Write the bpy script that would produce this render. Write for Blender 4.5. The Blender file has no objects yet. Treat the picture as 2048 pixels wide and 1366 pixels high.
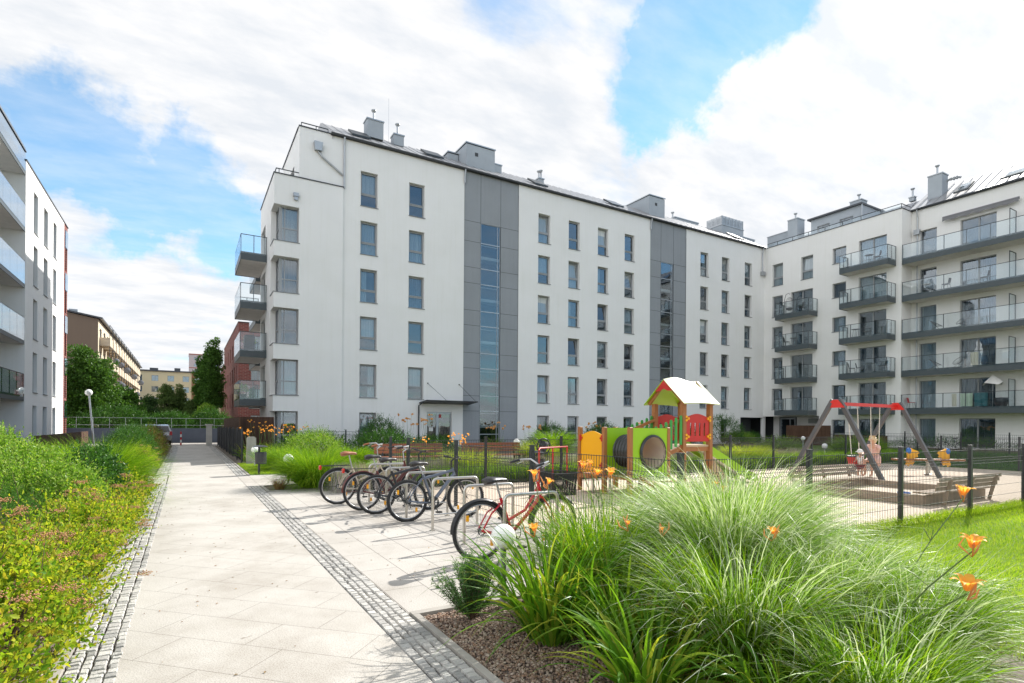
# Courtyard of a modern housing estate on a sunny day: world axes follow the buildings (X along the long facade, Y along the path).
import bpy, math, random
import numpy as np
from mathutils import Vector, Matrix
R = random.Random(7)
NR = np.random.RandomState(11)
scene = bpy.context.scene
COL = scene.collection
PI = math.pi

# ------------------------------------------------------------------ mesh helpers
class MB:
    """collects shapes, then links them as ONE mesh object"""
    def __init__(s): s.v = []; s.f = []
    def add(s, vs, fs):
        n = len(s.v); s.v += [tuple(p) for p in vs]; s.f += [tuple(i + n for i in f) for f in fs]; return s
    def box(s, x0, x1, y0, y1, z0, z1):
        if x0 > x1: x0, x1 = x1, x0
        if y0 > y1: y0, y1 = y1, y0
        if z0 > z1: z0, z1 = z1, z0
        return s.add([(x0,y0,z0),(x1,y0,z0),(x1,y1,z0),(x0,y1,z0),(x0,y0,z1),(x1,y0,z1),(x1,y1,z1),(x0,y1,z1)],
                     [(0,3,2,1),(4,5,6,7),(0,1,5,4),(1,2,6,5),(2,3,7,6),(3,0,4,7)])
    def bevbox(s, x0, x1, y0, y1, z0, z1, b):
        """box with its upper edges chamfered"""
        return s.add([(x0,y0,z0),(x1,y0,z0),(x1,y1,z0),(x0,y1,z0),(x0,y0,z1-b),(x1,y0,z1-b),(x1,y1,z1-b),(x0,y1,z1-b),
                      (x0+b,y0+b,z1),(x1-b,y0+b,z1),(x1-b,y1-b,z1),(x0+b,y1-b,z1)],
                     [(0,3,2,1),(0,1,5,4),(1,2,6,5),(2,3,7,6),(3,0,4,7),(4,5,9,8),(5,6,10,9),(6,7,11,10),(7,4,8,11),(8,9,10,11)])
    def bar(s, a, b, w, h=None, up=(0,0,1)):
        """square bar from a to b"""
        a = Vector(a); b = Vector(b); h = h or w; d = (b-a)
        if d.length < 1e-6: return s
        d.normalize(); u = Vector(up)
        if abs(d.dot(u)) > .95: u = Vector((1,0,0))
        x = d.cross(u).normalized(); y = x.cross(d)
        vs = []
        for p in (a, b):
            for i, j in ((-1,-1),(1,-1),(1,1),(-1,1)): vs.append(p + x*i*w/2 + y*j*h/2)
        return s.add(vs, [(0,1,2,3),(7,6,5,4),(0,4,5,1),(1,5,6,2),(2,6,7,3),(3,7,4,0)])
    def tube(s, pts, r, n=8, cap=True, r2=None, closed=False):
        """round tube along a list of points; r may be one number or one per point"""
        P = [Vector(p) for p in pts]; m = len(P); rs = r if isinstance(r, (list, tuple)) else [r]*m
        if r2 is not None: rs = [r + (r2-r)*i/(m-1) for i in range(m)]
        vs = []; t0 = None; x = None
        for i, p in enumerate(P):
            if closed: t = P[(i+1) % m] - P[i-1]
            else: t = P[min(i+1, m-1)] - P[max(i-1, 0)]
            t.normalize()
            if x is None:
                u = Vector((0,0,1)) if abs(t.z) < .9 else Vector((1,0,0)); x = t.cross(u).normalized()
            else:
                x = (x - t*x.dot(t)).normalized()
            y = t.cross(x)
            for k in range(n):
                a = 2*PI*k/n; vs.append(p + (x*math.cos(a) + y*math.sin(a))*rs[i])
        fs = []
        for i in range(m if closed else m-1):
            j = (i+1) % m
            for k in range(n): fs.append((i*n+k, i*n+(k+1) % n, j*n+(k+1) % n, j*n+k))
        if cap and not closed:
            fs.append(tuple(range(n))[::-1]); fs.append(tuple((m-1)*n + k for k in range(n)))
        return s.add(vs, fs)
    def lathe(s, prof, c=(0,0,0), n=20, axis='z'):
        """surface of revolution of (radius, height) pairs"""
        vs = []; m = len(prof)
        for r, h in prof:
            for k in range(n):
                a = 2*PI*k/n; x, y = r*math.cos(a), r*math.sin(a)
                vs.append({'z': (c[0]+x, c[1]+y, c[2]+h), 'y': (c[0]+x, c[1]+h, c[2]+y), 'x': (c[0]+h, c[1]+x, c[2]+y)}[axis])
        return s.add(vs, [(i*n+k, i*n+(k+1) % n, (i+1)*n+(k+1) % n, (i+1)*n+k) for i in range(m-1) for k in range(n)])
    def ball(s, c, r, n=16, sz=1):
        m = n//2
        return s.lathe([(max(1e-4, r*math.sin(PI*i/m)), -r*math.cos(PI*i/m)*sz) for i in range(m+1)], c, n)
    def torus(s, c, R_, r, axis='y', n=40, m=8, flat=1.0):
        vs = []
        for i in range(n):
            a = 2*PI*i/n
            for k in range(m):
                b = 2*PI*k/m; q = R_ + r*math.cos(b); h = r*math.sin(b)*flat
                x, y = q*math.cos(a), q*math.sin(a)
                vs.append({'y': (c[0]+x, c[1]+h, c[2]+y), 'z': (c[0]+x, c[1]+y, c[2]+h), 'x': (c[0]+h, c[1]+x, c[2]+y)}[axis])
        return s.add(vs, [(i*m+k, i*m+(k+1) % m, ((i+1) % n)*m+(k+1) % m, ((i+1) % n)*m+k) for i in range(n) for k in range(m)])
    def prism(s, poly, a, b, axis='y'):
        """polygon (in the two other axes) extruded from a to b along an axis"""
        n = len(poly)
        def P(p, h): return {'y': (p[0], h, p[1]), 'x': (h, p[0], p[1]), 'z': (p[0], p[1], h)}[axis]
        return s.add([P(p, a) for p in poly] + [P(p, b) for p in poly],
                     [tuple(range(n)), tuple(range(2*n-1, n-1, -1))] + [(i, (i+1) % n, n+(i+1) % n, n+i) for i in range(n)])
    def sheet(s, a, b, c, d): return s.add([a, b, c, d], [(0,1,2,3)])
    def mesh(s, name):
        me = bpy.data.meshes.new(name); me.from_pydata(s.v, [], s.f); me.validate(); me.update(); return me
    def build(s, name, mat, parent=None, world=True, smooth=False, **tags):
        if world and parent is not None:
            w = wloc(parent); s.v = [(x-w[0], y-w[1], z-w[2]) for x, y, z in s.v]
        me = s.mesh(name)
        return link(name, me, mat, parent, smooth, **tags)

def wloc(o):
    v = Vector((0,0,0))
    while o is not None: v = v + o.location; o = o.parent
    return v
def link(name, me, mat, parent=None, smooth=False, **tags):
    if mat is not None and not me.materials: me.materials.append(mat)
    if smooth:
        me.polygons.foreach_set('use_smooth', [True]*len(me.polygons))
        if smooth == 'edge': me.set_sharp_from_angle(angle=math.radians(35))
    o = bpy.data.objects.new(name, me); COL.objects.link(o)
    if parent is not None: o.parent = parent
    for k, v in tags.items(): o[k] = v
    return o
def thing(name, label, category, loc=(0,0,0), rz=0, group=None):
    o = bpy.data.objects.new(name, None); COL.objects.link(o); o.empty_display_size = .2
    o.location = loc; o.rotation_euler = (0,0,rz); o['label'] = label; o['category'] = category; o['kind'] = 'thing'
    if group: o['group'] = group
    return o
def struct(name, mb, mat, kind='structure', **k):
    o = mb.build(name, mat, None, **k); o['kind'] = kind; return o
KIDS = {}
def copy_tree(o, loc=None, rz=None, label=None, parent=None, scale=None):
    c = o.copy(); COL.objects.link(c); c.parent = parent
    if loc is not None: c.location = loc
    if rz is not None: c.rotation_euler = (0,0,rz)
    if scale is not None: c.scale = (scale,)*3 if not isinstance(scale, tuple) else scale
    if label: c['label'] = label
    for ch in [x for x in bpy.data.objects if x.parent == o]: copy_tree(ch, parent=c)
    return c
def np_mesh(name, V, F):
    """mesh from numpy vertices (n,3) and faces (m,3|4)"""
    me = bpy.data.meshes.new(name); k = F.shape[1]; m = len(F)
    me.vertices.add(len(V)); me.vertices.foreach_set('co', V.astype(np.float32).ravel())
    me.loops.add(m*k); me.loops.foreach_set('vertex_index', F.astype(np.int32).ravel())
    me.polygons.add(m); me.polygons.foreach_set('loop_start', np.arange(0, m*k, k, dtype=np.int32))
    me.update(calc_edges=True); return me

# ------------------------------------------------------------------ materials
def newmat(name):
    m = bpy.data.materials.new(name); m.use_nodes = True; nt = m.node_tree
    for n in list(nt.nodes): nt.nodes.remove(n)
    out = nt.nodes.new('ShaderNodeOutputMaterial'); return m, nt, out
def N(nt, t, **k):
    n = nt.nodes.new(t)
    for a, b in k.items():
        if a.startswith('i_'): n.inputs[a[2:].replace('_', ' ')].default_value = b
        else: setattr(n, a, b)
    return n
def rgb(c): return (c[0], c[1], c[2], 1)
def ramp(nt, fac, stops):
    r = nt.nodes.new('ShaderNodeValToRGB'); e = r.color_ramp.elements
    while len(e) < len(stops): e.new(.5)
    for i, (p, c) in enumerate(stops): e[i].position = p; e[i].color = rgb(c)
    nt.links.new(fac, r.inputs[0]); return r.outputs[0]
def objco(nt, scale=(1,1,1), rot=(0,0,0)):
    t = nt.nodes.new('ShaderNodeNewGeometry'); m = nt.nodes.new('ShaderNodeMapping')
    m.inputs['Scale'].default_value = scale; m.inputs['Rotation'].default_value = rot
    nt.links.new(t.outputs['Position'], m.inputs[0]); return m.outputs[0]
def noise(nt, co, scale, detail=4, rough=.55, out='Fac'):
    n = N(nt, 'ShaderNodeTexNoise', i_Scale=scale, i_Detail=detail, i_Roughness=rough); nt.links.new(co, n.inputs['Vector']); return n.outputs[out]
def mixc(nt, fac, a, b, blend='MIX'):
    m = nt.nodes.new('ShaderNodeMix'); m.data_type = 'RGBA'; m.blend_type = blend
    for i, v in ((0, fac), (6, a), (7, b)):
        if hasattr(v, 'is_linked'): nt.links.new(v, m.inputs[i])
        else: m.inputs[i].default_value = rgb(v) if i else v
    return m.outputs[2]
def plain(name, c, rough=.6, metal=0, c2=None, sc=3., amt=.5, bump=0, bsc=40., spec=.5, stretch=(1,1,1), coat=0, speck=None, streak=0):
    """painted / metal / stucco: base colour with a soft second colour, fine speckle and bump"""
    m, nt, out = newmat(name); b = nt.nodes.new('ShaderNodeBsdfPrincipled')
    b.inputs['Roughness'].default_value = rough; b.inputs['Metallic'].default_value = metal
    b.inputs['Specular IOR Level'].default_value = spec; b.inputs['Coat Weight'].default_value = coat
    co = objco(nt, stretch)
    c2 = c2 or tuple(x*.88 for x in c)
    f = noise(nt, co, sc, 5, .6)
    col = ramp(nt, f, [(.5-amt*.4, c2), (.5+amt*.4, c)])
    if speck:
        g = noise(nt, co, speck[0], 2, .7); col = mixc(nt, ramp(nt, g, [(speck[2], (0,0,0)), (speck[3], (1,1,1))]), speck[1], col)
    if streak:      # rain marks running down the wall
        s1 = noise(nt, objco(nt, (5,5,.22)), 1., 6, .7); s2 = noise(nt, objco(nt, (.35,.35,.5)), 1., 3, .6); k = 1-streak
        col = mixc(nt, 1., col, ramp(nt, s1, [(.28,(k,k,k*.985)),(.52,(1,1,1))]), 'MULTIPLY'); col = mixc(nt, 1., col, ramp(nt, s2, [(.35,(k*1.01,k*1.01,k)),(.6,(1,1,1))]), 'MULTIPLY')
    nt.links.new(col, b.inputs['Base Color'])
    if bump:
        n2 = noise(nt, co, bsc, 3, .6); bp = N(nt, 'ShaderNodeBump', i_Strength=bump, i_Distance=.01)
        nt.links.new(n2, bp.inputs['Height']); nt.links.new(bp.outputs[0], b.inputs['Normal'])
    nt.links.new(b.outputs[0], out.inputs[0]); return m
def leafmat(name, cols, trans=.45, rough=.5, spec=.3, tcol=(1.25,1.25,.55), sc=0):
    """thin leaf: every leaf its own shade, light comes through"""
    m, nt, out = newmat(name); g = nt.nodes.new('ShaderNodeNewGeometry')
    fac = g.outputs['Random Per Island']
    n = len(cols); col = ramp(nt, fac, [((i+.5)/n, c) for i, c in enumerate(cols)])
    b = nt.nodes.new('ShaderNodeBsdfPrincipled'); b.inputs['Roughness'].default_value = rough; b.inputs['Specular IOR Level'].default_value = spec*.4
    nt.links.new(col, b.inputs['Base Color'])
    t = nt.nodes.new('ShaderNodeBsdfTranslucent'); nt.links.new(mixc(nt, 1., col, tcol, 'MULTIPLY'), t.inputs['Color'])
    x = nt.nodes.new('ShaderNodeMixShader'); x.inputs[0].default_value = trans
    nt.links.new(b.outputs[0], x.inputs[1]); nt.links.new(t.outputs[0], x.inputs[2]); nt.links.new(x.outputs[0], out.inputs[0]); return m
def glass(name, tint=(.8,.86,.9), base=.1, power=3., gain=.85, gtint=(.9,.95,1), rough=.0):
    """thin pane: see-through with a sky reflection that grows at flat angles"""
    m, nt, out = newmat(name); lw = N(nt, 'ShaderNodeLayerWeight', i_Blend=.5)
    p = N(nt, 'ShaderNodeMath', operation='POWER'); nt.links.new(lw.outputs['Facing'], p.inputs[0]); p.inputs[1].default_value = power
    q = N(nt, 'ShaderNodeMath', operation='MULTIPLY_ADD'); nt.links.new(p.outputs[0], q.inputs[0]); q.inputs[1].default_value = gain; q.inputs[2].default_value = base
    t = N(nt, 'ShaderNodeBsdfTransparent'); t.inputs[0].default_value = rgb(tint)
    g = N(nt, 'ShaderNodeBsdfGlossy'); g.inputs['Color'].default_value = rgb(gtint); g.inputs['Roughness'].default_value = rough
    co = objco(nt); bp = N(nt, 'ShaderNodeBump', i_Strength=.12, i_Distance=.02); nt.links.new(noise(nt, co, 1.3, 1), bp.inputs['Height']); nt.links.new(bp.outputs[0], g.inputs['Normal'])
    x = nt.nodes.new('ShaderNodeMixShader'); nt.links.new(q.outputs[0], x.inputs[0]); nt.links.new(t.outputs[0], x.inputs[1]); nt.links.new(g.outputs[0], x.inputs[2])
    nt.links.new(x.outputs[0], out.inputs[0]); return m
def islands(name, cols, rough=.8, bump=.4, bsc=60, spec=.3, sc2=25):
    """stones and planks: every separate piece its own shade"""
    m, nt, out = newmat(name); g = nt.nodes.new('ShaderNodeNewGeometry'); n = len(cols)
    col = ramp(nt, g.outputs['Random Per Island'], [((i+.5)/n, c) for i, c in enumerate(cols)])
    co = objco(nt); f = noise(nt, co, sc2, 5, .7)
    col = mixc(nt, ramp(nt, f, [(.3, (.55,.55,.55)), (.65, (1,1,1))]), mixc(nt, .5, (0,0,0), col), col)
    b = nt.nodes.new('ShaderNodeBsdfPrincipled'); b.inputs['Roughness'].default_value = rough; b.inputs['Specular IOR Level'].default_value = spec
    nt.links.new(col, b.inputs['Base Color'])
    bp = N(nt, 'ShaderNodeBump', i_Strength=bump, i_Distance=.01); nt.links.new(noise(nt, co, bsc, 4), bp.inputs['Height']); nt.links.new(bp.outputs[0], b.inputs['Normal'])
    nt.links.new(b.outputs[0], out.inputs[0]); return m
def planeco(nt, plane):
    g = nt.nodes.new('ShaderNodeNewGeometry'); a = nt.nodes.new('ShaderNodeSeparateXYZ'); c = nt.nodes.new('ShaderNodeCombineXYZ')
    nt.links.new(g.outputs['Position'], a.inputs[0])
    for i, ch in enumerate(plane): nt.links.new(a.outputs['xyz'.index(ch)], c.inputs[i])
    return c.outputs[0]
def bricks(name, c1, c2, mortar, bw, rh, ms=.01, plane='xy', offset=.5, rough=.8, speck=None, nsc=2., bias=0., bump=.3, rotz=0):
    """bricks, slabs or planks on a flat surface"""
    m, nt, out = newmat(name); co = planeco(nt, plane)
    if rotz: mp = nt.nodes.new('ShaderNodeMapping'); mp.inputs['Rotation'].default_value = (0,0,rotz); nt.links.new(co, mp.inputs[0]); co = mp.outputs[0]
    t = N(nt, 'ShaderNodeTexBrick', i_Scale=1., i_Mortar_Size=ms, i_Mortar_Smooth=.1, i_Bias=bias, i_Brick_Width=bw, i_Row_Height=rh, offset=offset)
    t.inputs['Color1'].default_value = rgb(c1); t.inputs['Color2'].default_value = rgb(c2); t.inputs['Mortar'].default_value = rgb(mortar)
    nt.links.new(co, t.inputs['Vector']); col = t.outputs['Color']
    f = noise(nt, co, nsc, 5, .65); col = mixc(nt, 1., col, ramp(nt, f, [(.3, (.84,.83,.82)), (.62, (1,1,1))]), 'MULTIPLY')
    if speck:      # worn, dirty patches and small spots
        f2 = noise(nt, co, .45, 6, .75); col = mixc(nt, 1., col, ramp(nt, f2, [(.36, (.89,.875,.855)), (.50, (1,1,1))]), 'MULTIPLY')
        f3 = noise(nt, co, 7, 2, .5); col = mixc(nt, 1., col, ramp(nt, f3, [(.22, (.55,.52,.48)), (.27, (1,1,1))]), 'MULTIPLY')
    if speck:
        g = noise(nt, co, speck[0], 2, .8); col = mixc(nt, 1., col, ramp(nt, g, [(.38, speck[1]), (.5, (.93,.93,.93)), (.62, (1.08,1.08,1.08))]), 'MULTIPLY')
    b = nt.nodes.new('ShaderNodeBsdfPrincipled'); b.inputs['Roughness'].default_value = rough; b.inputs['Specular IOR Level'].default_value = .25
    nt.links.new(col, b.inputs['Base Color'])
    bp = N(nt, 'ShaderNodeBump', i_Strength=bump, i_Distance=.008); iv = N(nt, 'ShaderNodeMath', operation='SUBTRACT'); iv.inputs[0].default_value = 1
    nt.links.new(t.outputs['Fac'], iv.inputs[1]); nt.links.new(iv.outputs[0], bp.inputs['Height']); nt.links.new(bp.outputs[0], b.inputs['Normal'])
    nt.links.new(b.outputs[0], out.inputs[0]); return m

M = {}
M['stucco'] = plain('white_stucco', (.83,.825,.815), .9, c2=(.78,.775,.77), sc=.35, amt=.9, bump=.25, bsc=70, spec=.2, streak=.035)
M['stucco2'] = plain('white_stucco_warm', (.83,.82,.805), .9, c2=(.78,.77,.755), sc=.4, amt=.9, bump=.25, bsc=70, spec=.2, streak=.035)
M['soffit'] = plain('balcony_underside', (.72,.68,.64), .9, spec=.2)
M['grey_clad'] = plain('grey_cladding', (.33,.35,.375), .85, c2=(.29,.31,.335), sc=.6, amt=.9, bump=.3, bsc=90, spec=.2, speck=(140,(.24,.255,.28),.35,.5), streak=.06)
M['pent'] = plain('bluegrey_render', (.42,.46,.50), .85, sc=1., spec=.2, bump=.15)
M['seam'] = plain('panel_joint', (.06,.065,.07), .8)
M['frame'] = plain('grey_window_frame', (.33,.345,.36), .5, spec=.4)
M['sill'] = plain('metal_sill', (.22,.23,.24), .45, metal=.4)
M['interior'] = plain('dark_room', (.035,.04,.045), .9)  # near-black colour stands in for the shade inside unlit rooms
M['curtain'] = plain('sheer_curtain', (.72,.74,.73), .9, c2=(.48,.51,.52), sc=9, amt=.5, stretch=(1,1,.03))
M['curtain2'] = plain('grey_curtain', (.20,.22,.24), .9, c2=(.10,.115,.13), sc=9, amt=.5, stretch=(1,1,.03))
M['blind'] = plain('window_blind', (.55,.56,.54), .7)
M['blind2'] = plain('beige_window_blind', (.36,.32,.26), .7)
M['glass'] = glass('window_glass', (.74,.80,.83), .12, 2.5, .7)
M['bglass'] = glass('balcony_glass', (.92,.95,.955), .05, 3., .55)
M['bglass2'] = glass('blue_balcony_glass', (.45,.62,.74), .20, 2.2, .7, (.85,.93,1))
M['fascia'] = plain('anthracite_panel', (.075,.092,.10), .45, spec=.4, c2=(.064,.08,.088))
M['steel_dark'] = plain('dark_steel', (.05,.058,.062), .4, metal=.5)
M['fence_steel'] = plain('graphite_fence_paint', (.035,.038,.042), .35, spec=.5)
M['galv'] = plain('stainless_steel', (.60,.57,.52), .32, metal=.9, c2=(.5,.47,.43), sc=12)
M['chrome'] = plain('chrome', (.75,.75,.75), .15, metal=1)
M['zinc'] = plain('zinc_pipe', (.45,.47,.49), .4, metal=.7)
M['gutter'] = plain('dark_gutter', (.07,.075,.085), .4, metal=.5)
M['brick'] = bricks('red_brick_x', (.23,.06,.05), (.15,.04,.035), (.26,.18,.16), .5, .16, .02, plane='xz', bump=.1)
M['brick_y'] = bricks('red_brick_y', (.23,.06,.05), (.15,.04,.035), (.26,.18,.16), .5, .16, .02, plane='yz', bump=.1)
# ------------------------------------------------------------------ camera, light, sky
YAW = math.radians(30.45); EYE = 1.6
cam = bpy.data.cameras.new('camera'); camo = bpy.data.objects.new('camera', cam); COL.objects.link(camo); scene.camera = camo
cam.sensor_width = 36; cam.lens = 1109/2048*36; cam.shift_y = 167/2048; cam.clip_end = 3000; cam.clip_start = .05
camo.matrix_world = Matrix.Translation((0,0,EYE)) @ Matrix.Rotation(-YAW, 4, 'Z') @ Matrix.Rotation(PI/2, 4, 'X') @ Matrix.Rotation(math.radians(.4), 4, 'Z')
EL = math.radians(35); AZ = math.radians(71.6)
SUN = Vector((math.sin(AZ)*math.cos(EL), math.cos(AZ)*math.cos(EL), math.sin(EL)))
sl = bpy.data.lights.new('sun', 'SUN'); sl.energy = 5.0; sl.angle = math.radians(.5); sl.color = (1,.965,.91)
so = bpy.data.objects.new('sun', sl); COL.objects.link(so); so.rotation_euler = SUN.to_track_quat('Z', 'Y').to_euler(); so.location = (20,10,60)
def sky_dir(px, py):
    """direction of a place in the sky seen at a given place of the photograph (for the cloud field at infinity)"""
    x = (px-1024)/1109; z = (850-py)/1109
    return Vector((x*math.cos(YAW)+math.sin(YAW), -x*math.sin(YAW)+math.cos(YAW), z)).normalized()
w = bpy.data.worlds.new('World'); scene.world = w; w.use_nodes = True; nt = w.node_tree
for n in list(nt.nodes): nt.nodes.remove(n)
wo = nt.nodes.new('ShaderNodeOutputWorld')
sky = N(nt, 'ShaderNodeTexSky', sky_type='NISHITA', sun_disc=False, sun_elevation=EL, sun_rotation=AZ, air_density=1.0, dust_density=0., ozone_density=2.5, altitude=20)
bg1 = N(nt, 'ShaderNodeBackground', i_Strength=.145); nt.links.new(mixc(nt, 1., sky.outputs[0], (.78,1.08,1.08), 'MULTIPLY'), bg1.inputs[0])
tc = nt.nodes.new('ShaderNodeTexCoord'); D = tc.outputs['Generated']
def vm(op, a, b=None):
    n = N(nt, 'ShaderNodeVectorMath', operation=op); nt.links.new(a, n.inputs[0])
    if b is not None: (nt.links.new(b, n.inputs[1]) if hasattr(b, 'is_linked') else setattr(n.inputs[1], 'default_value', b))
    return n
def mt(op, a, b=None, c=None, clamp=False):
    n = N(nt, 'ShaderNodeMath', operation=op, use_clamp=clamp)
    for i, v in enumerate((a, b, c)):
        if v is None: continue
        if hasattr(v, 'is_linked'): nt.links.new(v, n.inputs[i])
        else: n.inputs[i].default_value = v
    return n.outputs[0]
nd = vm('NORMALIZE', D).outputs[0]; sep = nt.nodes.new('ShaderNodeSeparateXYZ'); nt.links.new(nd, sep.inputs[0])
den = mt('ADD', mt('MAXIMUM', sep.outputs[2], 0.), .22)
cmb = nt.nodes.new('ShaderNodeCombineXYZ')
nt.links.new(mt('DIVIDE', sep.outputs[0], den), cmb.inputs[0]); nt.links.new(mt('DIVIDE', sep.outputs[1], den), cmb.inputs[1])
mp = nt.nodes.new('ShaderNodeMapping'); mp.inputs['Rotation'].default_value = (0,0,math.radians(25)); mp.inputs['Scale'].default_value = (1.0,2.1,1); mp.inputs['Location'].default_value = (3.1,1.7,0)
nt.links.new(cmb.outputs[0], mp.inputs[0])
n1 = N(nt, 'ShaderNodeTexNoise', i_Scale=1.15, i_Detail=9, i_Roughness=.62, i_Distortion=.35); nt.links.new(mp.outputs[0], n1.inputs['Vector'])
n2 = N(nt, 'ShaderNodeTexNoise', i_Scale=4.5, i_Detail=8, i_Roughness=.6); nt.links.new(mp.outputs[0], n2.inputs['Vector'])
cov = mt('ADD', mt('MULTIPLY', mt('SUBTRACT', n1.outputs['Fac'], .5), 2.2), mt('MULTIPLY', mt('SUBTRACT', n2.outputs['Fac'], .5), .9))
cov = mt('ADD', cov, .80)
# open blue gaps (minus) and closed cloud (plus): place, half-width in degrees, weight
wn = N(nt, 'ShaderNodeTexNoise', i_Scale=3.2, i_Detail=7, i_Roughness=.62); nt.links.new(nd, wn.inputs['Vector'])
wv_ = vm('SUBTRACT', wn.outputs['Color'], (.5,.5,.5)); wsc = N(nt, 'ShaderNodeVectorMath', operation='SCALE'); nt.links.new(wv_.outputs[0], wsc.inputs[0]); wsc.inputs['Scale'].default_value = .42
ndw = vm('NORMALIZE', vm('ADD', nd, wsc.outputs[0]).outputs[0]).outputs[0]
for px, py, wd, k in ((330,360,5.5,-.8),(210,320,5,-.8),(100,290,4,-.7),(450,410,4.5,-.6),(110,380,4.5,-.5),(540,480,3.5,-.3),(60,60,8,.7),(180,150,5,.5),
                      (1410,50,5,-.8),(1345,150,3.5,-.6),(1460,-70,5,-.8),(1270,-30,4,-.4),(1010,-20,3.5,-.35),(840,10,3.5,-.25),(1385,240,3,-.3),(1600,100,6,.4),
                      (1800,250,14,.5),(1600,420,9,.2),(300,60,9,.5),(650,160,9,.4),(900,250,9,.3),(300,560,8,.4),(150,500,6,.35),(430,600,8,.25),(250,720,8,.2),(150,610,4,-.4),(440,690,4,-.4),(330,640,4,-.3)):
    v = sky_dir(px, py); dt = vm('DOT_PRODUCT', ndw, tuple(v)).outputs['Value']
    mr = N(nt, 'ShaderNodeMapRange', interpolation_type='SMOOTHSTEP'); nt.links.new(dt, mr.inputs[0])
    mr.inputs[1].default_value = math.cos(math.radians(wd*1.7)); mr.inputs[2].default_value = math.cos(math.radians(wd*.25)); mr.inputs[3].default_value = 0; mr.inputs[4].default_value = k
    cov = mt('ADD', cov, mr.outputs[0])
for az, el, wd, k in ((150,24,24,-1.3),(175,34,18,-.8)):     # open blue sky behind the viewer, mirrored in the upper windows
    a, e = math.radians(az), math.radians(el); v = (math.sin(a)*math.cos(e), math.cos(a)*math.cos(e), math.sin(e))
    dt = vm('DOT_PRODUCT', nd, v).outputs['Value']; mr = N(nt, 'ShaderNodeMapRange', interpolation_type='SMOOTHSTEP'); nt.links.new(dt, mr.inputs[0])
    mr.inputs[1].default_value = math.cos(math.radians(wd)); mr.inputs[2].default_value = math.cos(math.radians(wd*.3)); mr.inputs[3].default_value = 0; mr.inputs[4].default_value = k
    cov = mt('ADD', cov, mr.outputs[0])
mrc = N(nt, 'ShaderNodeMapRange', interpolation_type='SMOOTHSTEP'); nt.links.new(cov, mrc.inputs[0])
mrc.inputs[1].default_value = -.25; mrc.inputs[2].default_value = 1.05
lum = ramp(nt, n2.outputs['Fac'], [(.36, (.53,.555,.59)), (.60, (.655,.655,.66))])
# the cloud deck is brighter round the sun; the side away from it is boosted as added fill for shaded walls
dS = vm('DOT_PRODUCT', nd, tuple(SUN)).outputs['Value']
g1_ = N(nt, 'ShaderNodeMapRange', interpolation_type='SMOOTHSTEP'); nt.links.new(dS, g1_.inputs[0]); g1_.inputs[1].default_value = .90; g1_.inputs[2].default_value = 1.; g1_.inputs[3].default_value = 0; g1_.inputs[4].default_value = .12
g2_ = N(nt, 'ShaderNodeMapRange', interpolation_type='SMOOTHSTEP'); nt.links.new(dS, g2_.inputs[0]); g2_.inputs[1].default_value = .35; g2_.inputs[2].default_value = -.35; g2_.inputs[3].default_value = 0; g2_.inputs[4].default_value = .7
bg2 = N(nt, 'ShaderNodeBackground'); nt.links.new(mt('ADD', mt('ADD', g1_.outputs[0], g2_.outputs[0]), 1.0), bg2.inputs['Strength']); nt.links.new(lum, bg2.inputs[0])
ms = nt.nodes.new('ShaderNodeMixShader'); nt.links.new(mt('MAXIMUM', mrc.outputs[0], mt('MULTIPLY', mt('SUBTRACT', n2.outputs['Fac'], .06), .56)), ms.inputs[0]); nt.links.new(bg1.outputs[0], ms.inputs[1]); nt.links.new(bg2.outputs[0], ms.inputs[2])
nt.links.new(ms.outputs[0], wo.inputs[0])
w.cycles.sampling_method = 'MANUAL'; w.cycles.sample_map_resolution = 1024
scene.view_settings.view_transform = 'Standard'; scene.view_settings.look = 'None'; scene.view_settings.exposure = .64; scene.view_settings.gamma = 1
scene.cycles.max_bounces = 8; scene.cycles.transparent_max_bounces = 24; scene.cycles.diffuse_bounces = 4; scene.cycles.glossy_bounces = 4
scene.cycles.use_denoising = True; scene.cycles.sample_clamp_indirect = 6; scene.cycles.caustics_reflective = False; scene.cycles.caustics_refractive = False
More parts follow.
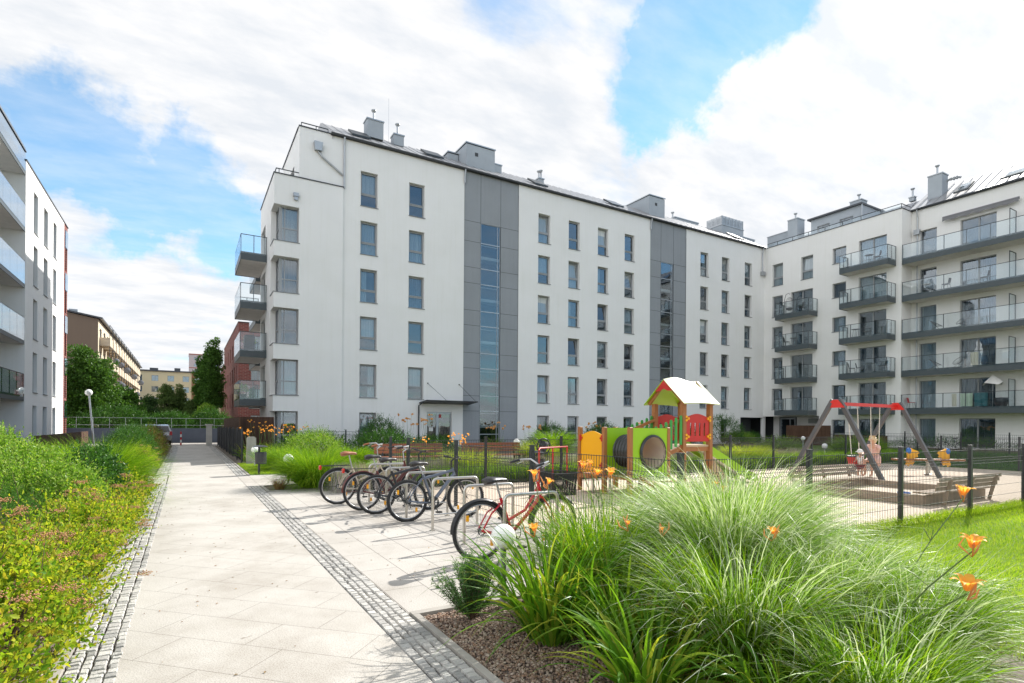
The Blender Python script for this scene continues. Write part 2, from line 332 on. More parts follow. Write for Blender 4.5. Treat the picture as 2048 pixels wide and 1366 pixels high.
# ------------------------------------------------------------------ facade kit
class Fr:
    """a wall plane: u runs along it, d points outwards, z up"""
    def __init__(s, P0, U, Nn): s.P = Vector(P0); s.U = Vector(U); s.N = Vector(Nn)
    def p(s, u, d, z): return s.P + s.U*u + s.N*d + Vector((0,0,z))
    def mat(s, u=0, z=0, d=0):
        o = s.p(u, d, z); U, Nn = s.U, s.N
        return Matrix(((U.x,Nn.x,0,o.x),(U.y,Nn.y,0,o.y),(U.z,Nn.z,1,o.z),(0,0,0,1)))
def fbox(mb, fr, u0, u1, d0, d1, z0, z1):
    return mb.add([fr.p(u,d,z) for z in (z0,z1) for u, d in ((u0,d0),(u1,d0),(u1,d1),(u0,d1))],
                  [(0,3,2,1),(4,5,6,7),(0,1,5,4),(1,2,6,5),(2,3,7,6),(3,0,4,7)])
def wall_holes(mb, fr, u0, u1, z0, z1, holes, dep=.3, d=0.):
    """flat wall with window openings and their reveals"""
    us = sorted({u0,u1}|{h[i] for h in holes for i in (0,1)}); zs = sorted({z0,z1}|{h[i] for h in holes for i in (2,3)})
    us = [u for u in us if u0 <= u <= u1]; zs = [z for z in zs if z0 <= z <= z1]
    for a, b in zip(us, us[1:]):
        for c, e in zip(zs, zs[1:]):
            m, k = (a+b)/2, (c+e)/2
            if any(h[0] < m < h[1] and h[2] < k < h[3] for h in holes): continue
            mb.add([fr.p(a,d,c), fr.p(b,d,c), fr.p(b,d,e), fr.p(a,d,e)], [(0,1,2,3)])
    for a, b, c, e in holes:
        for q in (((a,c),(a,e)),((b,c),(b,e)),((a,c),(b,c)),((a,e),(b,e))):
            (p1,q1),(p2,q2) = q
            if p1 == p2 and (p1 <= u0+1e-6 or p1 >= u1-1e-6): continue
            mb.add([fr.p(p1,d,q1), fr.p(p2,d,q2), fr.p(p2,d-dep,q2), fr.p(p1,d-dep,q1)], [(0,1,2,3)])
    return mb
WM = {}
def put(name, key, maker, mat, fr, u, z, B, parent=None, d=0, **tags):
    if key not in WM: WM[key] = maker().mesh(name)
    o = link(name, WM[key], mat, **tags)
    if parent is None:
        o.parent = B; mm = fr.mat(u, z, d); mm.translation -= wloc(B); o.matrix_basis = mm
    else: o.parent = parent
    return o
def win(B, fr, u0, u1, z0, z1, tr=.36, mull=0, fill=None, rec=.20, sill=True, name='window', open_=False):
    """frame with glass, sill and what hangs behind it"""
    W = round(u1-u0, 3); H = round(z1-z0, 3); key = (W, H, tr, mull, open_)
    def frame():
        m = MB(); t = .065; a, b = -rec-.07, -rec
        m.box(0,t,a,b,0,H); m.box(W-t,W,a,b,0,H); m.box(t,W-t,a,b,0,t); m.box(t,W-t,a,b,H-t,H)
        if tr: m.box(t,W-t,a,b-.003,H*tr-.045,H*tr+.045)
        if tr and not mull and not open_:
            z = H*tr+.045; m.box(t,t+.045,b,b+.02,z,H-t); m.box(W-t-.045,W-t,b,b+.02,z,H-t); m.box(t+.045,W-t-.045,b,b+.02,z,z+.045); m.box(t+.045,W-t-.045,b,b+.02,H-t-.045,H-t)
        for k in range(mull): x = W*(k+1)/(mull+1); m.box(x-.05,x+.05,a,b+.006,t,H-t)
        return m
    def pane():
        m = MB(); t = .06; ys = [(-rec-.045, -rec-.035)]
        if open_ and tr: m.box(t,W-t,-rec-.045,-rec-.035,t,H*tr)
        else: m.box(t,W-t,-rec-.045,-rec-.035,t,H-t)
        return m
    o = put(name, ('f',)+key, frame, M['frame'], fr, u0, z0, B)
    p = put('pane', ('p',)+key, pane, M['glass'], fr, u0, z0, B, parent=o)
    if open_:
        def sash():
            m = MB(); t = .07; z = H*tr+.05; lean = .13; h = H-z-t
            for x in (t, W-2*t): m.bar((x+t/2,-rec-.03,z),(x+t/2,-rec-.03-lean,z+h),t,.05,up=(0,1,0))
            m.box(2*t,W-2*t,-rec-.055,-rec-.01,z,z+.06); m.box(2*t,W-2*t,-rec-.055-lean,-rec-.01-lean,z+h-.06,z+h); return m
        def sashg():
            m = MB(); t = .12; z = H*tr+.05; lean = .13; h = H-z-.07
            m.sheet((t,-rec-.035,z+.05),(W-t,-rec-.035,z+.05),(W-t,-rec-.035-lean,z+h-.05),(t,-rec-.035-lean,z+h-.05)); return m
        put('tilted_sash', ('s',)+key, sash, M['frame'], fr, 0, 0, B, parent=o); put('pane', ('sg',)+key, sashg, M['glass'], fr, 0, 0, B, parent=o)
    if sill: put('sill', ('l', W), lambda: MB().box(-.03,W+.05,-rec,.05,-.035,0), M['sill'], fr, 0, 0, B, parent=o)
    if fill in ('c','g'):
        def cur():
            m = MB(); n = max(8, int(W/.07)); y = -rec-.17; pts = []
            for i in range(n+1):
                x = .03+(W-.06)*i/n; yy = y + (.03 if i % 2 else -.03); pts.append((x, yy))
            for a, b in zip(pts, pts[1:]): m.sheet((a[0],a[1],.02),(b[0],b[1],.02),(b[0],b[1],H-.02),(a[0],a[1],H-.02))
            return m
        put('curtain', ('c', W, H), cur, M['curtain' if fill == 'c' else 'curtain2'], fr, 0, 0, B, parent=o) if fill == 'c' else put('curtain', ('g', W, H), cur, M['curtain2'], fr, 0, 0, B, parent=o)
    if fill in ('b','B'):
        def bl():
            m = MB(); z = .04
            while z < H-.05: m.box(.06,W-.06,-rec-.14,-rec-.12,z,z+.055); z += .11
            return m
        put('blind', ('b', W, H, fill), bl, M['blind' if fill == 'b' else 'blind2'], fr, 0, 0, B, parent=o)
    if fill in ('l','r'):
        def half():
            m = MB(); n = 7; y = -rec-.17; x0 = .03 if fill == 'l' else W*.56
            for i in range(n):
                a, b = x0+(W*.41)*i/n, x0+(W*.41)*(i+1)/n; ya, yb = (y+.03, y-.03) if i % 2 else (y-.03, y+.03); m.sheet((a,ya,.02),(b,yb,.02),(b,yb,H-.02),(a,ya,H-.02))
            return m
        put('curtain', (fill, W, H), half, M['curtain'], fr, 0, 0, B, parent=o)
    if fill == 'h':
        def hb(): return MB().box(.04,W-.04,-rec-.13,-rec-.12,H*.36,H-.03)
        put('blind', ('h', W, H), hb, M['curtain'], fr, 0, 0, B, parent=o)
    return o
def balcony(B, fr, u0, u1, zf, dep, posts=5, rail=1.12, g='bglass', fz=(-.46,.04), sides=(True,True), w0=0.):
    """slab with dark fascia, steel rail and glass; zf is the floor level"""
    f = MB(); a, b = zf+fz[0], zf+fz[1]
    fbox(f, fr, u0, u1, dep-.03, dep, a, b)
    for s, u in zip(sides, (u0, u1-.03)):
        if s: fbox(f, fr, u, u+.03, w0, dep-.03, a, b)
    o = f.build('balcony', M['fascia'], B)
    s = MB(); fbox(s, fr, u0+.032, u1-.032, w0+.002, dep-.033, a+.03, b-.06); s.build('slab', M['soffit'], o)
    r = MB(); zr = zf+rail; t = .022
    fbox(r, fr, u0, u1, dep-.05, dep-.005, zr-.035, zr)
    for u in [u0+.03 + (u1-u0-.06)*i/(posts-1) for i in range(posts)]: fbox(r, fr, u-t, u+t, dep-.045, dep-.01, b, zr-.035)
    for q, u in zip(sides, (u0, u1)):
        if not q: continue
        e = .045 if u == u0 else -.045
        fbox(r, fr, min(u,u+e), max(u,u+e), w0, dep-.05, zr-.035, zr)
        for dd in (w0+.04, (w0+dep)/2): fbox(r, fr, min(u,u+e*.9), max(u,u+e*.9), dd-t, dd+t, b, zr-.035)
    r.build('railing', M['steel_dark'], o)
    gm = MB(); fbox(gm, fr, u0+.02, u1-.02, dep+.003, dep+.013, b-.10, zr-.05); gm.build('glass_panel', M[g], o)
    for q, u in zip(sides, (u0, u1)):
        if not q: continue
        gm = MB(); x = u-.013 if u == u0 else u+.003; fbox(gm, fr, x, x+.01, w0+.02, dep-.02, b-.10, zr-.05); gm.build('glass_panel', M[g], o)
    return o
def seam_roof(mb, fr, u0, u1, run, z0, z1, step=.6):
    """standing seams on a sloped metal roof: d from 0 to -run, z from z0 to z1"""
    mb.add([fr.p(u0,.12,z0), fr.p(u1,.12,z0), fr.p(u1,-run,z1), fr.p(u0,-run,z1)], [(0,1,2,3)])
    u = u0+.1
    while u < u1:
        a = fr.p(u,.12,z0+.025); b = fr.p(u,-run,z1+.025); mb.bar(a, b, .016, .024); u += step
    return mb
M['roof'] = plain('standing_seam_zinc', (.42,.42,.42), .42, metal=.6, c2=(.36,.36,.37), sc=1.2)
ZT = [2.32,5.36,8.36,11.35,14.35,17.47]; ZB = [.25,3.27,6.28,9.27,12.27,15.3]
def stack(B, at, z, box, pipes=((0,0,.9),), cap=True, mat='pent', h=.08, nm='roof_chimney'):
    """rendered roof chimney with cover plate and steel cowls"""
    x, y = at; wx, wy, hh = box
    o = MB().box(x-wx/2,x+wx/2,y-wy/2,y+wy/2,z,z+hh).build(nm, M[mat], B)
    MB().box(x-wx/2-.05,x+wx/2+.05,y-wy/2-.05,y+wy/2+.05,z+hh,z+hh+h).build('cover_plate', M['zinc'], o)
    for px, py, ph in pipes:
        MB().tube([(x+px,y+py,z+hh+h),(x+px,y+py,z+hh+h+ph)],.07,10).lathe([(.001,ph+.06),(.17,ph+.05),(.17,ph),(.08,ph-.12)],(x+px,y+py,z+hh+h),12).build('vent_cowl', M['zinc'], o, smooth='edge')
    return o

# ------------------------------------------------------------------ the long white block
Y0 = 34.8
B = thing('apartment_block', 'long white rendered apartment block with grey stairwell strips and corner bay windows', 'apartment block', (4.3,Y0,0))
F = Fr((0,Y0,0),(1,0,0),(0,-1,0))
colsA = [(9.35,10.43),(12.52,13.60)]
colsC = [(22.63,23.71),(25.43,26.50),(28.31,29.38),(31.13,32.2)]
colsI = [(40.2,41.26),(43.1,44.16),(46.4,47.46)]
fills = {}
H1 = [(a,b,ZB[k],ZT[k]) for a, b in colsA for k in range(6)]; H1 = [h for h in H1 if not (h[0] > 12 and h[2] < 1)]
door = (13.85,15.66,0.0,2.45)
corner = lambda k: (4.30,5.70,(0.0 if k == 0 else ZB[k]),ZT[k])
# the projecting corner part: front wall 12 cm proud, notched at the corner window
Fc = Fr((0,Y0-.12,0),(1,0,0),(0,-1,0)); FL = Fr((4.32,0,0),(0,1,0),(-1,0,0))
wl = MB()
hc = [corner(k) for k in range(5)]
wall_holes(wl, Fc, 4.32, 8.25, 0, 16.12, [(4.32,b,c,e) for a,b,c,e in hc], .3)
wl.sheet((8.25,Y0-.12,0),(8.25,Y0,0),(8.25,Y0,16.12),(8.25,Y0-.12,16.12))
hl = [(Y0-.12,36.06,c,e) for a,b,c,e in hc]
hb1 = [(38.7,41.0,zf,zf+2.2) for zf in (3.15,6.15,9.15,12.15)]
wall_holes(wl, FL, Y0-.12, 41.3, 0, 16.12, hl+hb1, .3)
wl.sheet((4.32,41.3,0),(5.8,41.3,0),(5.8,41.3,16.12),(4.32,41.3,16.12))
# terrace deck behind the parapet and inner parapet faces
wl.box(4.34,8.24,Y0-.1,41.28,15.3,15.4)
wl.sheet((4.6,Y0+.2,15.4),(8.25,Y0+.2,15.4),(8.25,Y0+.2,16.12),(4.6,Y0+.2,16.12)); wl.sheet((4.6,Y0+.2,15.4),(4.6,41.3,15.4),(4.6,41.3,16.12),(4.6,Y0+.2,16.12))
wl.sheet((4.32,Y0-.12,16.12),(8.25,Y0-.12,16.12),(8.25,Y0+.2,16.12),(4.32,Y0+.2,16.12)); wl.sheet((4.32,Y0+.2,16.12),(4.6,Y0+.2,16.12),(4.6,41.3,16.12),(4.32,41.3,16.12))
# main facade pieces left of, between and right of the grey strips
wall_holes(wl, F, 8.25, 16.51, 0, 19.25, H1+[door])
wall_holes(wl, F, 5.70, 8.25, 15.4, 19.25, [])
wall_holes(wl, F, 20.91, 34.0, 0, 19.25, [(a,b,ZB[k],ZT[k]) for a, b in colsC for k in range(6)])
wall_holes(wl, F, 38.35, 49.4, 0, 19.25, [(a,b,ZB[k],ZT[k]) for a, b in colsI for k in range(6) if not (k == 0 and a > 45)]+[(45.9,49.38,0,2.5)])
# upper part: left wall above the terrace, back and far left faces
FU = Fr((5.70,0,0),(0,1,0),(-1,0,0))
wall_holes(wl, FU, Y0, 41.3, 15.4, 19.25, [(36.6,40.2,15.45,17.6)], .2)
FB = Fr((5.80,0,0),(0,1,0),(-1,0,0))
wall_holes(wl, FB, 41.3, 50, 0, 19.25, [(44,46.6,zf,zf+2.2) for zf in (3.15,6.15,9.15,12.15)], .2)
wl.sheet((5.8,50,0),(50,50,0),(50,50,19.25),(5.8,50,19.25))
# passage at the inner corner
wl.box(45.9,49.38,39.6,39.7,0,2.5); wl.box(45.75,45.9,35.0,39.7,0,2.5); wl.box(45.9,49.38,35.0,39.6,2.5,2.6)
wl.build('wall', M['stucco'], B)
MB().box(6.2,49.2,36.1,49.5,.02,19.0).build('interior', M['interior'], B)
MB().box(4.8,7.9,36.3,41,.02,15.2).build('interior', M['interior'], B)
# parapet caps and terrace rails
MB().box(4.27,8.29,Y0-.17,Y0+.24,16.12,16.17).box(4.27,4.65,Y0+.24,41.35,16.12,16.17).build('parapet_cap', M['gutter'], B)
r = MB()
for x in (4.6,6.1): r.bar((x,Y0+.1,16.17),(x,Y0+.1,16.5),.04)
r.bar((4.45,Y0+.1,16.5),(7.4,Y0+.1,16.5),.045); r.bar((4.45,Y0+.1,16.5),(4.45,41,16.5),.045)
for y in (36,38,40): r.bar((4.45,y,16.17),(4.45,y,16.5),.04)
r.build('terrace_rail', M['steel_dark'], B)
r = MB(); r.bar((5.85,Y0+.3,19.65),(7.4,Y0+.3,19.65),.045)
for x in (5.85,6.7,7.4): r.bar((x,Y0+.3,19.25),(x,Y0+.3,19.65),.04)
r.build('terrace_rail', M['steel_dark'], B)
MB().box(5.66,8.2,Y0-.05,Y0+.3,19.25,19.31).box(5.64,5.9,Y0+.3,41.3,19.25,19.31).build('parapet_cap', M['gutter'], B)
# corner windows: frame on both faces
for k in range(5):
    a, b, c, e = corner(k); H = e-c; m = MB(); x0, y0 = 4.64, Y0+.20; t = .07
    m.box(x0,x0+.16,y0,y0+.16,c,e)
    m.box(5.70-t,5.70,y0,y0+.06,c,e); m.box(x0,x0+.06,36.06-t,36.06,c,e)
    for z in (c, e-t, c+H*.38): m.box(x0+.16,5.70-t,y0+.002,y0+.06,z,z+t); m.box(x0+.002,x0+.06,y0+.16,36.06-t,z,z+t)
    m.box(x0+.28,x0+.33,y0-.003,y0+.05,c+t,e-t)
    if k: MB().sheet((4.33,Y0-.11,c+.004),(5.7,Y0-.11,c+.004),(5.7,36.05,c+.004),(4.33,36.05,c+.004)).sheet((4.33,Y0-.11,e-.004),(5.7,Y0-.11,e-.004),(5.7,36.05,e-.004),(4.33,36.05,e-.004)).build('bay_soffit', M['stucco'], B)
    o = m.build('corner_window', M['frame'], B)
    MB().box(x0+.16,5.66,y0+.03,y0+.04,c+.03,e-.03).build('pane', M['glass'], o); MB().box(x0+.03,x0+.04,y0+.16,36.03,c+.03,e-.03).build('pane', M['glass'], o)
    cu = MB(); n = 18
    for i in range(n):
        xa, xb = 4.9+.8*i/n, 4.9+.8*(i+1)/n; ya, yb = y0+.2+(.04 if i % 2 else 0), y0+.2+(0 if i % 2 else .04)
        cu.sheet((xa,ya,c+.03),(xb,yb,c+.03),(xb,yb,e-.05),(xa,ya,e-.05))
    for i in range(16):
        ya, yb = y0+.3+.8*i/16, y0+.3+.8*(i+1)/16; xa, xb = 4.9+(.04 if i % 2 else 0), 4.9+(0 if i % 2 else .04)
        cu.sheet((xa,ya,c+.03),(xb,yb,c+.03),(xb,yb,e-.05),(xa,ya,e-.05))
    if k != 2: cu.build('curtain', M['curtain2' if k in (0,3) else 'curtain'], o)
    MB().box(4.28,5.74,Y0-.16,Y0+.17,c-.04,c).box(4.28,4.6,Y0+.17,36.1,c-.04,c).build('sill', M['sill'], o) if k else None
FW = {(0,5):'h',(0,4):'c',(0,3):'l',(0,2):'h',(0,1):'r',(0,0):'c',(1,5):None,(1,4):'c',(1,3):'g',(1,2):None,(1,1):'h'}
for i, (a, b) in enumerate(colsA):
    for k in range(6):
        if i == 1 and k == 0: continue
        win(B, F, a, b, ZB[k], ZT[k], fill=FW.get((i,k)))
FC = ['cccgg h','cchhcg','hcggcg','bghcgg']; pat = {0:'lcrhhc',1:'brclcN',2:'gghclh',3:'rggclN'}
for i, (a, b) in enumerate(colsC):
    for k in range(6):
        fl = pat[i][k]
        if (i, k) in ((1,0),(3,4)): fl = 'b'
        if (i, k) in ((0,2),(1,2),(3,2),(2,3)) or fl == 'N': fl = None
        win(B, F, a, b, ZB[k], ZT[k], fill=fl, open_=(i*3+k*5) % 4 in (1,3) and k > 0)
for i, (a, b) in enumerate(colsI):
    for k in range(6):
        if k == 0 and a > 45: continue
        fl = ['c','b','l','h',None,'r'][(i*2+k) % 6]
        win(B, F, a, b, ZB[k], ZT[k], fill=fl, open_=(i+k) % 3 == 0 and k > 1)
# grey stairwell strips: panels with joints, tall glazing
SZ = [.93,2.56,3.63,5.56,6.63,8.55,9.60,11.5,12.6,14.4,15.8]
for gx0, gx1, a, b in ((16.51,20.91,17.82,19.41),(34.0,38.35,35.3,36.8)):
    g = MB(); wall_holes(g, F, gx0, gx1, 0, 19.25, [(a,b,.35,15.8)], .12, d=-.04)
    o = g.build('stairwell_strip', M['grey_clad'], B)
    j = MB()
    for z in SZ[1:]:
        fbox(j, F, gx0, a, -.045, -.036, z-.012, z+.012); fbox(j, F, b, gx1, -.045, -.036, z-.012, z+.012)
    for u in (a-.01, b+.01): fbox(j, F, u-.012, u+.012, -.045, -.036, 15.8, 19.25)
    fbox(j, F, gx0-.02, gx0+.02, -.1, -.03, 0, 19.25); fbox(j, F, a-.02, a, -.1, -.03, 0, 15.8); fbox(j, F, b, b+.02, -.1, -.03, 0, 15.8)
    j.build('panel_joint', M['seam'], o)
    f = MB()
    for u in (a, b-.05): fbox(f, F, u, u+.05, -.13, -.07, .35, 15.8)
    fbox(f, F, b-.23, b-.19, -.13, -.075, .35, 15.8)
    for z in SZ: fbox(f, F, a+.05, b-.05, -.13, -.072, z-.03, z+.03)
    wo_ = f.build('stair_window', M['zinc'], B)
    q = MB(); fbox(q, F, a+.04, b-.04, -.11, -.10, .38, 15.78); q.build('pane', M['glass'], wo_)
    st = MB()      # landings and stair flights behind the glass
    for k in range(6):
        z = 1.5+3*k
        if z < 15.5: fbox(st, F, a-.3, b+.3, -1.2, -.35, z-.12, z+.08); st.bar(F.p(a,-.5,z+.9),F.p(b,-.5,z+.9),.05)
    st.build('stair_landing', M['soffit'], B)
# entrance: glazed door, notice, canopy on rods
m = MB(); a, b, c, e = door
for u in (a, a+.72, b-.07): fbox(m, F, u, u+(.17 if u == a+.72 else .07), -.17, -.09, 0, e)
fbox(m, F, a+.07, a+.72, -.17, -.09, e-.12, e); fbox(m, F, a+.89, b-.07, -.17, -.09, e-.12, e); fbox(m, F, a+.89, b-.07, -.17, -.09, 0, .2)
o = m.build('entrance_door', M['zinc'], B)
q = MB(); fbox(q, F, a+.05, b-.05, -.14, -.13, .05, e-.08); q.build('pane', M['glass'], o)
q = MB(); q.tube([F.p(a+.95,-.02,1.0), F.p(a+.95,-.02,1.7)], .015, 6); q.build('handle', M['chrome'], o)
M['paper'] = plain('white_paper', (.75,.76,.74), .8); M['redsign'] = plain('red_notice', (.45,.06,.06), .6); M['black'] = plain('black_plastic', (.02,.02,.022), .45)
q = MB(); fbox(q, F, a+.2, a+.5, -.12, -.115, 1.15, 1.4); q.build('notice', M['paper'], o)
q = MB(); fbox(q, F, a+.9, a+1.08, -.085, -.08, e-.4, e-.17); q.build('notice', M['redsign'], o)
q = MB(); q.add([F.p(13.3,0,2.98),F.p(17.0,0,2.98),F.p(17.0,1.35,3.12),F.p(13.3,1.35,3.12),F.p(13.3,0,3.06),F.p(17.0,0,3.06),F.p(17.0,1.35,3.18),F.p(13.3,1.35,3.18)],
    [(0,3,2,1),(4,5,6,7),(0,1,5,4),(1,2,6,5),(2,3,7,6),(3,0,4,7)])
o = q.build('entrance_canopy', M['black'], B)
for u, u2 in ((13.9,14.75),(16.2,16.9)):
    MB().tube([F.p(u,.02,4.35), F.p(u2,1.15,3.2)], .012, 6).ball(F.p(u,.03,4.35),.05,8).build('tie_rod', M['steel_dark'], o)
MB().tube([F.p(13.35,.7,3.05),F.p(13.25,.1,2.85),F.p(13.25,.07,0)], .045, 8).build('drainpipe', M['steel_dark'], B)
q = MB(); fbox(q, F, 13.5, 16.0, -.9, -.8, 0, 2.6); fbox(q, F, 13.5, 13.6, -.8, -.31, 0, 2.6); fbox(q, F, 15.9, 16.0, -.8, -.31, 0, 2.6); q.build('dark_hall_backing', M['interior'], B)  # dark box added behind the door glass; its colour stands in for indoor shade
# metal roof, gutters, downpipes
rf = MB(); Fe = Fr((0,Y0,0),(1,0,0),(0,-1,0)); seam_roof(rf, Fe, 7.6, 49.8, 3.5, 19.36, 21.6)
rf.add([(7.6,Y0+3.5,21.6),(49.8,Y0+3.5,21.6),(49.8,50,21.7),(7.6,50,21.7)],[(0,1,2,3)])
rf.add([(7.6,Y0-.12,19.36),(7.6,Y0+3.5,21.6),(7.6,50,21.6),(7.6,50,19.0),(7.6,Y0-.12,19.0)],[(0,1,2,3,4)])
rf.build('roof', M['roof'], B)
MB().box(7.62,49.5,38.4,49.9,19,21.5).build('roof_core', M['pent'], B)
g = MB(); g.tube([(7.5,Y0-.16,19.27),(49.3,Y0-.16,19.27)], .085, 8); g.box(7.5,49.3,Y0-.08,Y0+.02,19.2,19.34); g.build('gutter', M['gutter'], B)
def drop(x, z1, z0, y=Y0-.08): return MB().tube([(x,Y0-.2,z1),(x,y,z1-.5),(x,y,z0)], .055, 8)
drop(8.3,19.2,16.1).build('downpipe', M['zinc'], B)
for x in (16.5,34.0): drop(x,19.2,18.3).build('downpipe', M['zinc'], B)
d_ = MB().tube([(6.75,Y0-.08,18.0),(7.0,Y0-.09,17.7),(8.2,Y0-.09,16.9)], .06, 8); d_.add([(6.55,Y0-.25,18.0),(6.95,Y0-.25,18.0),(6.95,Y0,18.0),(6.55,Y0,18.0),(6.5,Y0-.28,18.5),(7.0,Y0-.28,18.5),(7.0,Y0,18.5),(6.5,Y0,18.5)],[(0,3,2,1),(4,5,6,7),(0,1,5,4),(1,2,6,5),(2,3,7,6),(3,0,4,7)])
d_.build('rainwater_hopper', M['zinc'], B)
q = MB(); q.box(5.35,5.65,Y0-.3,Y0-.12,14.95,15.15); q.box(5.4,5.6,Y0-.25,Y0-.12,14.75,14.95); q.build('rainwater_hopper', M['zinc'], B)
for x in (49.0,): drop(x,19.2,16.9).box(x-.25,x+.25,Y0-.25,Y0-.02,16.5,16.9).build('downpipe', M['zinc'], B)
# stair heads and chimneys on the roof
def head(x0, x1, y0, y1, zt):
    m = MB(); m.add([(x0,y0,19.4),(x1,y0,19.4),(x1,y1,19.4),(x0,y1,19.4),(x0,y0,zt),(x1,y0,zt),(x1,y1,zt+.05),(x0,y1,zt+.05)],[(0,3,2,1),(4,5,6,7),(0,1,5,4),(1,2,6,5),(2,3,7,6),(3,0,4,7)])
    o = m.build('stair_head', M['pent'], B); MB().box(x0-.06,x1+.06,y0-.06,y1+.06,zt+.05,zt+.13).build('cover_plate', M['zinc'], o)
    MB().box(x0+.7,x0+.95,y0-.02,y0,zt-.75,zt-.5).build('vent_grille', M['seam'], o)
head(17.35,19.7,36.3,40.5,21.95); head(35.3,37.2,36.3,40.5,22.05)
head(16.5,17.3,37.6,39.0,21.6)
stack(B,(10.75,36.9),20.65,(1.1,.8,1.15),((.0,0,.75),)); stack(B,(12.5,37.2),20.75,(.7,.7,.7),((0,0,.8),)); stack(B,(20.3,37.4),20.8,(.8,.7,.6),())
stack(B,(25.2,38.6),21.6,(.5,.5,.35),((-.1,0,.6),(.12,0,.7)))
stack(B,(43.3,40.0),21.6,(3.4,1.5,.7),((-1.2,0,.7),)); stack(B,(48.7,39.0),20.5,(3.4,2.0,1.7),(),); stack(B,(51.6,39.2),20.5,(2.4,1.6,1.2),())
m = MB(); 
for x in np.linspace(47.1,50.3,7): m.box(x-.04,x+.04,37.98,38.06,22.28,23.15)
for y in np.linspace(38.1,39.9,4): m.box(47.02,47.1,y-.04,y+.04,22.28,23.15)
for z in np.linspace(22.32,23.08,10): m.box(47.0,50.35,38.0,38.03,z,z+.06); m.box(47.03,47.06,38.03,39.95,z,z+.06)
m.box(47.15,50.25,38.1,39.9,22.28,23.0)
m.build('louvre_screen', M['zinc'], B)
for x, w_ in ((9.0,1.2),(14.0,1.3),(22.8,1.2),(30.4,1.3),(46.0,1.2)):
    m = MB(); z = 19.36+.697*1.0
    for q0, q1, ww in ((.75,1.9,w_),): m.add([(x,Y0+q0,19.36+.63*(q0+.12)+.05),(x+ww,Y0+q0,19.36+.63*(q0+.12)+.05),(x+ww,Y0+q1,19.36+.63*(q1+.12)+.1),(x,Y0+q1,19.36+.63*(q1+.12)+.1),
        (x,Y0+q0,19.36+.63*(q0+.12)+.17),(x+ww,Y0+q0,19.36+.63*(q0+.12)+.17),(x+ww,Y0+q1,19.36+.63*(q1+.12)+.24),(x,Y0+q1,19.36+.63*(q1+.12)+.24)],[(0,3,2,1),(4,5,6,7),(0,1,5,4),(1,2,6,5),(2,3,7,6),(3,0,4,7)])
    m.build('roof_window', M['steel_dark'], B)
MB().tube([(12.0,37.6,20),(12.0,37.6,24.2)],.009,5).build('aerial', M['zinc'], B)
# balconies on the end wall
for zf in (3.15,6.15,9.15,12.15):
    balcony(B, FL, 37.85, 42.3, zf, 1.5, 5, g='bglass')
    win(B, FL, 38.7, 41.0, zf, zf+2.2, tr=0, mull=1, fill='g', rec=.2, sill=False, name='balcony_door')
    balcony(B, FB, 43.2, 47.6, zf, 1.6, 5)
    win(B, FB, 44, 46.6, zf, zf+2.2, tr=0, mull=1, fill='g', rec=.12, sill=False, name='balcony_door')
win(B, FU, 36.6, 40.2, 15.45, 17.6, tr=0, mull=1, fill=None, rec=.12, sill=False, name='terrace_door')
# inner passage: dark glazed doors
MB().box(47.6,49.3,37.5,37.6,0,2.5).build('passage_door', M['interior'], B)
# ------------------------------------------------------------------ right wing: two sections
XR = 49.4; XS = 51.0
B = thing('apartment_block', 'white apartment wing at right with rows of anthracite glass balconies', 'apartment block', (XR,28,0))
W1 = Fr((XR,0,0),(0,1,0),(-1,0,0)); W2 = Fr((XS,0,0),(0,1,0),(-1,0,0))
def yw(px, X):
    s = (px-1024)/1109; c, q = math.cos(YAW), math.sin(YAW); return X*(c-q*s)/(q+c*s)
w1 = (yw(1563.8,XR), yw(1543,XR)); w2 = (yw(1623.8,XR), yw(1600,XR)); w3 = (yw(1690,XR), yw(1663,XR))
d1 = (yw(1623.8,XR), yw(1580,XR)); d2 = (yw(1771,XR), yw(1715.3,XR))
YE = 22.55
h1 = []
for k in range(6):
    if k: h1.append((w1[0],w1[1],ZB[k]+.0,ZT[k]-.05,'w'))
    h1.append((w3[0],w3[1],ZB[k]+(.75 if k < 6 else 0),ZT[k]-.05,'w3'))
    h1.append((d2[0],d2[1],(3*k+.15 if k else .1),ZT[k]+.0,'d'))
    if k == 5: h1.append((w2[0],w2[1],ZB[5],ZT[5]-.05,'w'))
    elif k: h1.append((d1[0],d1[1],3*k+.15,ZT[k],'d'))
wl = MB()
wall_holes(wl, W1, YE, Y0, 0, 19.2, [h[:4] for h in h1]+[(29.2,Y0-.01,0,2.62)])
wl.sheet((XR,YE,0),(XS,YE,0),(XS,YE,19.2),(XR,YE,19.2))
wl.box(XR+.01,XS+6,YE+.02,Y0+5,18.2,18.3)
wl.sheet((XR,YE,19.2),(XR+.3,YE,19.2),(XR+.3,Y0,19.2),(XR,Y0,19.2)); wl.sheet((XR+.3,YE,18.3),(XR+.3,Y0,18.3),(XR+.3,Y0,19.2),(XR+.3,YE,19.2)); wl.sheet((XR,YE,19.2),(XS+.2,YE,19.2),(XS+.2,YE+.3,19.2),(XR,YE+.3,19.2))
wl.sheet((XR+.3,YE+.3,18.3),(XS+.2,YE+.3,18.3),(XS+.2,YE+.3,19.2),(XR+.3,YE+.3,19.2))
# entrance recess
wl.box(XR+1.6,XR+1.7,29.2,Y0,0,2.62); wl.box(XR+.02,XR+1.6,29.1,29.2,0,2.62); wl.box(XR+.01,XR+1.6,29.2,Y0,2.62,2.7)
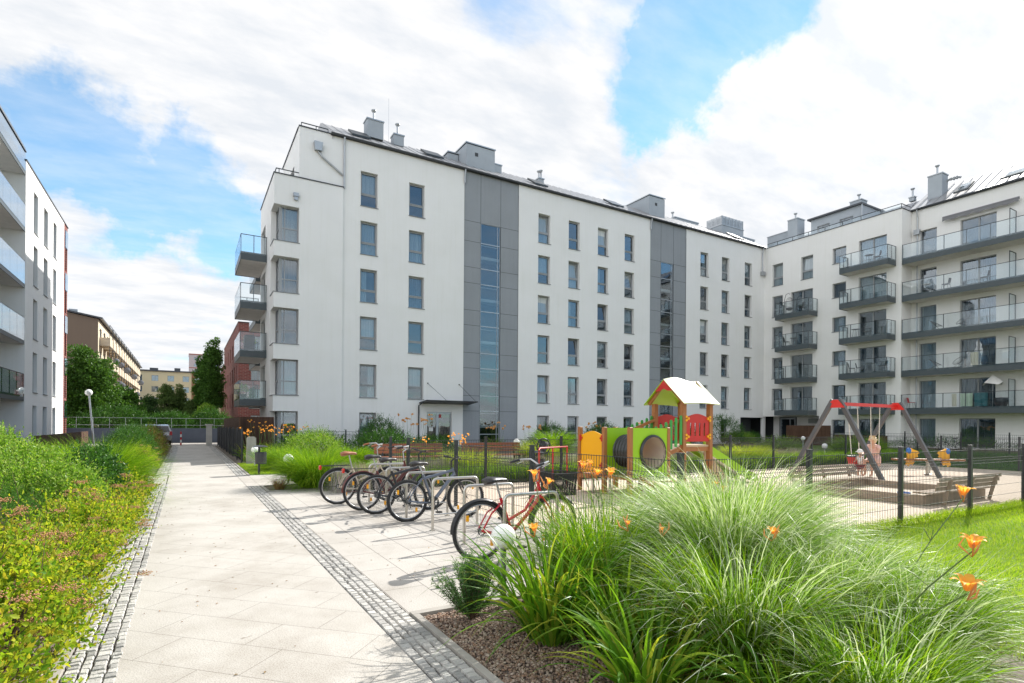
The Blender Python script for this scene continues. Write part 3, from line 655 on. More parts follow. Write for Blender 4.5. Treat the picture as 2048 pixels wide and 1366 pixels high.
# second section wall
n1 = (yw(1871,XS), yw(1837,XS)); n2 = (yw(1990.5,XS), yw(1918,XS)); n3 = (11.6,14.6); n4 = (8.6,10.2)
h2 = []
for k in range(6):
    for a, b in (n1, n2, n3, n4): h2.append((a,b,(3*k+.15 if k else .1),ZT[k]+.02,'d'))
wall_holes(wl, W2, 6.0, YE, 0, 19.3, [h[:4] for h in h2])
wl.sheet((XS,6,0),(64,6,0),(64,6,19.3),(XS,6,19.3)); wl.sheet((64,6,0),(64,50,0),(64,50,21),(64,6,21))
wl.build('wall', M['stucco2'], B)
MB().box(XS+1.5,63.5,6.3,49,.02,19).build('interior', M['interior'], B)
MB().box(XR+1.9,XS+1.5,YE+.3,49,.02,18.1).build('interior', M['interior'], B)
FL1 = {'w':['c','b','g',None,'c','g'],'w3':['g','g','c','c',None,'h'],'d':['g','g','B','g','g','c']}
for i, (a, b, c, e, t) in enumerate(h1):
    k = min(5, int(c/3+.2)) if c > .5 or t != 'd' else 0
    if t == 'd': win(B, W1, a, b, c, e, tr=0, mull=1, fill=('B' if (k == 2 and a > 28) else 'c' if (k in (4,5) and a < 28) else 'g' if (i % 3) else None), sill=False, name='balcony_door')
    elif t == 'w3': win(B, W1, a, b, c, e, tr=0, fill=('c' if k in (2,3) else 'g'), open_=False)
    else: win(B, W1, a, b, c, e, fill=['c','g','B','b','g','c'][k], open_=(k == 5))
for i, (a, b, c, e, t) in enumerate(h2):
    k = int(c/3+.2); wide = b-a > 2
    win(B, W2, a, b, c, e, tr=0, mull=1 if wide else 0, fill=('g' if (k*2+i) % 3 else ('c' if k < 4 else None)) if k < 5 else None, sill=False, name='balcony_door')
for k in range(1,6):
    if k < 5: balcony(B, W1, 29.4, 32.7, 3*k+.13, 1.38, 4)
    balcony(B, W1, 22.95, 26.75, 3*k+.13, 1.32, 5)
    o = balcony(B, W2, 7.0, YE-.03, 3*k+.13, 1.6, 12, sides=(True,False))
    m = MB()
    for y in (15.9,): # privacy frame between neighbours
        for d0, d1_ in ((.1,.14),(1.2,1.24)): fbox(m, W2, y-.02, y+.02, d0, d1_, 3*k+.17, 3*k+2.1)
        fbox(m, W2, y-.02, y+.02, .14, 1.2, 3*k+2.06, 3*k+2.1)
    pf = m.build('divider_frame', M['steel_dark'], B); m = MB(); fbox(m, W2, 15.895, 15.905, .14, 1.2, 3*k+.2, 3*k+2.06); m.build('glass_panel', M['bglass'], pf)
MB().tube([(XS-.06,15.0,0),(XS-.06,15.0,19.1)],.04,6).build('downpipe', M['zinc'], B)
MB().tube([(XS-.1,YE-.45,0),(XS-.1,YE-.45,18.6),(XS-.25,YE-.45,19.2)],.05,8).box(XS-.3,XS-.05,YE-.65,YE-.25,17.2,17.6).build('downpipe', M['zinc'], B)
# roofs
rf = MB(); seam_roof(rf, W2, 6.0, YE+.1, 3.6, 19.38, 21.9, .62); rf.sheet((XS+3.6,6,21.9),(XS+3.6,YE+.1,21.9),(64,YE+.1,21.9),(64,6,21.9)); rf.build('roof', M['roof'], B)
rf = MB(); W1b = Fr((XR+2.2,0,0),(0,1,0),(-1,0,0)); seam_roof(rf, W1b, YE+.1, Y0+3, 3.4, 18.5, 21.4, .62); rf.sheet((XR+5.6,YE+.1,21.4),(XR+5.6,Y0+3,21.4),(64,Y0+3,21.4),(64,YE+.1,21.4))
rf.add([(XR+2.1,YE+.08,18.4),(XR+5.6,YE+.08,21.4),(64,YE+.08,21.4),(64,YE+.08,18.4)],[(0,1,2,3)]); rf.build('roof', M['roof'], B)
g = MB(); g.tube([(XS-.16,6,19.28),(XS-.16,YE,19.28)],.085,8); g.box(XS-.08,XS+.02,6,YE,19.2,19.36); g.build('gutter', M['gutter'], B)
MB().box(XR-.05,XR+.34,YE-.05,Y0-.05,19.2,19.25).box(XR+.34,XS+.1,YE-.05,YE+.3,19.2,19.25).build('parapet_cap', M['gutter'], B)
m = MB(); m.bar((XR+.15,YE+.1,19.65),(XR+.15,Y0-.2,19.65),.045); m.bar((XR+.15,YE+.1,19.65),(XS,YE+.1,19.65),.045)
for y in np.arange(YE+.1,Y0,1.55): m.bar((XR+.15,y,19.25),(XR+.15,y,19.65),.04)
m.build('terrace_rail', M['steel_dark'], B)
m = MB(); m.box(XR+.13,XR+.14,YE+.15,Y0-.2,19.27,19.6); m.build('glass_panel', M['bglass'], B)
# penthouse dormer with two windows
Wp = Fr((XR+2.2,0,0),(0,1,0),(-1,0,0)); py0, py1 = 26.75, 31.4
pm = MB(); ph = [(27.5,28.7,18.6,20.65),(29.6,30.8,18.6,20.65)]
wall_holes(pm, Wp, py0, py1, 18.3, 21.4, ph, .15)
pm.sheet((XR+2.2,py0,18.3),(XR+6,py0,18.3),(XR+6,py0,21.4),(XR+2.2,py0,21.4)); pm.sheet((XR+2.2,py1,18.3),(XR+6,py1,18.3),(XR+6,py1,21.4),(XR+2.2,py1,21.4))
o = pm.build('penthouse_dormer', M['pent'], B); MB().box(XR+1.95,XR+6.1,py0-.1,py1+.25,21.4,21.55).build('cover_plate', M['gutter'], o)
for a, b, c, e in ph: win(B, Wp, a, b, c, e, tr=0, fill=None, rec=.08)
MB().tube([(XR+2.1,py0-.05,21.4),(XR+2.1,py0-.05,18.4)],.05,8).build('downpipe', M['zinc'], B)
stack(B,(XR+4.0,28.0),21.5,(1.0,1.0,.9),((.1,0,.6),)); stack(B,(XR+2.8,33.3),19,(1.2,1.0,3.1),((-.1,0,.6),)); stack(B,(XR+4,35.6),19.5,(1.4,2.4,2.0),()); stack(B,(XR+5,24.0),21.3,(.4,.4,.3),((0,0,.7),))
stack(B,(XS+1.6,21.4),19.9,(1.0,1.0,2.15),((-.1,0,.75),)); stack(B,(XS+1.2,12.6),19.6,(1.2,1.1,1.5),((0,0,.5),))
m = MB()
for q in range(3): m.tube([(XS+2.0,20.9-.2*q,21.6),(XS+2.0,20.6-.2*q,21.7),(XS+2.0,20.4-.2*q,21.55)],.09,8)
m.build('vent_pipe', M['zinc'], B)
for y0_, y1_ in ((19.0,19.9),(15.4,17.0),(13.6,15.1)):
    m = MB(); a, b = .45, 1.75; zz = lambda d: 19.38+.70*(d+.12)
    for t0, t1, fa in ((.06,.2,0),): m.add([(XS+a,y0_,zz(a)+t0),(XS+a,y1_,zz(a)+t0),(XS+b,y1_,zz(b)+t0),(XS+b,y0_,zz(b)+t0),(XS+a,y0_,zz(a)+t1),(XS+a,y1_,zz(a)+t1),(XS+b,y1_,zz(b)+t1),(XS+b,y0_,zz(b)+t1)],[(0,3,2,1),(4,5,6,7),(0,1,5,4),(1,2,6,5),(2,3,7,6),(3,0,4,7)])
    rw = m.build('roof_window', M['steel_dark'], B)
    MB().sheet((XS+a+.15,y0_+.12,zz(a+.15)+.215),(XS+a+.15,y1_-.12,zz(a+.15)+.215),(XS+b-.15,y1_-.12,zz(b-.15)+.215),(XS+b-.15,y0_+.12,zz(b-.15)+.215)).build('pane', M['glass'], rw)
# rolled awning over the top balcony door
aw = MB(); aw.tube([(XS-.25,15.7,17.95),(XS-.25,20.3,17.95)],.11,8)
n = 22
for i in range(n):
    ya, yb = 15.7+4.6*i/n, 15.7+4.6*(i+1)/n; za, zb = 17.68+.05*math.sin(i*1.6), 17.68+.05*math.sin((i+1)*1.6)
    aw.sheet((XS-.36,ya,za),(XS-.36,yb,zb),(XS-.34,yb,17.95),(XS-.34,ya,17.95))
M['awning'] = plain('grey_awning_cloth', (.20,.20,.21), .8); aw.build('awning', M['awning'], B)
# entrance of the right wing
m = MB(); X = XR+1.55
for y in (33.9,32.9,32.4): m.box(X-.08,X,y,y+.09,0,2.5)
m.box(X-.08,X,32.49,32.9,2.35,2.5); m.box(X-.08,X,32.99,33.9,2.35,2.5)
o = m.build('entrance_door', M['zinc'], B); MB().box(X-.05,X-.04,32.45,33.95,.02,2.45).build('pane', M['glass'], o)
MB().box(X-.01,X+.0,32.3,34.1,.02,2.55).build('door_back', M['interior'], o)
# number board beside the entrance
def text(name, s, size, mat, mtx, parent=None, ext=.004):
    c = bpy.data.curves.new(name, 'FONT'); c.body = s; c.size = size; c.extrude = ext; c.align_x = 'CENTER'
    t = bpy.data.objects.new(name, c); COL.objects.link(t); dg = bpy.context.evaluated_depsgraph_get(); me = bpy.data.meshes.new_from_object(t.evaluated_get(dg)); bpy.data.objects.remove(t)
    me.transform(mtx); o = link(name, me, mat, parent); return o
sg = MB(); sx = XR+1.5; sg.box(sx-.03,sx,30.0,31.1,1.95,2.4)
M['board'] = plain('pale_number_board', (.34,.36,.35), .5); ob = sg.build('number_board', M['board'], B)
mt4 = Matrix(((0,0,1,0),(-1,0,0,0),(0,1,0,0),(0,0,0,1)))
def face_left(y, z, x): return Matrix.Translation(Vector((x,y,z)) - wloc(ob)) @ Matrix(((0,0,-1,0),(-1,0,0,0),(0,1,0,0),(0,0,0,1)))
text('lettering', '11', .26, M['black'], face_left(30.28,2.08,sx-.036), ob)
# ------------------------------------------------------------------ ground, paths, kerbs
M['soil'] = plain('planting_soil', (.085,.065,.048), .95, c2=(.05,.038,.028), sc=2.5, amt=.8, bump=.6, bsc=30, speck=(60,(.16,.13,.10),.55,.7))
M['gravel_base'] = plain('gravel_bed_base', (.20,.16,.13), .95, c2=(.09,.07,.06), sc=18, amt=.6, bump=.8, bsc=50)
M['lawn_base'] = plain('lawn_soil', (.12,.20,.025), .95, c2=(.08,.14,.018), sc=1.2, amt=.8, bump=.6, bsc=40)
M['sand'] = plain('playground_sand', (.55,.42,.30), .95, c2=(.42,.31,.215), sc=1.6, amt=.9, bump=.9, bsc=9, speck=(35,(.62,.52,.41),.5,.7))
M['asphalt'] = plain('asphalt', (.09,.09,.092), .9, bump=.3, bsc=80)
M['slab'] = bricks('granite_look_slabs', (.53,.50,.455), (.51,.48,.435), (.27,.25,.22), .85, .424, .003, plane='xy', rotz=PI/4, offset=.37, speck=(110,(.66,.65,.63)), nsc=.9, bump=.25)
M['slab2'] = bricks('granite_look_slabs_staggered', (.52,.49,.445), (.49,.46,.42), (.17,.155,.135), .8, .41, .004, plane='yx', offset=.5, speck=(110,(.66,.65,.63)), nsc=.9, bump=.25)
M['concrete'] = plain('concrete_kerb', (.40,.37,.33), .9, c2=(.30,.28,.25), sc=4, bump=.3, bsc=60)
M['cobble'] = islands('granite_cobbles', [(.40,.385,.36),(.54,.52,.48),(.46,.44,.41),(.60,.575,.53),(.34,.33,.31)], .8, .8, 70)
g = MB(); g.sheet((-900,-300,-.03),(900,-300,-.03),(900,1400,-.03),(-900,1400,-.03)); struct('ground', g, M['soil'])
g = MB(); g.sheet((-.36,-6,.0),(1.33,-6,.0),(1.33,44.7,.0),(-.5,44.7,.0)); struct('path', g, M['slab'])
g = MB(); g.sheet((1.34,15.5,.0),(40,15.5,.0),(40,18.7,.0),(1.34,18.7,.0)); struct('cross_path', g, M['slab2'])
g = MB(); g.sheet((-9,17.1,-.004),(-.44,17.1,-.004),(-.46,19.7,-.004),(-9,19.7,-.004)); struct('side_path', g, M['slab2'])
g = MB(); g.sheet((1.63,4.47,.0),(4.62,4.47,.0),(4.62,14.0,.0),(1.63,14.0,.0)); struct('bicycle_parking_paving', g, M['slab2'])
g = MB(); g.sheet((4.62,4.6,-.008),(27,4.6,-.008),(27,13.3,-.008),(4.62,13.3,-.008)); struct('sand', g, M['sand'])
g = MB(); g.sheet((5.4,-8,-.02),(49,-8,-.02),(49,4.58,-.02),(5.4,4.58,-.02)); g.sheet((27.02,4.6,-.02),(49,4.6,-.02),(49,30,-.02),(27.02,30,-.02)); g.sheet((1.75,18.75,-.02),(27,18.75,-.02),(27,24,-.02),(1.75,24,-.02)); struct('lawn', g, M['lawn_base'])
g = MB(); g.sheet((-30,44.7,-.01),(14,44.7,-.01),(14,51.5,-.01),(-30,51.5,-.01)); struct('road', g, M['asphalt'] if False else M['concrete'])
g = MB(); g.sheet((1.72,-3,-.015),(5.4,-3,-.015),(5.4,4.38,-.015),(1.72,4.38,-.015)); struct('gravel_bed', g, M['gravel_base'])
k = MB()
k.box(1.635,1.69,-3,4.38,-.1,.02); k.box(1.635,4.62,4.385,4.465,-.1,.02); k.box(1.64,1.70,18.76,44.6,-.1,.02); k.box(1.64,4.6,14.02,14.08,-.1,.02); k.box(1.64,1.70,14.09,15.4,-.1,.02)
k.box(-.75,-.67,-3,17.0,-.1,.02); k.box(-.78,-.70,19.8,44.6,-.1,.02); k.box(-9,-.67,17.01,17.08,-.1,.02)
struct('kerb', k, M['concrete'])
def cobbles(name, x0, x1, ya, yb, n, near):
    V = []; Fc = []; rr = np.random.RandomState(int(ya*7+x0*100) % 1000)
    w_ = (x1-x0)/n; y = ya; mb = MB(); edges = [x0]+[x0+w_*c+(rr.rand()-.5)*.02 for c in range(1,n)]+[x1]
    for c in range(n):
        y = ya - rr.rand()*.05; xa = edges[c]
        while y < yb:
            L = w_*(.75+rr.rand()*.6); z = .003+rr.rand()*.006; gp = .003+rr.rand()*.004
            dz = (rr.rand(4)-.5)*.006; jx = (rr.rand()-.5)*.010; a, b, c0, c1 = xa+gp+jx, edges[c+1]-gp+(rr.rand()-.5)*.010, y+gp, y+L-gp*rr.rand(); bv = .007
            n0 = len(mb.v)
            mb.v += [(a,c0,-.03),(b,c0,-.03),(b,c1,-.03),(a,c1,-.03),(a,c0,z-.012),(b,c0,z-.012),(b,c1,z-.012),(a,c1,z-.012),
                     (a+bv,c0+bv,z+dz[0]),(b-bv,c0+bv,z+dz[1]),(b-bv,c1-bv,z+dz[2]),(a+bv,c1-bv,z+dz[3])]
            mb.f += [tuple(i+n0 for i in f) for f in ((0,1,5,4),(1,2,6,5),(2,3,7,6),(3,0,4,7),(4,5,9,8),(5,6,10,9),(6,7,11,10),(7,4,8,11),(8,9,10,11))]
            y += L
    o = struct(name, mb, M['cobble'], 'structure')
cobbles('cobble_strip', 1.335, 1.63, 1, 15.45, 4, True); cobbles('cobble_strip', 1.335, 1.63, 18.75, 44.6, 3, False)
cobbles('cobble_strip', -.665, -.365, 1, 17.0, 4, True); cobbles('cobble_strip', -.695, -.405, 19.8, 44.6, 3, False)
# a few dropped leaves on the paving (nobody would count them)
M['deadleaf'] = islands('dropped_leaf', [(.30,.14,.05),(.22,.16,.07),(.38,.24,.08)], .8, .2, 80)
m = MB()
for i in range(150):
    x, y = (R.uniform(-.3,1.3), R.uniform(2.5,14)) if i % 3 else (R.uniform(1.7,3.1), R.uniform(4.6,12)); s = R.uniform(.006,.018); a = R.random()*6.28; c, q = math.cos(a)*s, math.sin(a)*s
    m.add([(x-c,y-q,.004),(x+q*.5,y-c*.5,.009),(x+c,y+q,.004),(x-q*.5,y+c*.5,.009)],[(0,1,2),(0,2,3)])
struct('leaf_litter', m, M['deadleaf'], 'stuff')
# loose stones of the gravel bed
M['pebble'] = islands('river_pebbles', [(.28,.17,.11),(.38,.27,.20),(.18,.12,.09),(.50,.41,.33),(.30,.21,.15),(.13,.09,.075)], .7, .3, 80)
def pebbles(x0, x1, y0, y1, n, r, name='gravel', dens=None):
    rr = np.random.RandomState(5); ph = (1+5**.5)/2
    ico = np.array([(-1,ph,0),(1,ph,0),(-1,-ph,0),(1,-ph,0),(0,-1,ph),(0,1,ph),(0,-1,-ph),(0,1,-ph),(ph,0,-1),(ph,0,1),(-ph,0,-1),(-ph,0,1)])/1.9
    fi = np.array([(0,11,5),(0,5,1),(0,1,7),(0,7,10),(0,10,11),(1,5,9),(5,11,4),(11,10,2),(10,7,6),(7,1,8),(3,9,4),(3,4,2),(3,2,6),(3,6,8),(3,8,9),(4,9,5),(2,4,11),(6,2,10),(8,6,7),(9,8,1)])
    P = np.stack([x0+rr.rand(n)*(x1-x0), y0+rr.rand(n)*(y1-y0), rr.rand(n)*.015-.012], 1)
    S = r*(.5+rr.rand(n,3)*.9)*np.array([1,1,.7]); a = rr.rand(n)*6.28
    v = ico[None]*S[:,None]*(1+.18*(rr.rand(n,12,1)-.5)); x = v[...,0]*np.cos(a)[:,None]-v[...,1]*np.sin(a)[:,None]; y = v[...,0]*np.sin(a)[:,None]+v[...,1]*np.cos(a)[:,None]
    V = np.stack([x,y,v[...,2]],-1)+P[:,None]; Ff = fi[None]+12*np.arange(n)[:,None,None]
    me = np_mesh(name, V.reshape(-1,3), Ff.reshape(-1,3)); o = link(name, me, M['pebble'], None, True, kind='stuff'); return o
pebbles(1.70,3.0,2.2,4.36,14000,.012)
pebbles(-1.3,-.68,2.8,17,2500,.014,'gravel')

# ------------------------------------------------------------------ left building
XL = -7.42
B = thing('apartment_block', 'white apartment block on the far left with blue-tinted glass balconies and narrow windows', 'apartment block', (XL,40,0))
FLb = Fr((XL,0,0),(0,1,0),(1,0,0))
def yl(px): 
    s = (px-1024)/1109; c, q = math.cos(YAW), math.sin(YAW); return XL*(c-q*s)/(q+c*s)
ye = yl(48.5); cols = [(yl(64.7),yl(73.3)),(yl(85.3),yl(93.3)),(yl(104.2),yl(110.8))]; yb = yl(125.6); y2 = yl(132.5)
hl = []
for a, b in cols:
    for k in range(5): hl.append((a,b,(.3 if k == 0 else 3*k+.25),3*k+2.5))
wl = MB(); wall_holes(wl, FLb, ye, yb, 0, 15.5, hl, .22)
wl.sheet((XL,ye,0),(XL-1.6,ye,0),(XL-1.6,ye,15.5),(XL,ye,15.5)); wl.sheet((XL,ye,15.5),(XL,yb,15.5),(XL-12,yb,15.5),(XL-12,ye,15.5))
F2 = Fr((XL-1.6,0,0),(0,1,0),(1,0,0)); hb = []
for k in range(6):
    for a, b in ((ye-3.2,ye-1.0),(ye-6.4,ye-4.4),(ye-10,ye-7.6)): hb.append((a,b,3*k+.2,3*k+2.4))
wall_holes(wl, F2, ye-22, ye, 0, 16.6, hb, .2)
wl.box(XL-1.6,XL-.02,ye-22,ye-.02,15.45,15.9)
wl.build('wall', M['stucco'], B)
bw = MB(); F3 = Fr((XL+.0,0,0),(0,1,0),(1,0,0)); hbb = [(yb+.5,y2-.3,3*k+.3,3*k+1.9) for k in range(5)]
wall_holes(bw, F3, yb+.01, y2, 0, 15.5, hbb, .5); bw.sheet((XL,y2,0),(XL-10,y2,0),(XL-10,y2,15.5),(XL,y2,15.5)); bw.sheet((XL,yb,15.49),(XL,y2,15.49),(XL-10,y2,15.49),(XL-10,yb,15.49)); bw.build('brick_wall', M['brick_y'], B)
for k in range(5):
    m = MB(); fbox(m, F3, yb+.3, y2-.1, .02, .05, 3*k+1.9, 3*k+3.1); m.build('glass_panel', M['bglass2'], B)
MB().box(XL-10,XL-.9,ye+.4,y2-.3,.02,15.3).build('interior', M['interior'], B); MB().box(XL-10,XL-2.5,ye-21.5,ye+.3,.02,15.3).build('interior', M['interior'], B)
MB().box(XL-.3,XL+.05,ye-.03,y2+.05,15.5,15.56).box(XL-1.7,XL+.03,ye-22,ye-.03,15.9,15.96).build('parapet_cap', M['gutter'], B)
for i, (a, b, c, e) in enumerate(hl): win(B, FLb, a, b, c, e, tr=0, fill=['g','c',None][i % 3], rec=.16)
for i, (a, b, c, e) in enumerate(hb): win(B, F2, a, b, c, e, tr=0, mull=1, fill=['g','c',None][i % 3], rec=.1, sill=False, name='balcony_door')
for k in range(1,6):
    zf = 3*k+.0
    o = balcony(B, F2, ye-16, ye-.01, zf, 1.58, 13, rail=1.15, g='bglass2' if k > 2 else 'bglass', fz=(-.3,.0), sides=(True,False))
# ------------------------------------------------------------------ red brick building
B = thing('brick_building', 'red brick apartment building behind the end balconies of the white block', 'apartment block', (5,69,0))
Fb = Fr((0,69,0),(1,0,0),(0,-1,0)); Fs = Fr((5,0,0),(0,1,0),(-1,0,0))
hf = [(a,a+w_,3*k+.4,3*k+2.5) for k in range(4) for a, w_ in ((6.3,1.5),(9.4,2.2),(12.8,1.5),(15.6,1.5))]
m = MB(); wall_holes(m, Fb, 5, 18, 0, 12.9, hf, .5); m.sheet((5,69,12.9),(18,69,12.9),(18,96,12.9),(5,96,12.9)); m.build('wall', M['brick'], B)
hs = [(a,a+1.2,3*k+.5,3*k+2.3) for k in range(4) for a in (71,74,77.5,81.5,86,91)]
m = MB(); wall_holes(m, Fs, 69, 96, 0, 12.9, hs, .4); m.build('wall', M['brick_y'], B)
Fs2 = Fr((5.3,0,0),(0,1,0),(-1,0,0)); m = MB(); wall_holes(m, Fs2, 96, 112, 0, 11.2, [(a,a+1.2,3*k+.5,3*k+2.2) for k in range(3) for a in (98,102,106)], .4); m.sheet((5.3,96,11.2),(5.3,112,11.2),(18,112,11.2),(18,96,11.2)); m.build('wall', M['brick_y'], B)
MB().box(5.6,17.5,69.7,95.5,.02,12.7).box(5.9,17,96,111,.02,11).build('interior', M['interior'], B)
for a, b, c, e in hf: win(B, Fb, a, b, c, e, tr=0, mull=1, fill='c', rec=.4, sill=False)
for a, b, c, e in hs: win(B, Fs, a, b, c, e, tr=0, mull=1, fill='c', rec=.08, sill=False)
for k in range(1,4): balcony(B, Fb, 9.0, 12.0, 3*k, 1.3, 4, fz=(-.2,.0))
MB().box(4.95,18,68.9,69.2,12.9,12.98).box(4.95,5.25,69.2,96,12.9,12.98).build('parapet_cap', M['gutter'], B)
# ------------------------------------------------------------------ old block with loggias and dishes
M['brown'] = plain('brown_gable_render', (.24,.175,.125), .9, c2=(.19,.135,.10), sc=.5, amt=.9, stretch=(1,1,.1))
M['cream'] = plain('cream_panel_wall', (.66,.57,.43), .9, c2=(.55,.47,.35), sc=.6, amt=.9)
M['loggia'] = plain('weathered_loggia_panel', (.62,.53,.40), .8, c2=(.48,.40,.30), sc=1.2)
B = thing('old_apartment_block', 'old five-storey block with brown gable and rows of weathered balconies', 'apartment block', (-10.2,92,0))
XO = -10.2; FO = Fr((XO,0,0),(0,1,0),(1,0,0))
m = MB(); m.add([(XO,92,0),(-34,92,0),(-34,92,15.6),(XO-7,92,16.6),(XO,92,15.4)],[(0,1,2,3,4)]); m.build('gable_wall', M['brown'], B)
ho = [(y+.6,y+2.4,3*k+.9,3*k+2.4) for k in range(5) for y in np.arange(93,168,4.2)]
m = MB(); wall_holes(m, FO, 92, 170, 0, 15.4, ho, .25); m.build('wall', M['cream'], B)
MB().box(XO-11,XO-.8,93,169,.02,15.2).build('interior', M['interior'], B); MB().add([(XO+.5,91.7,15.4),(XO+.5,170,15.4),(XO-7,170,16.7),(XO-7,91.7,16.7),(XO+.5,91.7,15.6),(XO+.5,170,15.6),(XO-7,170,16.9),(XO-7,91.7,16.9)],[(0,1,2,3),(7,6,5,4),(0,4,5,1),(0,3,7,4),(3,2,6,7)]).build('roof', M['gutter'], B)
for y in (98,110,125,140): MB().box(XO-4,XO-3,y,y+1.2,16.2,17.4).build('roof_chimney', M['pent'], B)
for i, (a, b, c, e) in enumerate(ho): 
    if i % 18 < 12: win(B, FO, a, b, c, e, tr=0, mull=1, fill=['c','g',None][i % 3], rec=.1, sill=False)
for k in range(5):
    for j, y in enumerate(np.arange(93.2,150,4.2)):
        o = MB(); fbox(o, FO, y, y+3.2, 0, 1.2, 3*k+.0 if k else .4, 3*k+.15 if k else .55); fbox(o, FO, y, y+3.2, 1.14, 1.2, 3*k+.15, 3*k+1.1); fbox(o, FO, y, y+.05, 0, 1.14, 3*k+.15, 3*k+1.1)
        o = o.build('balcony', M['loggia'], B)
        p = MB(); fbox(p, FO, y, y+.06, 1.12, 1.18, 3*k+1.1, 3*k+2.9); fbox(p, FO, y+3.14, y+3.2, 1.12, 1.18, 3*k+1.1, 3*k+2.9); fbox(p, FO, y, y+3.2, 1.12, 1.17, 3*k+2.84, 3*k+2.9); p.build('railing', M['steel_dark'], o)
M['dish'] = plain('grey_satellite_dish', (.22,.23,.25), .5)
for y, k, r_ in ((96.5,3,.6),(101,2,.75),(103,3,.7),(105,2,.7),(109,1,.7),(113,3,.8),(118,2,.8),(122,1,.7),(128,3,.8),(98,1,.6),(136,2,.8),(146,3,.9)):
    c = FO.p(y, 1.6, 3*k+1.3); m = MB(); r_ *= .65; m.lathe([(.001,0),(r_*.6,.05),(r_,.16),(r_*1.02,.17),(r_*.6,.08),(.001,.03)], (c.x,c.y,c.z), 14, 'y'); m.tube([(c.x,c.y+.05,c.z),(c.x-.4,c.y+.1,c.z-.3)],.025,5); m.build('satellite_dish', M['dish'], B)
# ------------------------------------------------------------------ yellow block and far tower
M['yellow'] = plain('pale_yellow_render', (.66,.56,.36), .9, c2=(.60,.51,.33), sc=.3); M['ybrown'] = plain('brown_render_strip', (.28,.15,.08), .9)
B = thing('yellow_apartment_block', 'pale yellow five-storey block across the end of the path', 'apartment block', (-4,185,0))
FY = Fr((0,185,0),(1,0,0),(0,-1,0)); hy = [(x,x+1.6,3.1*k+.9,3.1*k+2.5) for k in range(5) for x in (-16,-12.2,-8.4,-4.6,-.9,5.2,9)]
hy2 = [(2.1,3.5,3.1*k+.9,3.1*k+2.2) for k in range(5)]
m = MB(); wall_holes(m, FY, -22, 1.3, 0, 16, [h for h in hy if h[0] < 1], .25); wall_holes(m, FY, 4.3, 14, 0, 16, [h for h in hy if h[0] > 1], .25); m.build('wall', M['yellow'], B)
m = MB(); wall_holes(m, FY, 1.3, 4.3, 0, 16, hy2, .25, d=.1); m.build('wall', M['ybrown'], B)
MB().box(-22,14,185.8,195,.02,15.9).build('interior', M['interior'], B); MB().box(-22.3,14.3,184.6,196,16,16.35).build('roof', M['gutter'], B)
for h in hy+hy2: win(B, FY, *h, tr=0, mull=1, fill='c', rec=.1, sill=False)
M['wframe'] = plain('white_window_frame', (.6,.6,.58), .6)
MB().ball((4,191,16.3),2.6,16,.6).box(-3,-1.5,188,189,16.3,17.4).box(-9,-7,188,190,16.3,17.2).build('roof_cap', M['gutter'], B)
M['pink'] = plain('pale_pink_panel', (.58,.50,.50), .9); M['pinkd'] = plain('red_brown_band', (.40,.16,.13), .9)
B = thing('tower_block', 'pale pink tower block far off above the yellow roof', 'tower block', (6,300,0))
FT = Fr((0,300,0),(1,0,0),(0,-1,0)); ht = [(x,x+1.8,3*k+1,3*k+2.4) for k in range(11) for x in (3,7.4,11)]
m = MB(); wall_holes(m, FT, 1.0, 14, 0, 33.5, ht, .25); m.sheet((1,300,0),(1,312,0),(1,312,33.5),(1,300,33.5)); m.build('wall', M['pink'], B)
m = MB(); fbox(m, FT, .98, 14, .0, .05, 27.2, 27.6); fbox(m, FT, .98, 14, 0, .05, 24.2, 24.5); fbox(m, FT, .9, 14.1, -12, .1, 33.5, 34); m.build('band', M['pinkd'], B)
MB().box(1.8,13.5,300.8,311,.02,33.3).build('interior', M['interior'], B)
for h in ht:
    if h[2] > 18: win(B, FT, *h, tr=0, mull=1, fill='c', rec=.1, sill=False)
# ------------------------------------------------------------------ end of the path: ramp wall, railing, gate pillar, bollard, screens, car
M['bluewall'] = plain('blue_grey_wall', (.10,.12,.16), .85, c2=(.085,.10,.135), sc=2)
B = thing('retaining_wall', 'long blue-grey wall with a steel railing across the end of the path', 'wall', (-2,51.6,0))
MB().box(-14,6,51.6,51.9,-.02,1.15).build('wall_body', M['bluewall'], B); m = MB()
for x in np.arange(-14,6,1.0): m.bar((x,51.7,1.15),(x,51.7,1.95),.025)
for z in (1.4,1.95): m.bar((-14,51.7,z),(6,51.7,z),.025)
m.build('railing', M['zinc'], B)
M['pillar'] = plain('pale_pillar_stone', (.62,.60,.55), .9, c2=(.5,.48,.44), sc=2)
t = thing('gate_pillar', 'grey gate pillar with a flat cap at the far right of the path', 'pillar', (1.45,44.4,0)); MB().box(1.22,1.58,44.25,44.6,0,1.42).build('shaft', M['pillar'], t); MB().box(1.15,1.65,44.18,44.67,1.42,1.52).build('cap', M['pillar'], t)
M['red'] = plain('red_paint', (.50,.015,.02), .4, spec=.5, coat=.2); M['white'] = plain('white_paint', (.78,.78,.76), .5)
t = thing('bollard', 'red and white striped bollard at the far end of the path', 'bollard', (-.3,44.9,0))
for i in range(5): MB().lathe([(.001,0),(.05,0),(.05,.19),(.001,.19)],(-.3,44.9,.03+.19*i),12).build('red_band' if i % 2 == 0 else 'white_band', M['red' if i % 2 == 0 else 'white'], t)
M['screen'] = bricks('dark_fence_boards', (.03,.033,.037), (.022,.025,.028), (.008,.008,.008), 3., .11, .012, plane='zy', offset=0)
t = thing('metal_fence', 'dark panel fence running along the right edge of the path', 'fence', (1.9,34,0)); m = MB(); m.box(1.95,1.97,24.5,44.1,.08,1.32); m.build('panel', M['screen'], t)
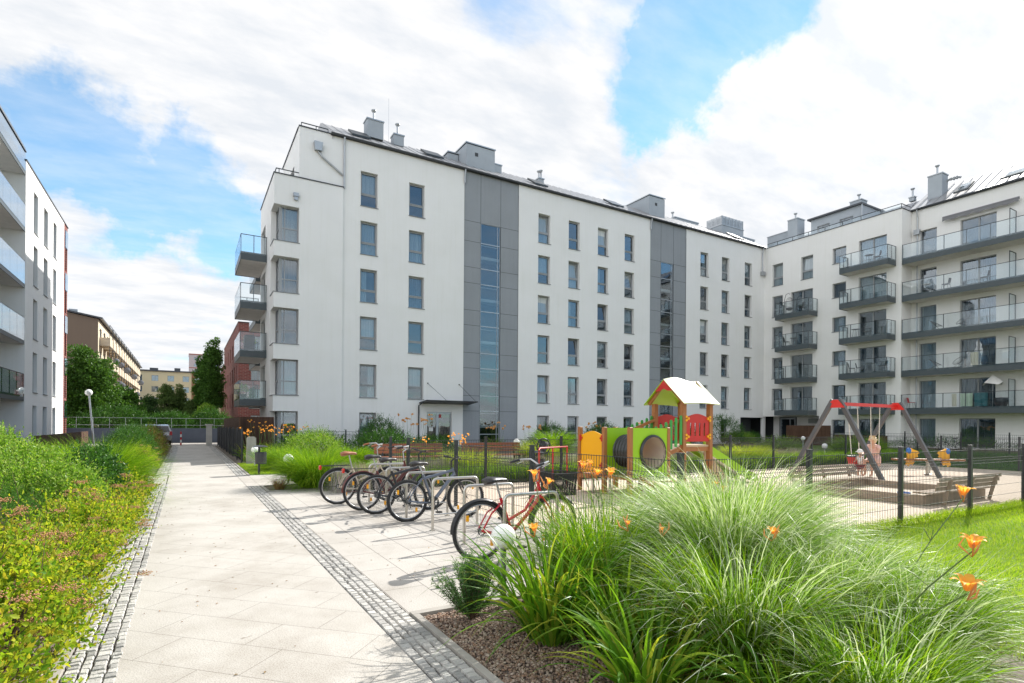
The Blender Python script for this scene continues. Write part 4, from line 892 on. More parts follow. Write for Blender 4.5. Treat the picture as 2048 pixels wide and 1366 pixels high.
for y in np.arange(24.5,44.2,2.45): MB().box(1.9,1.95,y-.03,y+.03,0,1.4).build('post', M['fence_steel'], t)
M['reed'] = bricks('brown_reed_screen', (.13,.07,.045), (.085,.045,.03), (.02,.012,.01), 2.5, .035, .006, plane='zx', offset=.5); M['reedy'] = bricks('brown_reed_screen_y', (.15,.085,.055), (.10,.055,.035), (.02,.012,.01), 2.5, .035, .006, plane='zy', offset=.5)
t = thing('reed_screen', 'tall brown reed screen around the corner garden of the white block', 'screen', (2.4,36,0)); MB().box(2.3,2.36,31,44,.02,1.9).build('side_screen', M['reedy'], t); MB().box(2.38,4.2,33.2,33.26,.02,1.95).build('front_screen', M['reed'], t)
t = thing('reed_screen', 'brown reed screen beside the entrance of the right wing', 'screen', (XR-1.2,28,0)); MB().box(XR-1.5,XR-1.44,27.3,31.4,.02,1.75).build('side_screen', M['reedy'], t); MB().box(XR-1.44,XR-.1,31.34,31.4,.02,1.75).build('front_screen', M['reed'], t)
t = thing('low_reed_fence', 'low brown reed fence under the balcony doors of the right wing', 'fence', (XR-1.5,25,0)); MB().box(XR-1.5,XR-1.44,22.8,27.1,.02,.95).build('side_screen', M['reedy'], t)
t = thing('low_brown_fence', 'low brown fence at the foot of the far left block', 'fence', (XL+1.5,42,0)); MB().box(XL+1.4,XL+1.46,33,49,.02,.95).build('side_screen', M['reedy'], t)
# car
M['carpaint'] = plain('silver_car_paint', (.30,.31,.32), .25, metal=.6, coat=.6); M['carglass'] = plain('dark_car_glass', (.02,.025,.03), .08, spec=.8); M['rubber'] = plain('black_rubber', (.018,.018,.018), .75)
t = thing('parked_car', 'silver estate car parked behind the hedge at the end of the path', 'car', (-1.95,48.0,0), rz=0)
prof = [(-2.1,.35),(-2.15,.7),(-2.0,.95),(-1.75,1.38),(-1.3,1.47),(.3,1.46),(.75,1.25),(1.05,1.0),(1.9,.86),(2.12,.65),(2.1,.32),(1.6,.25),(-1.6,.25)]
m = MB(); n = len(prof); W_ = lambda z: .86 if z < 1.0 else .86-(z-1.0)*.42
vs = []
for sgn in (-1,1):
    for y, z in prof: vs.append((sgn*W_(z), y, z))
m.add(vs, [tuple(range(n))[::-1], tuple(range(n,2*n))]+[(i,(i+1) % n,n+(i+1) % n,n+i) for i in range(n)]); m.build('body', M['carpaint'], t, world=False)
for sgn in (-1,1):
    m = MB(); x = lambda z: sgn*(W_(z)+.006); m.add([(x(1.0),-1.75,1.0),(x(1.36),-1.5,1.36),(x(1.38),.25,1.38),(x(1.03),.85,1.03)],[(0,1,2,3)]); m.build('side_window', M['carglass'], t, world=False)
m = MB(); m.add([(-.72,-2.02,.98),(.72,-2.02,.98),(.64,-1.79,1.35),(-.64,-1.79,1.35)],[(0,1,2,3)]); m.build('rear_window', M['carglass'], t, world=False)
m = MB(); m.add([(-.72,1.07,1.02),(.72,1.07,1.02),(.62,.5,1.41),(-.62,.5,1.41)],[(0,1,2,3)]); m.build('windscreen', M['carglass'], t, world=False)
for sx in (-.8,.8):
    for y in (-1.35,1.35):
        wv = MB().torus((sx,y,.32),.25,.08,'x',24,8).build('wheel', M['rubber'], t, world=False, smooth=True); MB().lathe([(.001,-.06),(.2,-.06),(.22,0),(.2,.06),(.001,.06)],(sx,y,.32),16,'x').build('rim', M['zinc'], wv, world=False)
    MB().box(sx-.1,sx+.06,-2.17,-2.1,.72,.98).build('tail_light', M['red'], t, world=False)
t.rotation_euler = (0,0,.12)
# ------------------------------------------------------------------ plants
def blades_mesh(name, cx, cy, n, L, spread, droop, w, segs=7, seed=1, tilt=(.05,.5), z0=0, ell=(1,1), az=None, p=1.6, flat=.0):
    """arching grass blades growing from a tuft"""
    r = np.random.RandomState(seed); a = r.rand(n)*2*np.pi if az is None else az + r.randn(n)*.6
    rad = spread*np.sqrt(r.rand(n)); bx = cx+rad*np.cos(a)*ell[0]; by = cy+rad*np.sin(a)*ell[1]; a = a + r.randn(n)*.5
    Ln = L[0]+(L[1]-L[0])*r.rand(n)**.7; t0 = tilt[0]+(tilt[1]-tilt[0])*r.rand(n); dr = droop[0]+(droop[1]-droop[0])*r.rand(n); ww = w*(.6+.7*r.rand(n))
    s = np.linspace(0,1,segs+1); th = t0[:,None]+dr[:,None]*s[None]**p; th = np.minimum(th, 2.7)
    th = np.minimum(t0[:,None]+dr[:,None]*s[None]**(p*(.6+1.9*r.rand(n)**2))[:,None], 2.7)
    ds = Ln[:,None]/segs; wob = r.randn(n)[:,None]*.25*s[None]
    hx = np.cumsum(np.sin(th)*ds, 1); hz = np.cumsum(np.cos(th)*ds, 1); hx -= hx[:,:1]; hz -= hz[:,:1]
    aa = a[:,None]+wob; X = bx[:,None]+hx*np.cos(aa); Y = by[:,None]+hx*np.sin(aa); Z = z0+hz
    Z = np.maximum(Z, .01)
    W = ww[:,None]*np.clip(np.minimum(1, .35+s*4)*(1-s**2.2), .04, 1)[None]
    tw = r.randn(n)[:,None]*.5; px, py, pz = -np.sin(aa+tw)*W, np.cos(aa+tw)*W, np.sin(tw)*W*.6
    V = np.stack([np.stack([X-px,Y-py,Z-pz],-1), np.stack([X+px,Y+py,Z+pz],-1)], 2).reshape(n, -1, 3)
    k = np.arange(segs)*2; q = np.stack([k,k+1,k+3,k+2],1); Fq = q[None]+(2*(segs+1))*np.arange(n)[:,None,None]
    return V.reshape(-1,3), Fq.reshape(-1,4)
def cat(parts):
    V = []; Fa = []; n = 0
    for v, f in parts: V.append(v); Fa.append(f+n); n += len(v)
    return np.concatenate(V), np.concatenate(Fa)
def leaf_quads(P, Dv, S, wd=.45, r=None, fold=.25, cup=.2):
    """folded leaves: base P, direction Dv, length S"""
    r = r or NR; n = len(P); Dv = Dv/np.linalg.norm(Dv,axis=1)[:,None]; rnd = r.randn(n,3); sd = np.cross(Dv, rnd); sd /= np.linalg.norm(sd,axis=1)[:,None]; up = np.cross(sd, Dv)
    S = S[:,None]; mid = P+Dv*S*.45; tip = P+Dv*S-up*S*cup; l = mid+sd*S*wd*.5+up*S*fold*.4; q = mid-sd*S*wd*.5+up*S*fold*.4
    V = np.stack([P,l,tip,q],1).reshape(-1,3); i = 4*np.arange(n)[:,None]; Fq = np.concatenate([i+np.array([[0,1,2]]), i+np.array([[0,2,3]])],1).reshape(-1,3)
    return V, Fq
def shoots(r, C, rad, n, ln, nl, size, up=.7, wd=.45, shell=.75, lump=.25, thin=0.0015):
    """leafy twigs growing out of an uneven body; returns leaves and twig tips"""
    u = r.randn(n,3); u /= np.linalg.norm(u,axis=1)[:,None]; u[:,2] = np.abs(u[:,2])*.95-.12
    lumps = r.randn(7,3); lumps /= np.linalg.norm(lumps,axis=1)[:,None]
    k = 1+lump*(np.max(u@lumps.T,1)-.6)*1.5
    rr = (shell+(1-shell)*r.rand(n)**.5)*k; rr[r.rand(n) < .25] *= .75
    base = np.array(C)+u*np.array(rad)*rr[:,None]; d = u+np.array([0,0,up])+r.randn(n,3)*.35; d /= np.linalg.norm(d,axis=1)[:,None]
    Ls = ln*(.5+r.rand(n)); t = (np.arange(nl)+.5)/nl
    Pp = base[:,None]+d[:,None]*Ls[:,None,None]*t[None,:,None]; sd = r.randn(n,nl,3); D_ = d[:,None]*.55+sd*.55; D_[...,2] += .1
    S = size*(.55+.7*r.rand(n,nl))*(1-.35*t[None])
    keep = Pp[...,2].ravel() > .02
    lv = leaf_quads(Pp.reshape(-1,3)[keep], D_.reshape(-1,3)[keep], S.ravel()[keep], wd, r)
    return lv, base+d*Ls[:,None], base, d
M['spirea'] = leafmat('spirea_leaf', [(.10,.22,.02),(.26,.40,.03),(.42,.48,.035),(.15,.30,.025),(.54,.54,.05),(.09,.19,.02),(.34,.44,.04),(.46,.40,.05)], .5)
M['spirea_fl'] = islands('faded_spirea_blossom', [(.48,.24,.11),(.58,.34,.18),(.38,.18,.08),(.52,.30,.15)], .9, .6, 200)
M['bushlight'] = leafmat('light_green_leaf', [(.10,.22,.02),(.18,.34,.035),(.26,.43,.06),(.14,.26,.03),(.36,.46,.13)], .45, .35, .5)
M['bushdark'] = leafmat('dark_green_leaf', [(.03,.095,.018),(.055,.15,.025),(.09,.21,.035),(.04,.12,.02)], .3, .3, .5)
M['yew'] = leafmat('yew_needle', [(.045,.13,.025),(.07,.19,.03),(.13,.27,.045)], .3, .5)
M['barberry'] = leafmat('bronze_leaf', [(.10,.09,.03),(.15,.12,.035),(.08,.10,.03),(.20,.12,.05)], .35)
M['twig'] = plain('brown_twig', (.10,.06,.035), .9)
M['miscan'] = leafmat('fountain_grass_blade', [(.10,.22,.010),(.17,.33,.015),(.26,.44,.02),(.36,.50,.035),(.06,.15,.012),(.13,.27,.015)], .42, .5, .22)
M['miscan_pale'] = leafmat('pale_sunwhite_grass_blade', [(.20,.36,.03),(.52,.60,.34),(.76,.78,.62),(.28,.46,.06),(.64,.68,.50)], .36, .40, .5, (1.1,1.15,.8))  # pale blades; the whitish tones also stand in for sun-white parts of the grass
M['lily'] = leafmat('daylily_leaf', [(.07,.19,.012),(.12,.27,.02),(.21,.38,.025),(.09,.21,.015),(.38,.42,.05)], .42, .35, .5)
M['yellowgrass'] = leafmat('yellow_green_grass', [(.25,.36,.02),(.36,.44,.03),(.42,.47,.05)], .5)
M['drygrass'] = leafmat('dry_brown_grass', [(.28,.15,.07),(.36,.22,.12),(.20,.11,.06)], .3)
M['lawn'] = leafmat('lawn_blade', [(.18,.33,.02),(.28,.44,.03),(.36,.50,.04),(.44,.52,.08)], .45, .5, .3)
M['lav'] = leafmat('lavender_spike', [(.30,.25,.33),(.40,.33,.36),(.25,.24,.20),(.22,.27,.13)], .3)
M['orange'] = leafmat('orange_petal', [(.95,.50,.09),(.98,.58,.14),(.93,.45,.09)], .5, .5, .3, (1.2,1.0,.6))
M['petal2'] = leafmat('faded_petal', [(.75,.42,.18),(.70,.36,.16)], .4)
M['stem'] = plain('green_stem', (.14,.22,.05), .7, c2=(.10,.15,.04))
M['stem2'] = plain('dry_stem', (.30,.20,.10), .8)
M['needle'] = leafmat('pine_needle', [(.06,.14,.05),(.09,.20,.06),(.14,.26,.08)], .3, .45, .4)
M['bark'] = plain('bark', (.09,.065,.045), .95, c2=(.05,.038,.028), sc=8, bump=.7, bsc=20, stretch=(1,1,.25))
def npo(name, vf, mat, parent=None, smooth=False, **k):
    V, Fa = vf
    if parent is not None: V = V - np.array(wloc(parent))
    return link(name, np_mesh(name, V, Fa), mat, parent, smooth, **k)
def clump(name, label, cat_, x, y, n, L, spread, droop, w, mat, seed, group=None, **k):
    t = thing(name, label, cat_, (x,y,0), group=group)
    npo('blades', blades_mesh(name, x, y, n, L, spread, droop, w, seed=seed, **k), M[mat], t); return t
# --- right foreground: fountain grasses
gg = 'fountain grasses in the foreground bed'
def fountain(x, y, h, label, seed, n=2600, pale=.35, spread=.22, wide=1.):
    t = thing('fountain_grass', label, 'ornamental grass', (x,y,0), group=gg)
    npo('blades', cat([blades_mesh('b', x, y, n, (h*.7,h*1.35), spread, (.5*wide,1.9*wide), .0038, 9, seed, (.03,.42), p=1.9),
                       blades_mesh('b', x, y, n//3, (h*.4,h*.85), spread*1.2, (.6,2.0), .0036, 7, seed+1, (.3,.9))]), M['miscan'], t)
    npo('dry_blades', blades_mesh('b', x, y, n//8, (h*.4,h*1.15), spread*1.2, (.6,2.4), .0034, 7, seed+3, (.1,1.0)), M['drygrass'], t)
    if pale: npo('pale_blades', blades_mesh('b', x, y, int(n*pale), (h*.85,h*1.5), spread, (.7*wide,2.1*wide), .0052, 10, seed+2, (.05,.45), p=2.0), M['miscan_pale'], t)
    return t
fountain(3.05,3.68,.92,'green fountain grass behind the foreground daylily, nearest the red bicycle',21,2000,.0)
fountain(3.85,3.0,1.08,'pale-striped fountain grass in the middle of the foreground bed',22,2600,1.1)
fountain(3.0,2.25,.82,'fountain grass at the bottom edge, right of the foreground daylily',23,2400,.25)
fountain(3.8,2.2,.74,'arching fountain grass with silvery blades at the right of the bed',24,2600,.8)
fountain(4.55,3.4,.95,'fountain grass by the fence corner with white sunlit tips',25,2200,1.1)
fountain(4.0,1.78,.68,'fountain grass at the bottom right corner next to the lawn',26,2200,.3)
fountain(3.05,1.5,.6,'low fountain grass at the very bottom of the bed',27,2000,.3)
fountain(4.3,4.05,1.02,'green fountain grass just inside the fence corner post',28,1500,.08)
# --- daylilies
def flower(mb_parts, P, d, s, r):
    d = np.array(d)/np.linalg.norm(d); a = np.cross(d,[.3,.2,1]); a /= np.linalg.norm(a); b = np.cross(d,a); V = []; Fa = []; n0 = 0; seg = 5
    for k in range(6):
        an = k*PI/3+r.rand()*.2; o = a*math.cos(an)+b*math.sin(an); opn = .75+.3*r.rand(); sd = np.cross(o,d); wmax = s*(.22 if k % 2 else .31)
        for i in range(seg+1):
            t = i/seg; out = s*(.12+.85*opn*t**(1.1+.6*r.rand()*0+.3)); fw = s*((1.25-.5*opn)*math.sin(min(1,t*1.05)*PI*(.5+.14*opn))); c = P+o*out+d*fw; ww = wmax*math.sin(PI*min(.97,(.1+.9*t)**.8))
            V += [c-sd*ww, c+o*.0+d*(-.04*s), c+sd*ww]
        for i in range(seg):
            q = n0+3*i; Fa += [(q,q+1,q+4,q+3),(q+1,q+2,q+5,q+4)]
        n0 += 3*(seg+1)
    mb_parts.append((np.array(V), np.array(Fa)))
def daylily(x, y, label, seed, n=70, h=.75, spread=.12, w=.014, flowers=(), buds=(), stems=True, group='orange daylilies'):
    r = np.random.RandomState(seed); t = thing('daylily', label, 'daylily', (x,y,0), group=group)
    npo('leaves', blades_mesh('l', x, y, n, (h*.55,h*1.25), spread, (.5,2.1), w, 10, seed, (.05,.55), p=1.7), M['lily'], t)
    for F_ in flowers:
        px, py, pz, dx, dy, dz, s = F_; P = np.array([px,py,pz]); m = MB(); bx, by = x+(px-x)*.15, y+(py-y)*.15
        pts = [(bx+(px-bx)*q**1.6, by+(py-by)*q**1.6, .02+(pz-.02-.02)*q) for q in (0,.25,.5,.75,1)]; m.tube(pts, .0055, 6, r2=.0038)
        for q in range(3):
            e = pts[3]; m.tube([e,(e[0]+r.randn()*.03,e[1]+r.randn()*.03,e[2]+.05+.03*r.rand())],.0022,5)
        st = m.build('flower_stem', M['stem'], t)
        pp = []; flower(pp, P, (dx,dy,dz), s, r); npo('flower', cat(pp), M['orange'], st, True)
        bm = MB()
        for q in range(3):
            o = P+np.array([r.randn()*.03,r.randn()*.03,-.03+.05*r.rand()]); bm.tube([tuple(P-np.array([0,0,.05])),tuple(o),tuple(o+np.array([r.randn()*.012,r.randn()*.012,.045]))],[.002,.006,.002],6)
        bm.build('buds', M['petal2'], st, smooth=True)
    return t
def W(px, py, t):
    """world point at a measured distance t (metres in front of the eye) along a measured direction"""
    s = (px-1024)/1109; z = (850-(py-.0125*(px-1024)))/1109; c, q = math.cos(YAW), math.sin(YAW)
    return (t*(q+s*c), t*(c-s*q), EYE+t*z)
def fl(px, py, t, d=(0,0,1), s=.075): p = W(px,py,t); return (p[0],p[1],p[2],d[0],d[1],d[2],s)
daylily(2.34,3.40,'big broad-leaved daylily with fallen leaves in the gravel beside the globe lamp',41,240,.92,.15,.0125,[fl(1070,1062,4.3,(-.2,-.2,.9),.062)])
daylily(2.78,3.9,'daylily with two open orange flowers in front of the red bicycle',42,40,.6,.12,.012,[fl(1068,952,4.7,(0,-.2,1),.06),fl(1097,968,4.75,(.2,-.3,.9),.055)])
daylily(2.62,2.95,'dark green daylily between the big daylily and the pale grass',51,190,.85,.15,.012,[])
daylily(2.25,2.3,'wide strappy daylily at the bottom of the bed, left of the low grass',43,150,.72,.12,.0135,[])
daylily(2.62,1.72,'bright strappy daylily at the bottom edge of the photo',47,120,.62,.1,.014,[])
daylily(3.45,3.95,'daylily with a cluster of orange flowers in front of the climbing frame',44,40,.7,.12,.012,[fl(1165,935,5.1,(0,-.3,1),.062),fl(1195,950,5.2,(.2,-.2,1),.06),fl(1222,950,5.2,(-.2,-.3,1),.07),fl(1180,930,5.3,(0,-.3,1),.05)])
daylily(3.3,2.75,'daylily with one orange flower in the middle of the pale grass',45,50,.8,.1,.011,[fl(1546,1070,3.6,(0,-.3,1),.048)])
daylily(3.55,1.9,'tall daylily with three orange flowers at the right end of the bed',46,60,.7,.1,.012,[fl(1928,995,3.9,(.1,-.1,1),.075),fl(1946,1100,2.9,(-.1,-.2,.9),.075),fl(1936,1185,2.7,(-.1,-.1,.9),.078)])
daylily(3.0,2.9,'fading daylily with dry buds above the grass',48,30,.8,.08,.011,[fl(1258,1050,3.9,(0,0,1),.03),fl(1325,1062,3.9,(.1,0,1),.028)])
daylily(4.4,4.2,'daylily with small orange flowers left of the fence corner',49,40,.9,.1,.011,[fl(1430,972,5.6,(0,-.2,1),.045),fl(1447,980,5.5,(0,-.2,1),.04)])
# --- mugo pine by the corner of the bed
def pine(x, y, h, label, seed):
    t = thing('dwarf_pine', label, 'dwarf pine', (x,y,0)); r = np.random.RandomState(seed); st = MB(); P = []; D_ = []
    for i in range(75):
        a = r.rand()*2*PI; e = r.rand()*.9; L = h*(.75+.45*r.rand()); q = np.array([x,y,.0]); dr = np.array([math.cos(a)*math.sin(e), math.sin(a)*math.sin(e), math.cos(e)]); pts = []
        for k in range(9):
            s = k/8; p = q+dr*L*s+np.array([0,0,.06*s*s]); pts.append(tuple(p))
            if k >= 2:
                for _ in range(20): v = dr*.6+r.randn(3)*.6; P.append(p+dr*r.rand()*L/8); D_.append(v)
        st.tube(pts, .004, 5, r2=.002)
    st.build('branches', M['twig'], t)
    vf = leaf_quads(np.array(P), np.array(D_), np.full(len(P), .045)*(.7+.5*r.rand(len(P))), .12, r, 0, .05); npo('needles', vf, M['needle'], t); return t
pine(2.03,4.1,.38,'small mugo pine at the corner of the gravel bed by the globe lamp',61)
# --- left beds: shrubs
def shrub(name, label, cat_, x, y, rad, n, ln, nl, size, mat, seed, up=.7, wd=.45, tips=None, group=None, shell=.75, zc=.35, lump=.25):
    t = thing(name, label, cat_, (x,y,0), group=group); r = np.random.RandomState(seed)
    C = (x,y,rad[2]*zc); lv, tp, bs, d = shoots(r, C, rad, n, ln, nl, size, up, wd, shell, lump)
    npo('foliage', lv, M[mat], t)
    m = MB(); k = min(60, n)
    for i in range(k): m.tube([(x+(bs[i][0]-x)*.1,y+(bs[i][1]-y)*.1,.0), tuple((bs[i]+np.array([x,y,.1]))/2), tuple(bs[i]), tuple(tp[i])], .006, 4, r2=.0015, cap=False)
    m.build('stems', M['twig'], t)
    if tips:
        b = MB(); ii = r.choice(n, min(n, tips), replace=False)
        for i in ii:
            if tp[i][2] < rad[2]*.5: continue
            for q in range(60):
                o = r.randn(3)*np.array([.034,.034,.009]); b.lathe([(.0008,-.005),(.0058,0),(.0008,.005)], tuple(tp[i]+o+np.array([0,0,.012])), 5)
        b.build('faded_blossom', M['spirea_fl'], t)
    return t
sg_ = 'golden spirea bushes along the left edge of the path'
SL = ['golden spirea bush nearest the viewer at the lower left corner','golden spirea bush second from the viewer, spilling over the cobbles','golden spirea bush third from the viewer beside the path','golden spirea bush fourth from the viewer with rusty blossom','golden spirea bush fifth from the viewer, halfway along the bed','golden spirea bush sixth from the viewer along the path','golden spirea bush seventh from the viewer along the path','golden spirea bush eighth from the viewer, near the arching grass','golden spirea bush ninth from the viewer, near the side path','last golden spirea bush before the side path','golden spirea bush tenth from the viewer']
ys = [3.55,4.35,5.2,6.1,7.05,8.05,9.1,10.3,11.7,13.2]
for i, y in enumerate(ys):
    n = 400 if i < 3 else 340; x = (-1.03 if i < 5 else -.93) + .06*math.sin(i*2.1); k_ = 1 if i < 5 else .78
    shrub('spirea_bush', SL[i], 'shrub', x, y, (.31*k_,.46,(.50+.10*math.sin(i*1.7))*k_), n, .27, 12 if i < 4 else 10, .050 if i < 4 else .056, 'spirea', 100+i, tips=22 if i < 5 else 18, group=sg_, wd=.6, lump=.55)
shrub('spirea_bush', 'golden spirea bush of the back row at the left edge of the photo', 'shrub', -1.3, 5.3, (.30,.5,.66), 500, .25, 10, .05, 'spirea', 131, tips=22, group=sg_)
shrub('juniper_bush', 'feathery dark green juniper bush behind the spirea at the left edge', 'juniper', -1.50, 7.1, (.34,.95,.74), 1500, .2, 16, .024, 'yew', 140, up=.9, wd=.16)
shrub('juniper_bush', 'small dark juniper shoot pushing up between the spirea bushes', 'juniper', -1.22, 4.3, (.16,.25,.62), 260, .16, 14, .02, 'yew', 141, up=1.2, wd=.16)
shrub('green_bush', 'big light green bush with pale leaves at the left edge behind the juniper', 'shrub', -1.85, 9.9, (.55,1.3,.92), 1700, .26, 11, .062, 'bushlight', 142, up=.9, wd=.5)
shrub('green_bush', 'light green bush at the back left in front of the far left block', 'shrub', -3.3, 14.4, (.9,1.5,1.0), 1500, .3, 10, .08, 'bushlight', 143, up=.9, wd=.5)
shrub('green_bush', 'glossy dark green bush beside the arching grass on the left', 'shrub', -1.28, 10.9, (.42,.95,.92), 1300, .2, 10, .058, 'bushdark', 144, up=.4, wd=.5)
shrub('green_bush', 'low mid-green bush behind the spirea in front of the pale bush', 'shrub', -1.25, 9.0, (.28,.7,.82), 700, .2, 10, .055, 'bushlight', 145, up=.6, wd=.5)
clump('arching_grass','tall arching light green grass leaning over the left bed by the side path','ornamental grass',-1.5,13.2,6500,(1.0,1.6),.36,(.6,2.1),.0045,'miscan',150, tilt=(.05,.6))
clump('arching_grass','arching grass behind the pale bush on the left','ornamental grass',-2.4,16.2,3600,(.9,1.4),.4,(.5,1.8),.005,'miscan',151, tilt=(.05,.5))
shrub('clipped_hedge', 'dark green hedge beyond the side path on the left', 'hedge', -1.75, 24.2, (.75,2.4,1.15), 2600, .3, 9, .06, 'bushdark', 152, up=.6, lump=.1)
shrub('green_bush', 'bright yellow-green bush at the end of the dark hedge', 'shrub', -1.4, 27.5, (.5,.7,1.1), 700, .3, 9, .07, 'bushlight', 153)
shrub('bronze_bush', 'bronze barberry bush along the far left edge of the path', 'shrub', -1.25, 26.5, (.48,1.6,1.0), 1500, .25, 8, .05, 'barberry', 154, up=.5)
shrub('bronze_bush', 'second bronze bush further along the left edge of the path', 'shrub', -1.3, 30.2, (.5,1.6,1.1), 1200, .25, 8, .055, 'barberry', 155, up=.5)
shrub('hydrangea_bush', 'yellowing bush with pinkish blossom just beyond the side path', 'shrub', -1.2, 21.0, (.38,.8,.62), 600, .2, 9, .05, 'spirea', 156, tips=26)
shrub('green_bush', 'dark green bush in front of the parked car', 'shrub', -1.75, 33.5, (.6,1.8,1.0), 1100, .3, 8, .07, 'bushdark', 157)
# --- middle beds
mg = 'arching grasses around the bicycle parking'
clump('arching_grass','large arching grass mound behind the leftmost bicycle','ornamental grass',2.9,14.7,5200,(.8,1.4),.42,(.8,2.3),.0045,'miscan',160,mg, tilt=(.05,.8))
clump('arching_grass','arching grass mound to the left of the largest mound, behind the litter bin','ornamental grass',3.1,20.4,3000,(.7,1.2),.45,(.8,2.2),.0055,'miscan',161,mg, tilt=(.05,.8))
clump('dry_grass_tuft','small dry brown grass tuft at the corner of the bicycle parking','grass tuft',1.95,14.35,260,(.18,.32),.10,(.1,.6),.004,'drygrass',162)
clump('arching_grass','yellow-green grass mound in front of the entrance door','ornamental grass',8.4,21.6,2600,(.7,1.1),.42,(.7,2.0),.007,'yellowgrass',163,mg, tilt=(.05,.7))
clump('arching_grass','dark green grass mound right of the entrance door','ornamental grass',5.6,21.5,2200,(.6,1.0),.4,(.7,2.0),.007,'miscan',164,mg, tilt=(.05,.7))
clump('arching_grass','bright yellow grass mound behind the fence by the orange flowers','ornamental grass',7.35,15.0,3200,(.55,1.15),.5,(.5,1.9),.006,'yellowgrass',165,mg, tilt=(.05,.7))
clump('arching_grass','yellow grass mound beside the far wooden bench','ornamental grass',12.4,18.9,2200,(.8,1.3),.4,(.7,2.0),.007,'yellowgrass',166,mg, tilt=(.05,.7))
clump('arching_grass','dark drooping grass standing high behind the far bench','ornamental grass',14.2,20.5,1800,(1.2,1.9),.35,(1.0,2.4),.009,'miscan',167,mg, tilt=(.02,.4))
clump('arching_grass','bright yellow grass behind the playground, left of the swing','ornamental grass',19.6,14.6,2600,(.6,1.1),.6,(.4,1.4),.008,'yellowgrass',168,mg, tilt=(.05,.6), ell=(2.0,.6))
clump('arching_grass','round green grass mound behind the swing frame','ornamental grass',29.8,15.6,3200,(.8,1.5),.7,(.5,1.7),.011,'miscan',169,mg, tilt=(.05,.7))
r_ = np.random.RandomState(9)
# green edging grass along the back of the playground (nobody could count it)
def strip_grass(name, x0, x1, y0, y1, n, L, w, mat, seed, droop=(.2,1.2), kind='stuff', z0=0):
    r = np.random.RandomState(seed); X = x0+r.rand(n)*(x1-x0); Y = y0+r.rand(n)*(y1-y0); V, Fa = blades_mesh('s', 0, 0, n, L, 0, droop, w, 4, seed, (.02,.5))
    k = len(V)//n; V = V.reshape(n,k,3); V[...,0] += X[:,None]; V[...,1] += Y[:,None]; V[...,2] += z0
    return link(name, np_mesh(name, V.reshape(-1,3), Fa), M[mat], None, kind=kind)
strip_grass('edging_grass', 5, 13, 13.4, 14.0, 9000, (.3,.65), .006, 'miscan', 71)
strip_grass('edging_grass', 13, 30, 13.4, 14.1, 14000, (.35,.7), .008, 'miscan', 72)
strip_grass('lavender_bed', 4.8, 13.5, 14.3, 15.4, 7000, (.4,.72), .007, 'lav', 73, (.0,.25))
strip_grass('lavender_bed', 2.9, 4.5, 12.9, 14.6, 2600, (.45,.72), .006, 'lav', 77, (.0,.25))
strip_grass('lavender_bed', 14.5, 24, 14.2, 15.4, 6000, (.45,.75), .009, 'lav', 74, (.0,.25))
strip_grass('fence_edge_grass', 5.4, 17, 4.42, 4.72, 9000, (.06,.2), .003, 'lawn', 75)
strip_grass('lawn_grass', 5.0, 9.5, -1.0, 4.5, 110000, (.035,.07), .0025, 'lawn', 76, z0=-.02)
strip_grass('lawn_grass', 9.5, 18, .8, 4.5, 70000, (.04,.08), .0035, 'lawn', 78, z0=-.02)
strip_grass('lawn_grass', 1.72, 2.6, 18.9, 24, 9000, (.04,.09), .004, 'lawn', 79)
strip_grass('lawn_grass', 27.1, 44, 5, 20, 60000, (.06,.12), .012, 'bushdark', 80, z0=-.02)  # darker leaf colour puts the right wing's shade into the far lawn
# dark hedges and shrubs in front of the long block
hg = 'shrubs in front of the long white block'
HB = [(5.2,27.5,(1.6,1.0,.9),'bushdark','dark low hedge left of the first ground-floor window'),(8.3,26.3,(1.6,1.2,.9),'bushdark','dark hedge under the first ground-floor window'),
      (9.7,31.5,(1.1,.9,1.5),'bushdark','taller dark bush touching the first ground-floor window'),(11.0,27.0,(1.2,.9,.6),'bushdark','dark bush between the window and the entrance'),
      (4.6,23.6,(1.1,1.4,.95),'bushlight','light green bush behind the meter box'),(20.2,29.5,(1.4,1,1.2),'bushdark','dark bush at the foot of the first grey strip'),
      (23.0,27.5,(1.6,1,1.25),'bushdark','dark bush under the windows right of the first grey strip'),(27.2,28,(1.7,1,1.1),'bushlight','green bush behind the orange post frame'),
      (37.5,30,(2.0,1.2,2.0),'bushdark','dark spiky bush by the second grey strip, right of the tower'),(40.0,30.5,(1.4,1.0,.8),'bushlight','green bush in front of the passage'),
      (31.5,28.5,(1.8,1,1.3),'bushdark','dark bush hidden behind the play tower'),(45.5,33.2,(.8,.8,.7),'bushdark','dark bush beside the entrance of the right wing'),
      (46.2,18.0,(1.0,4,.6),'bushdark','low dark planting at the foot of the right wing doors'),(36.0,24.0,(1.6,1.1,.5),'bushlight','low green bush on the lawn by the passage')]
for i, (x, y, rd, mt_, lb) in enumerate(HB): shrub('green_bush', lb, 'shrub', x, y, rd, 900, .4, 7, .10 if y > 26 else .08, mt_, 170+i, up=.7, group=hg)
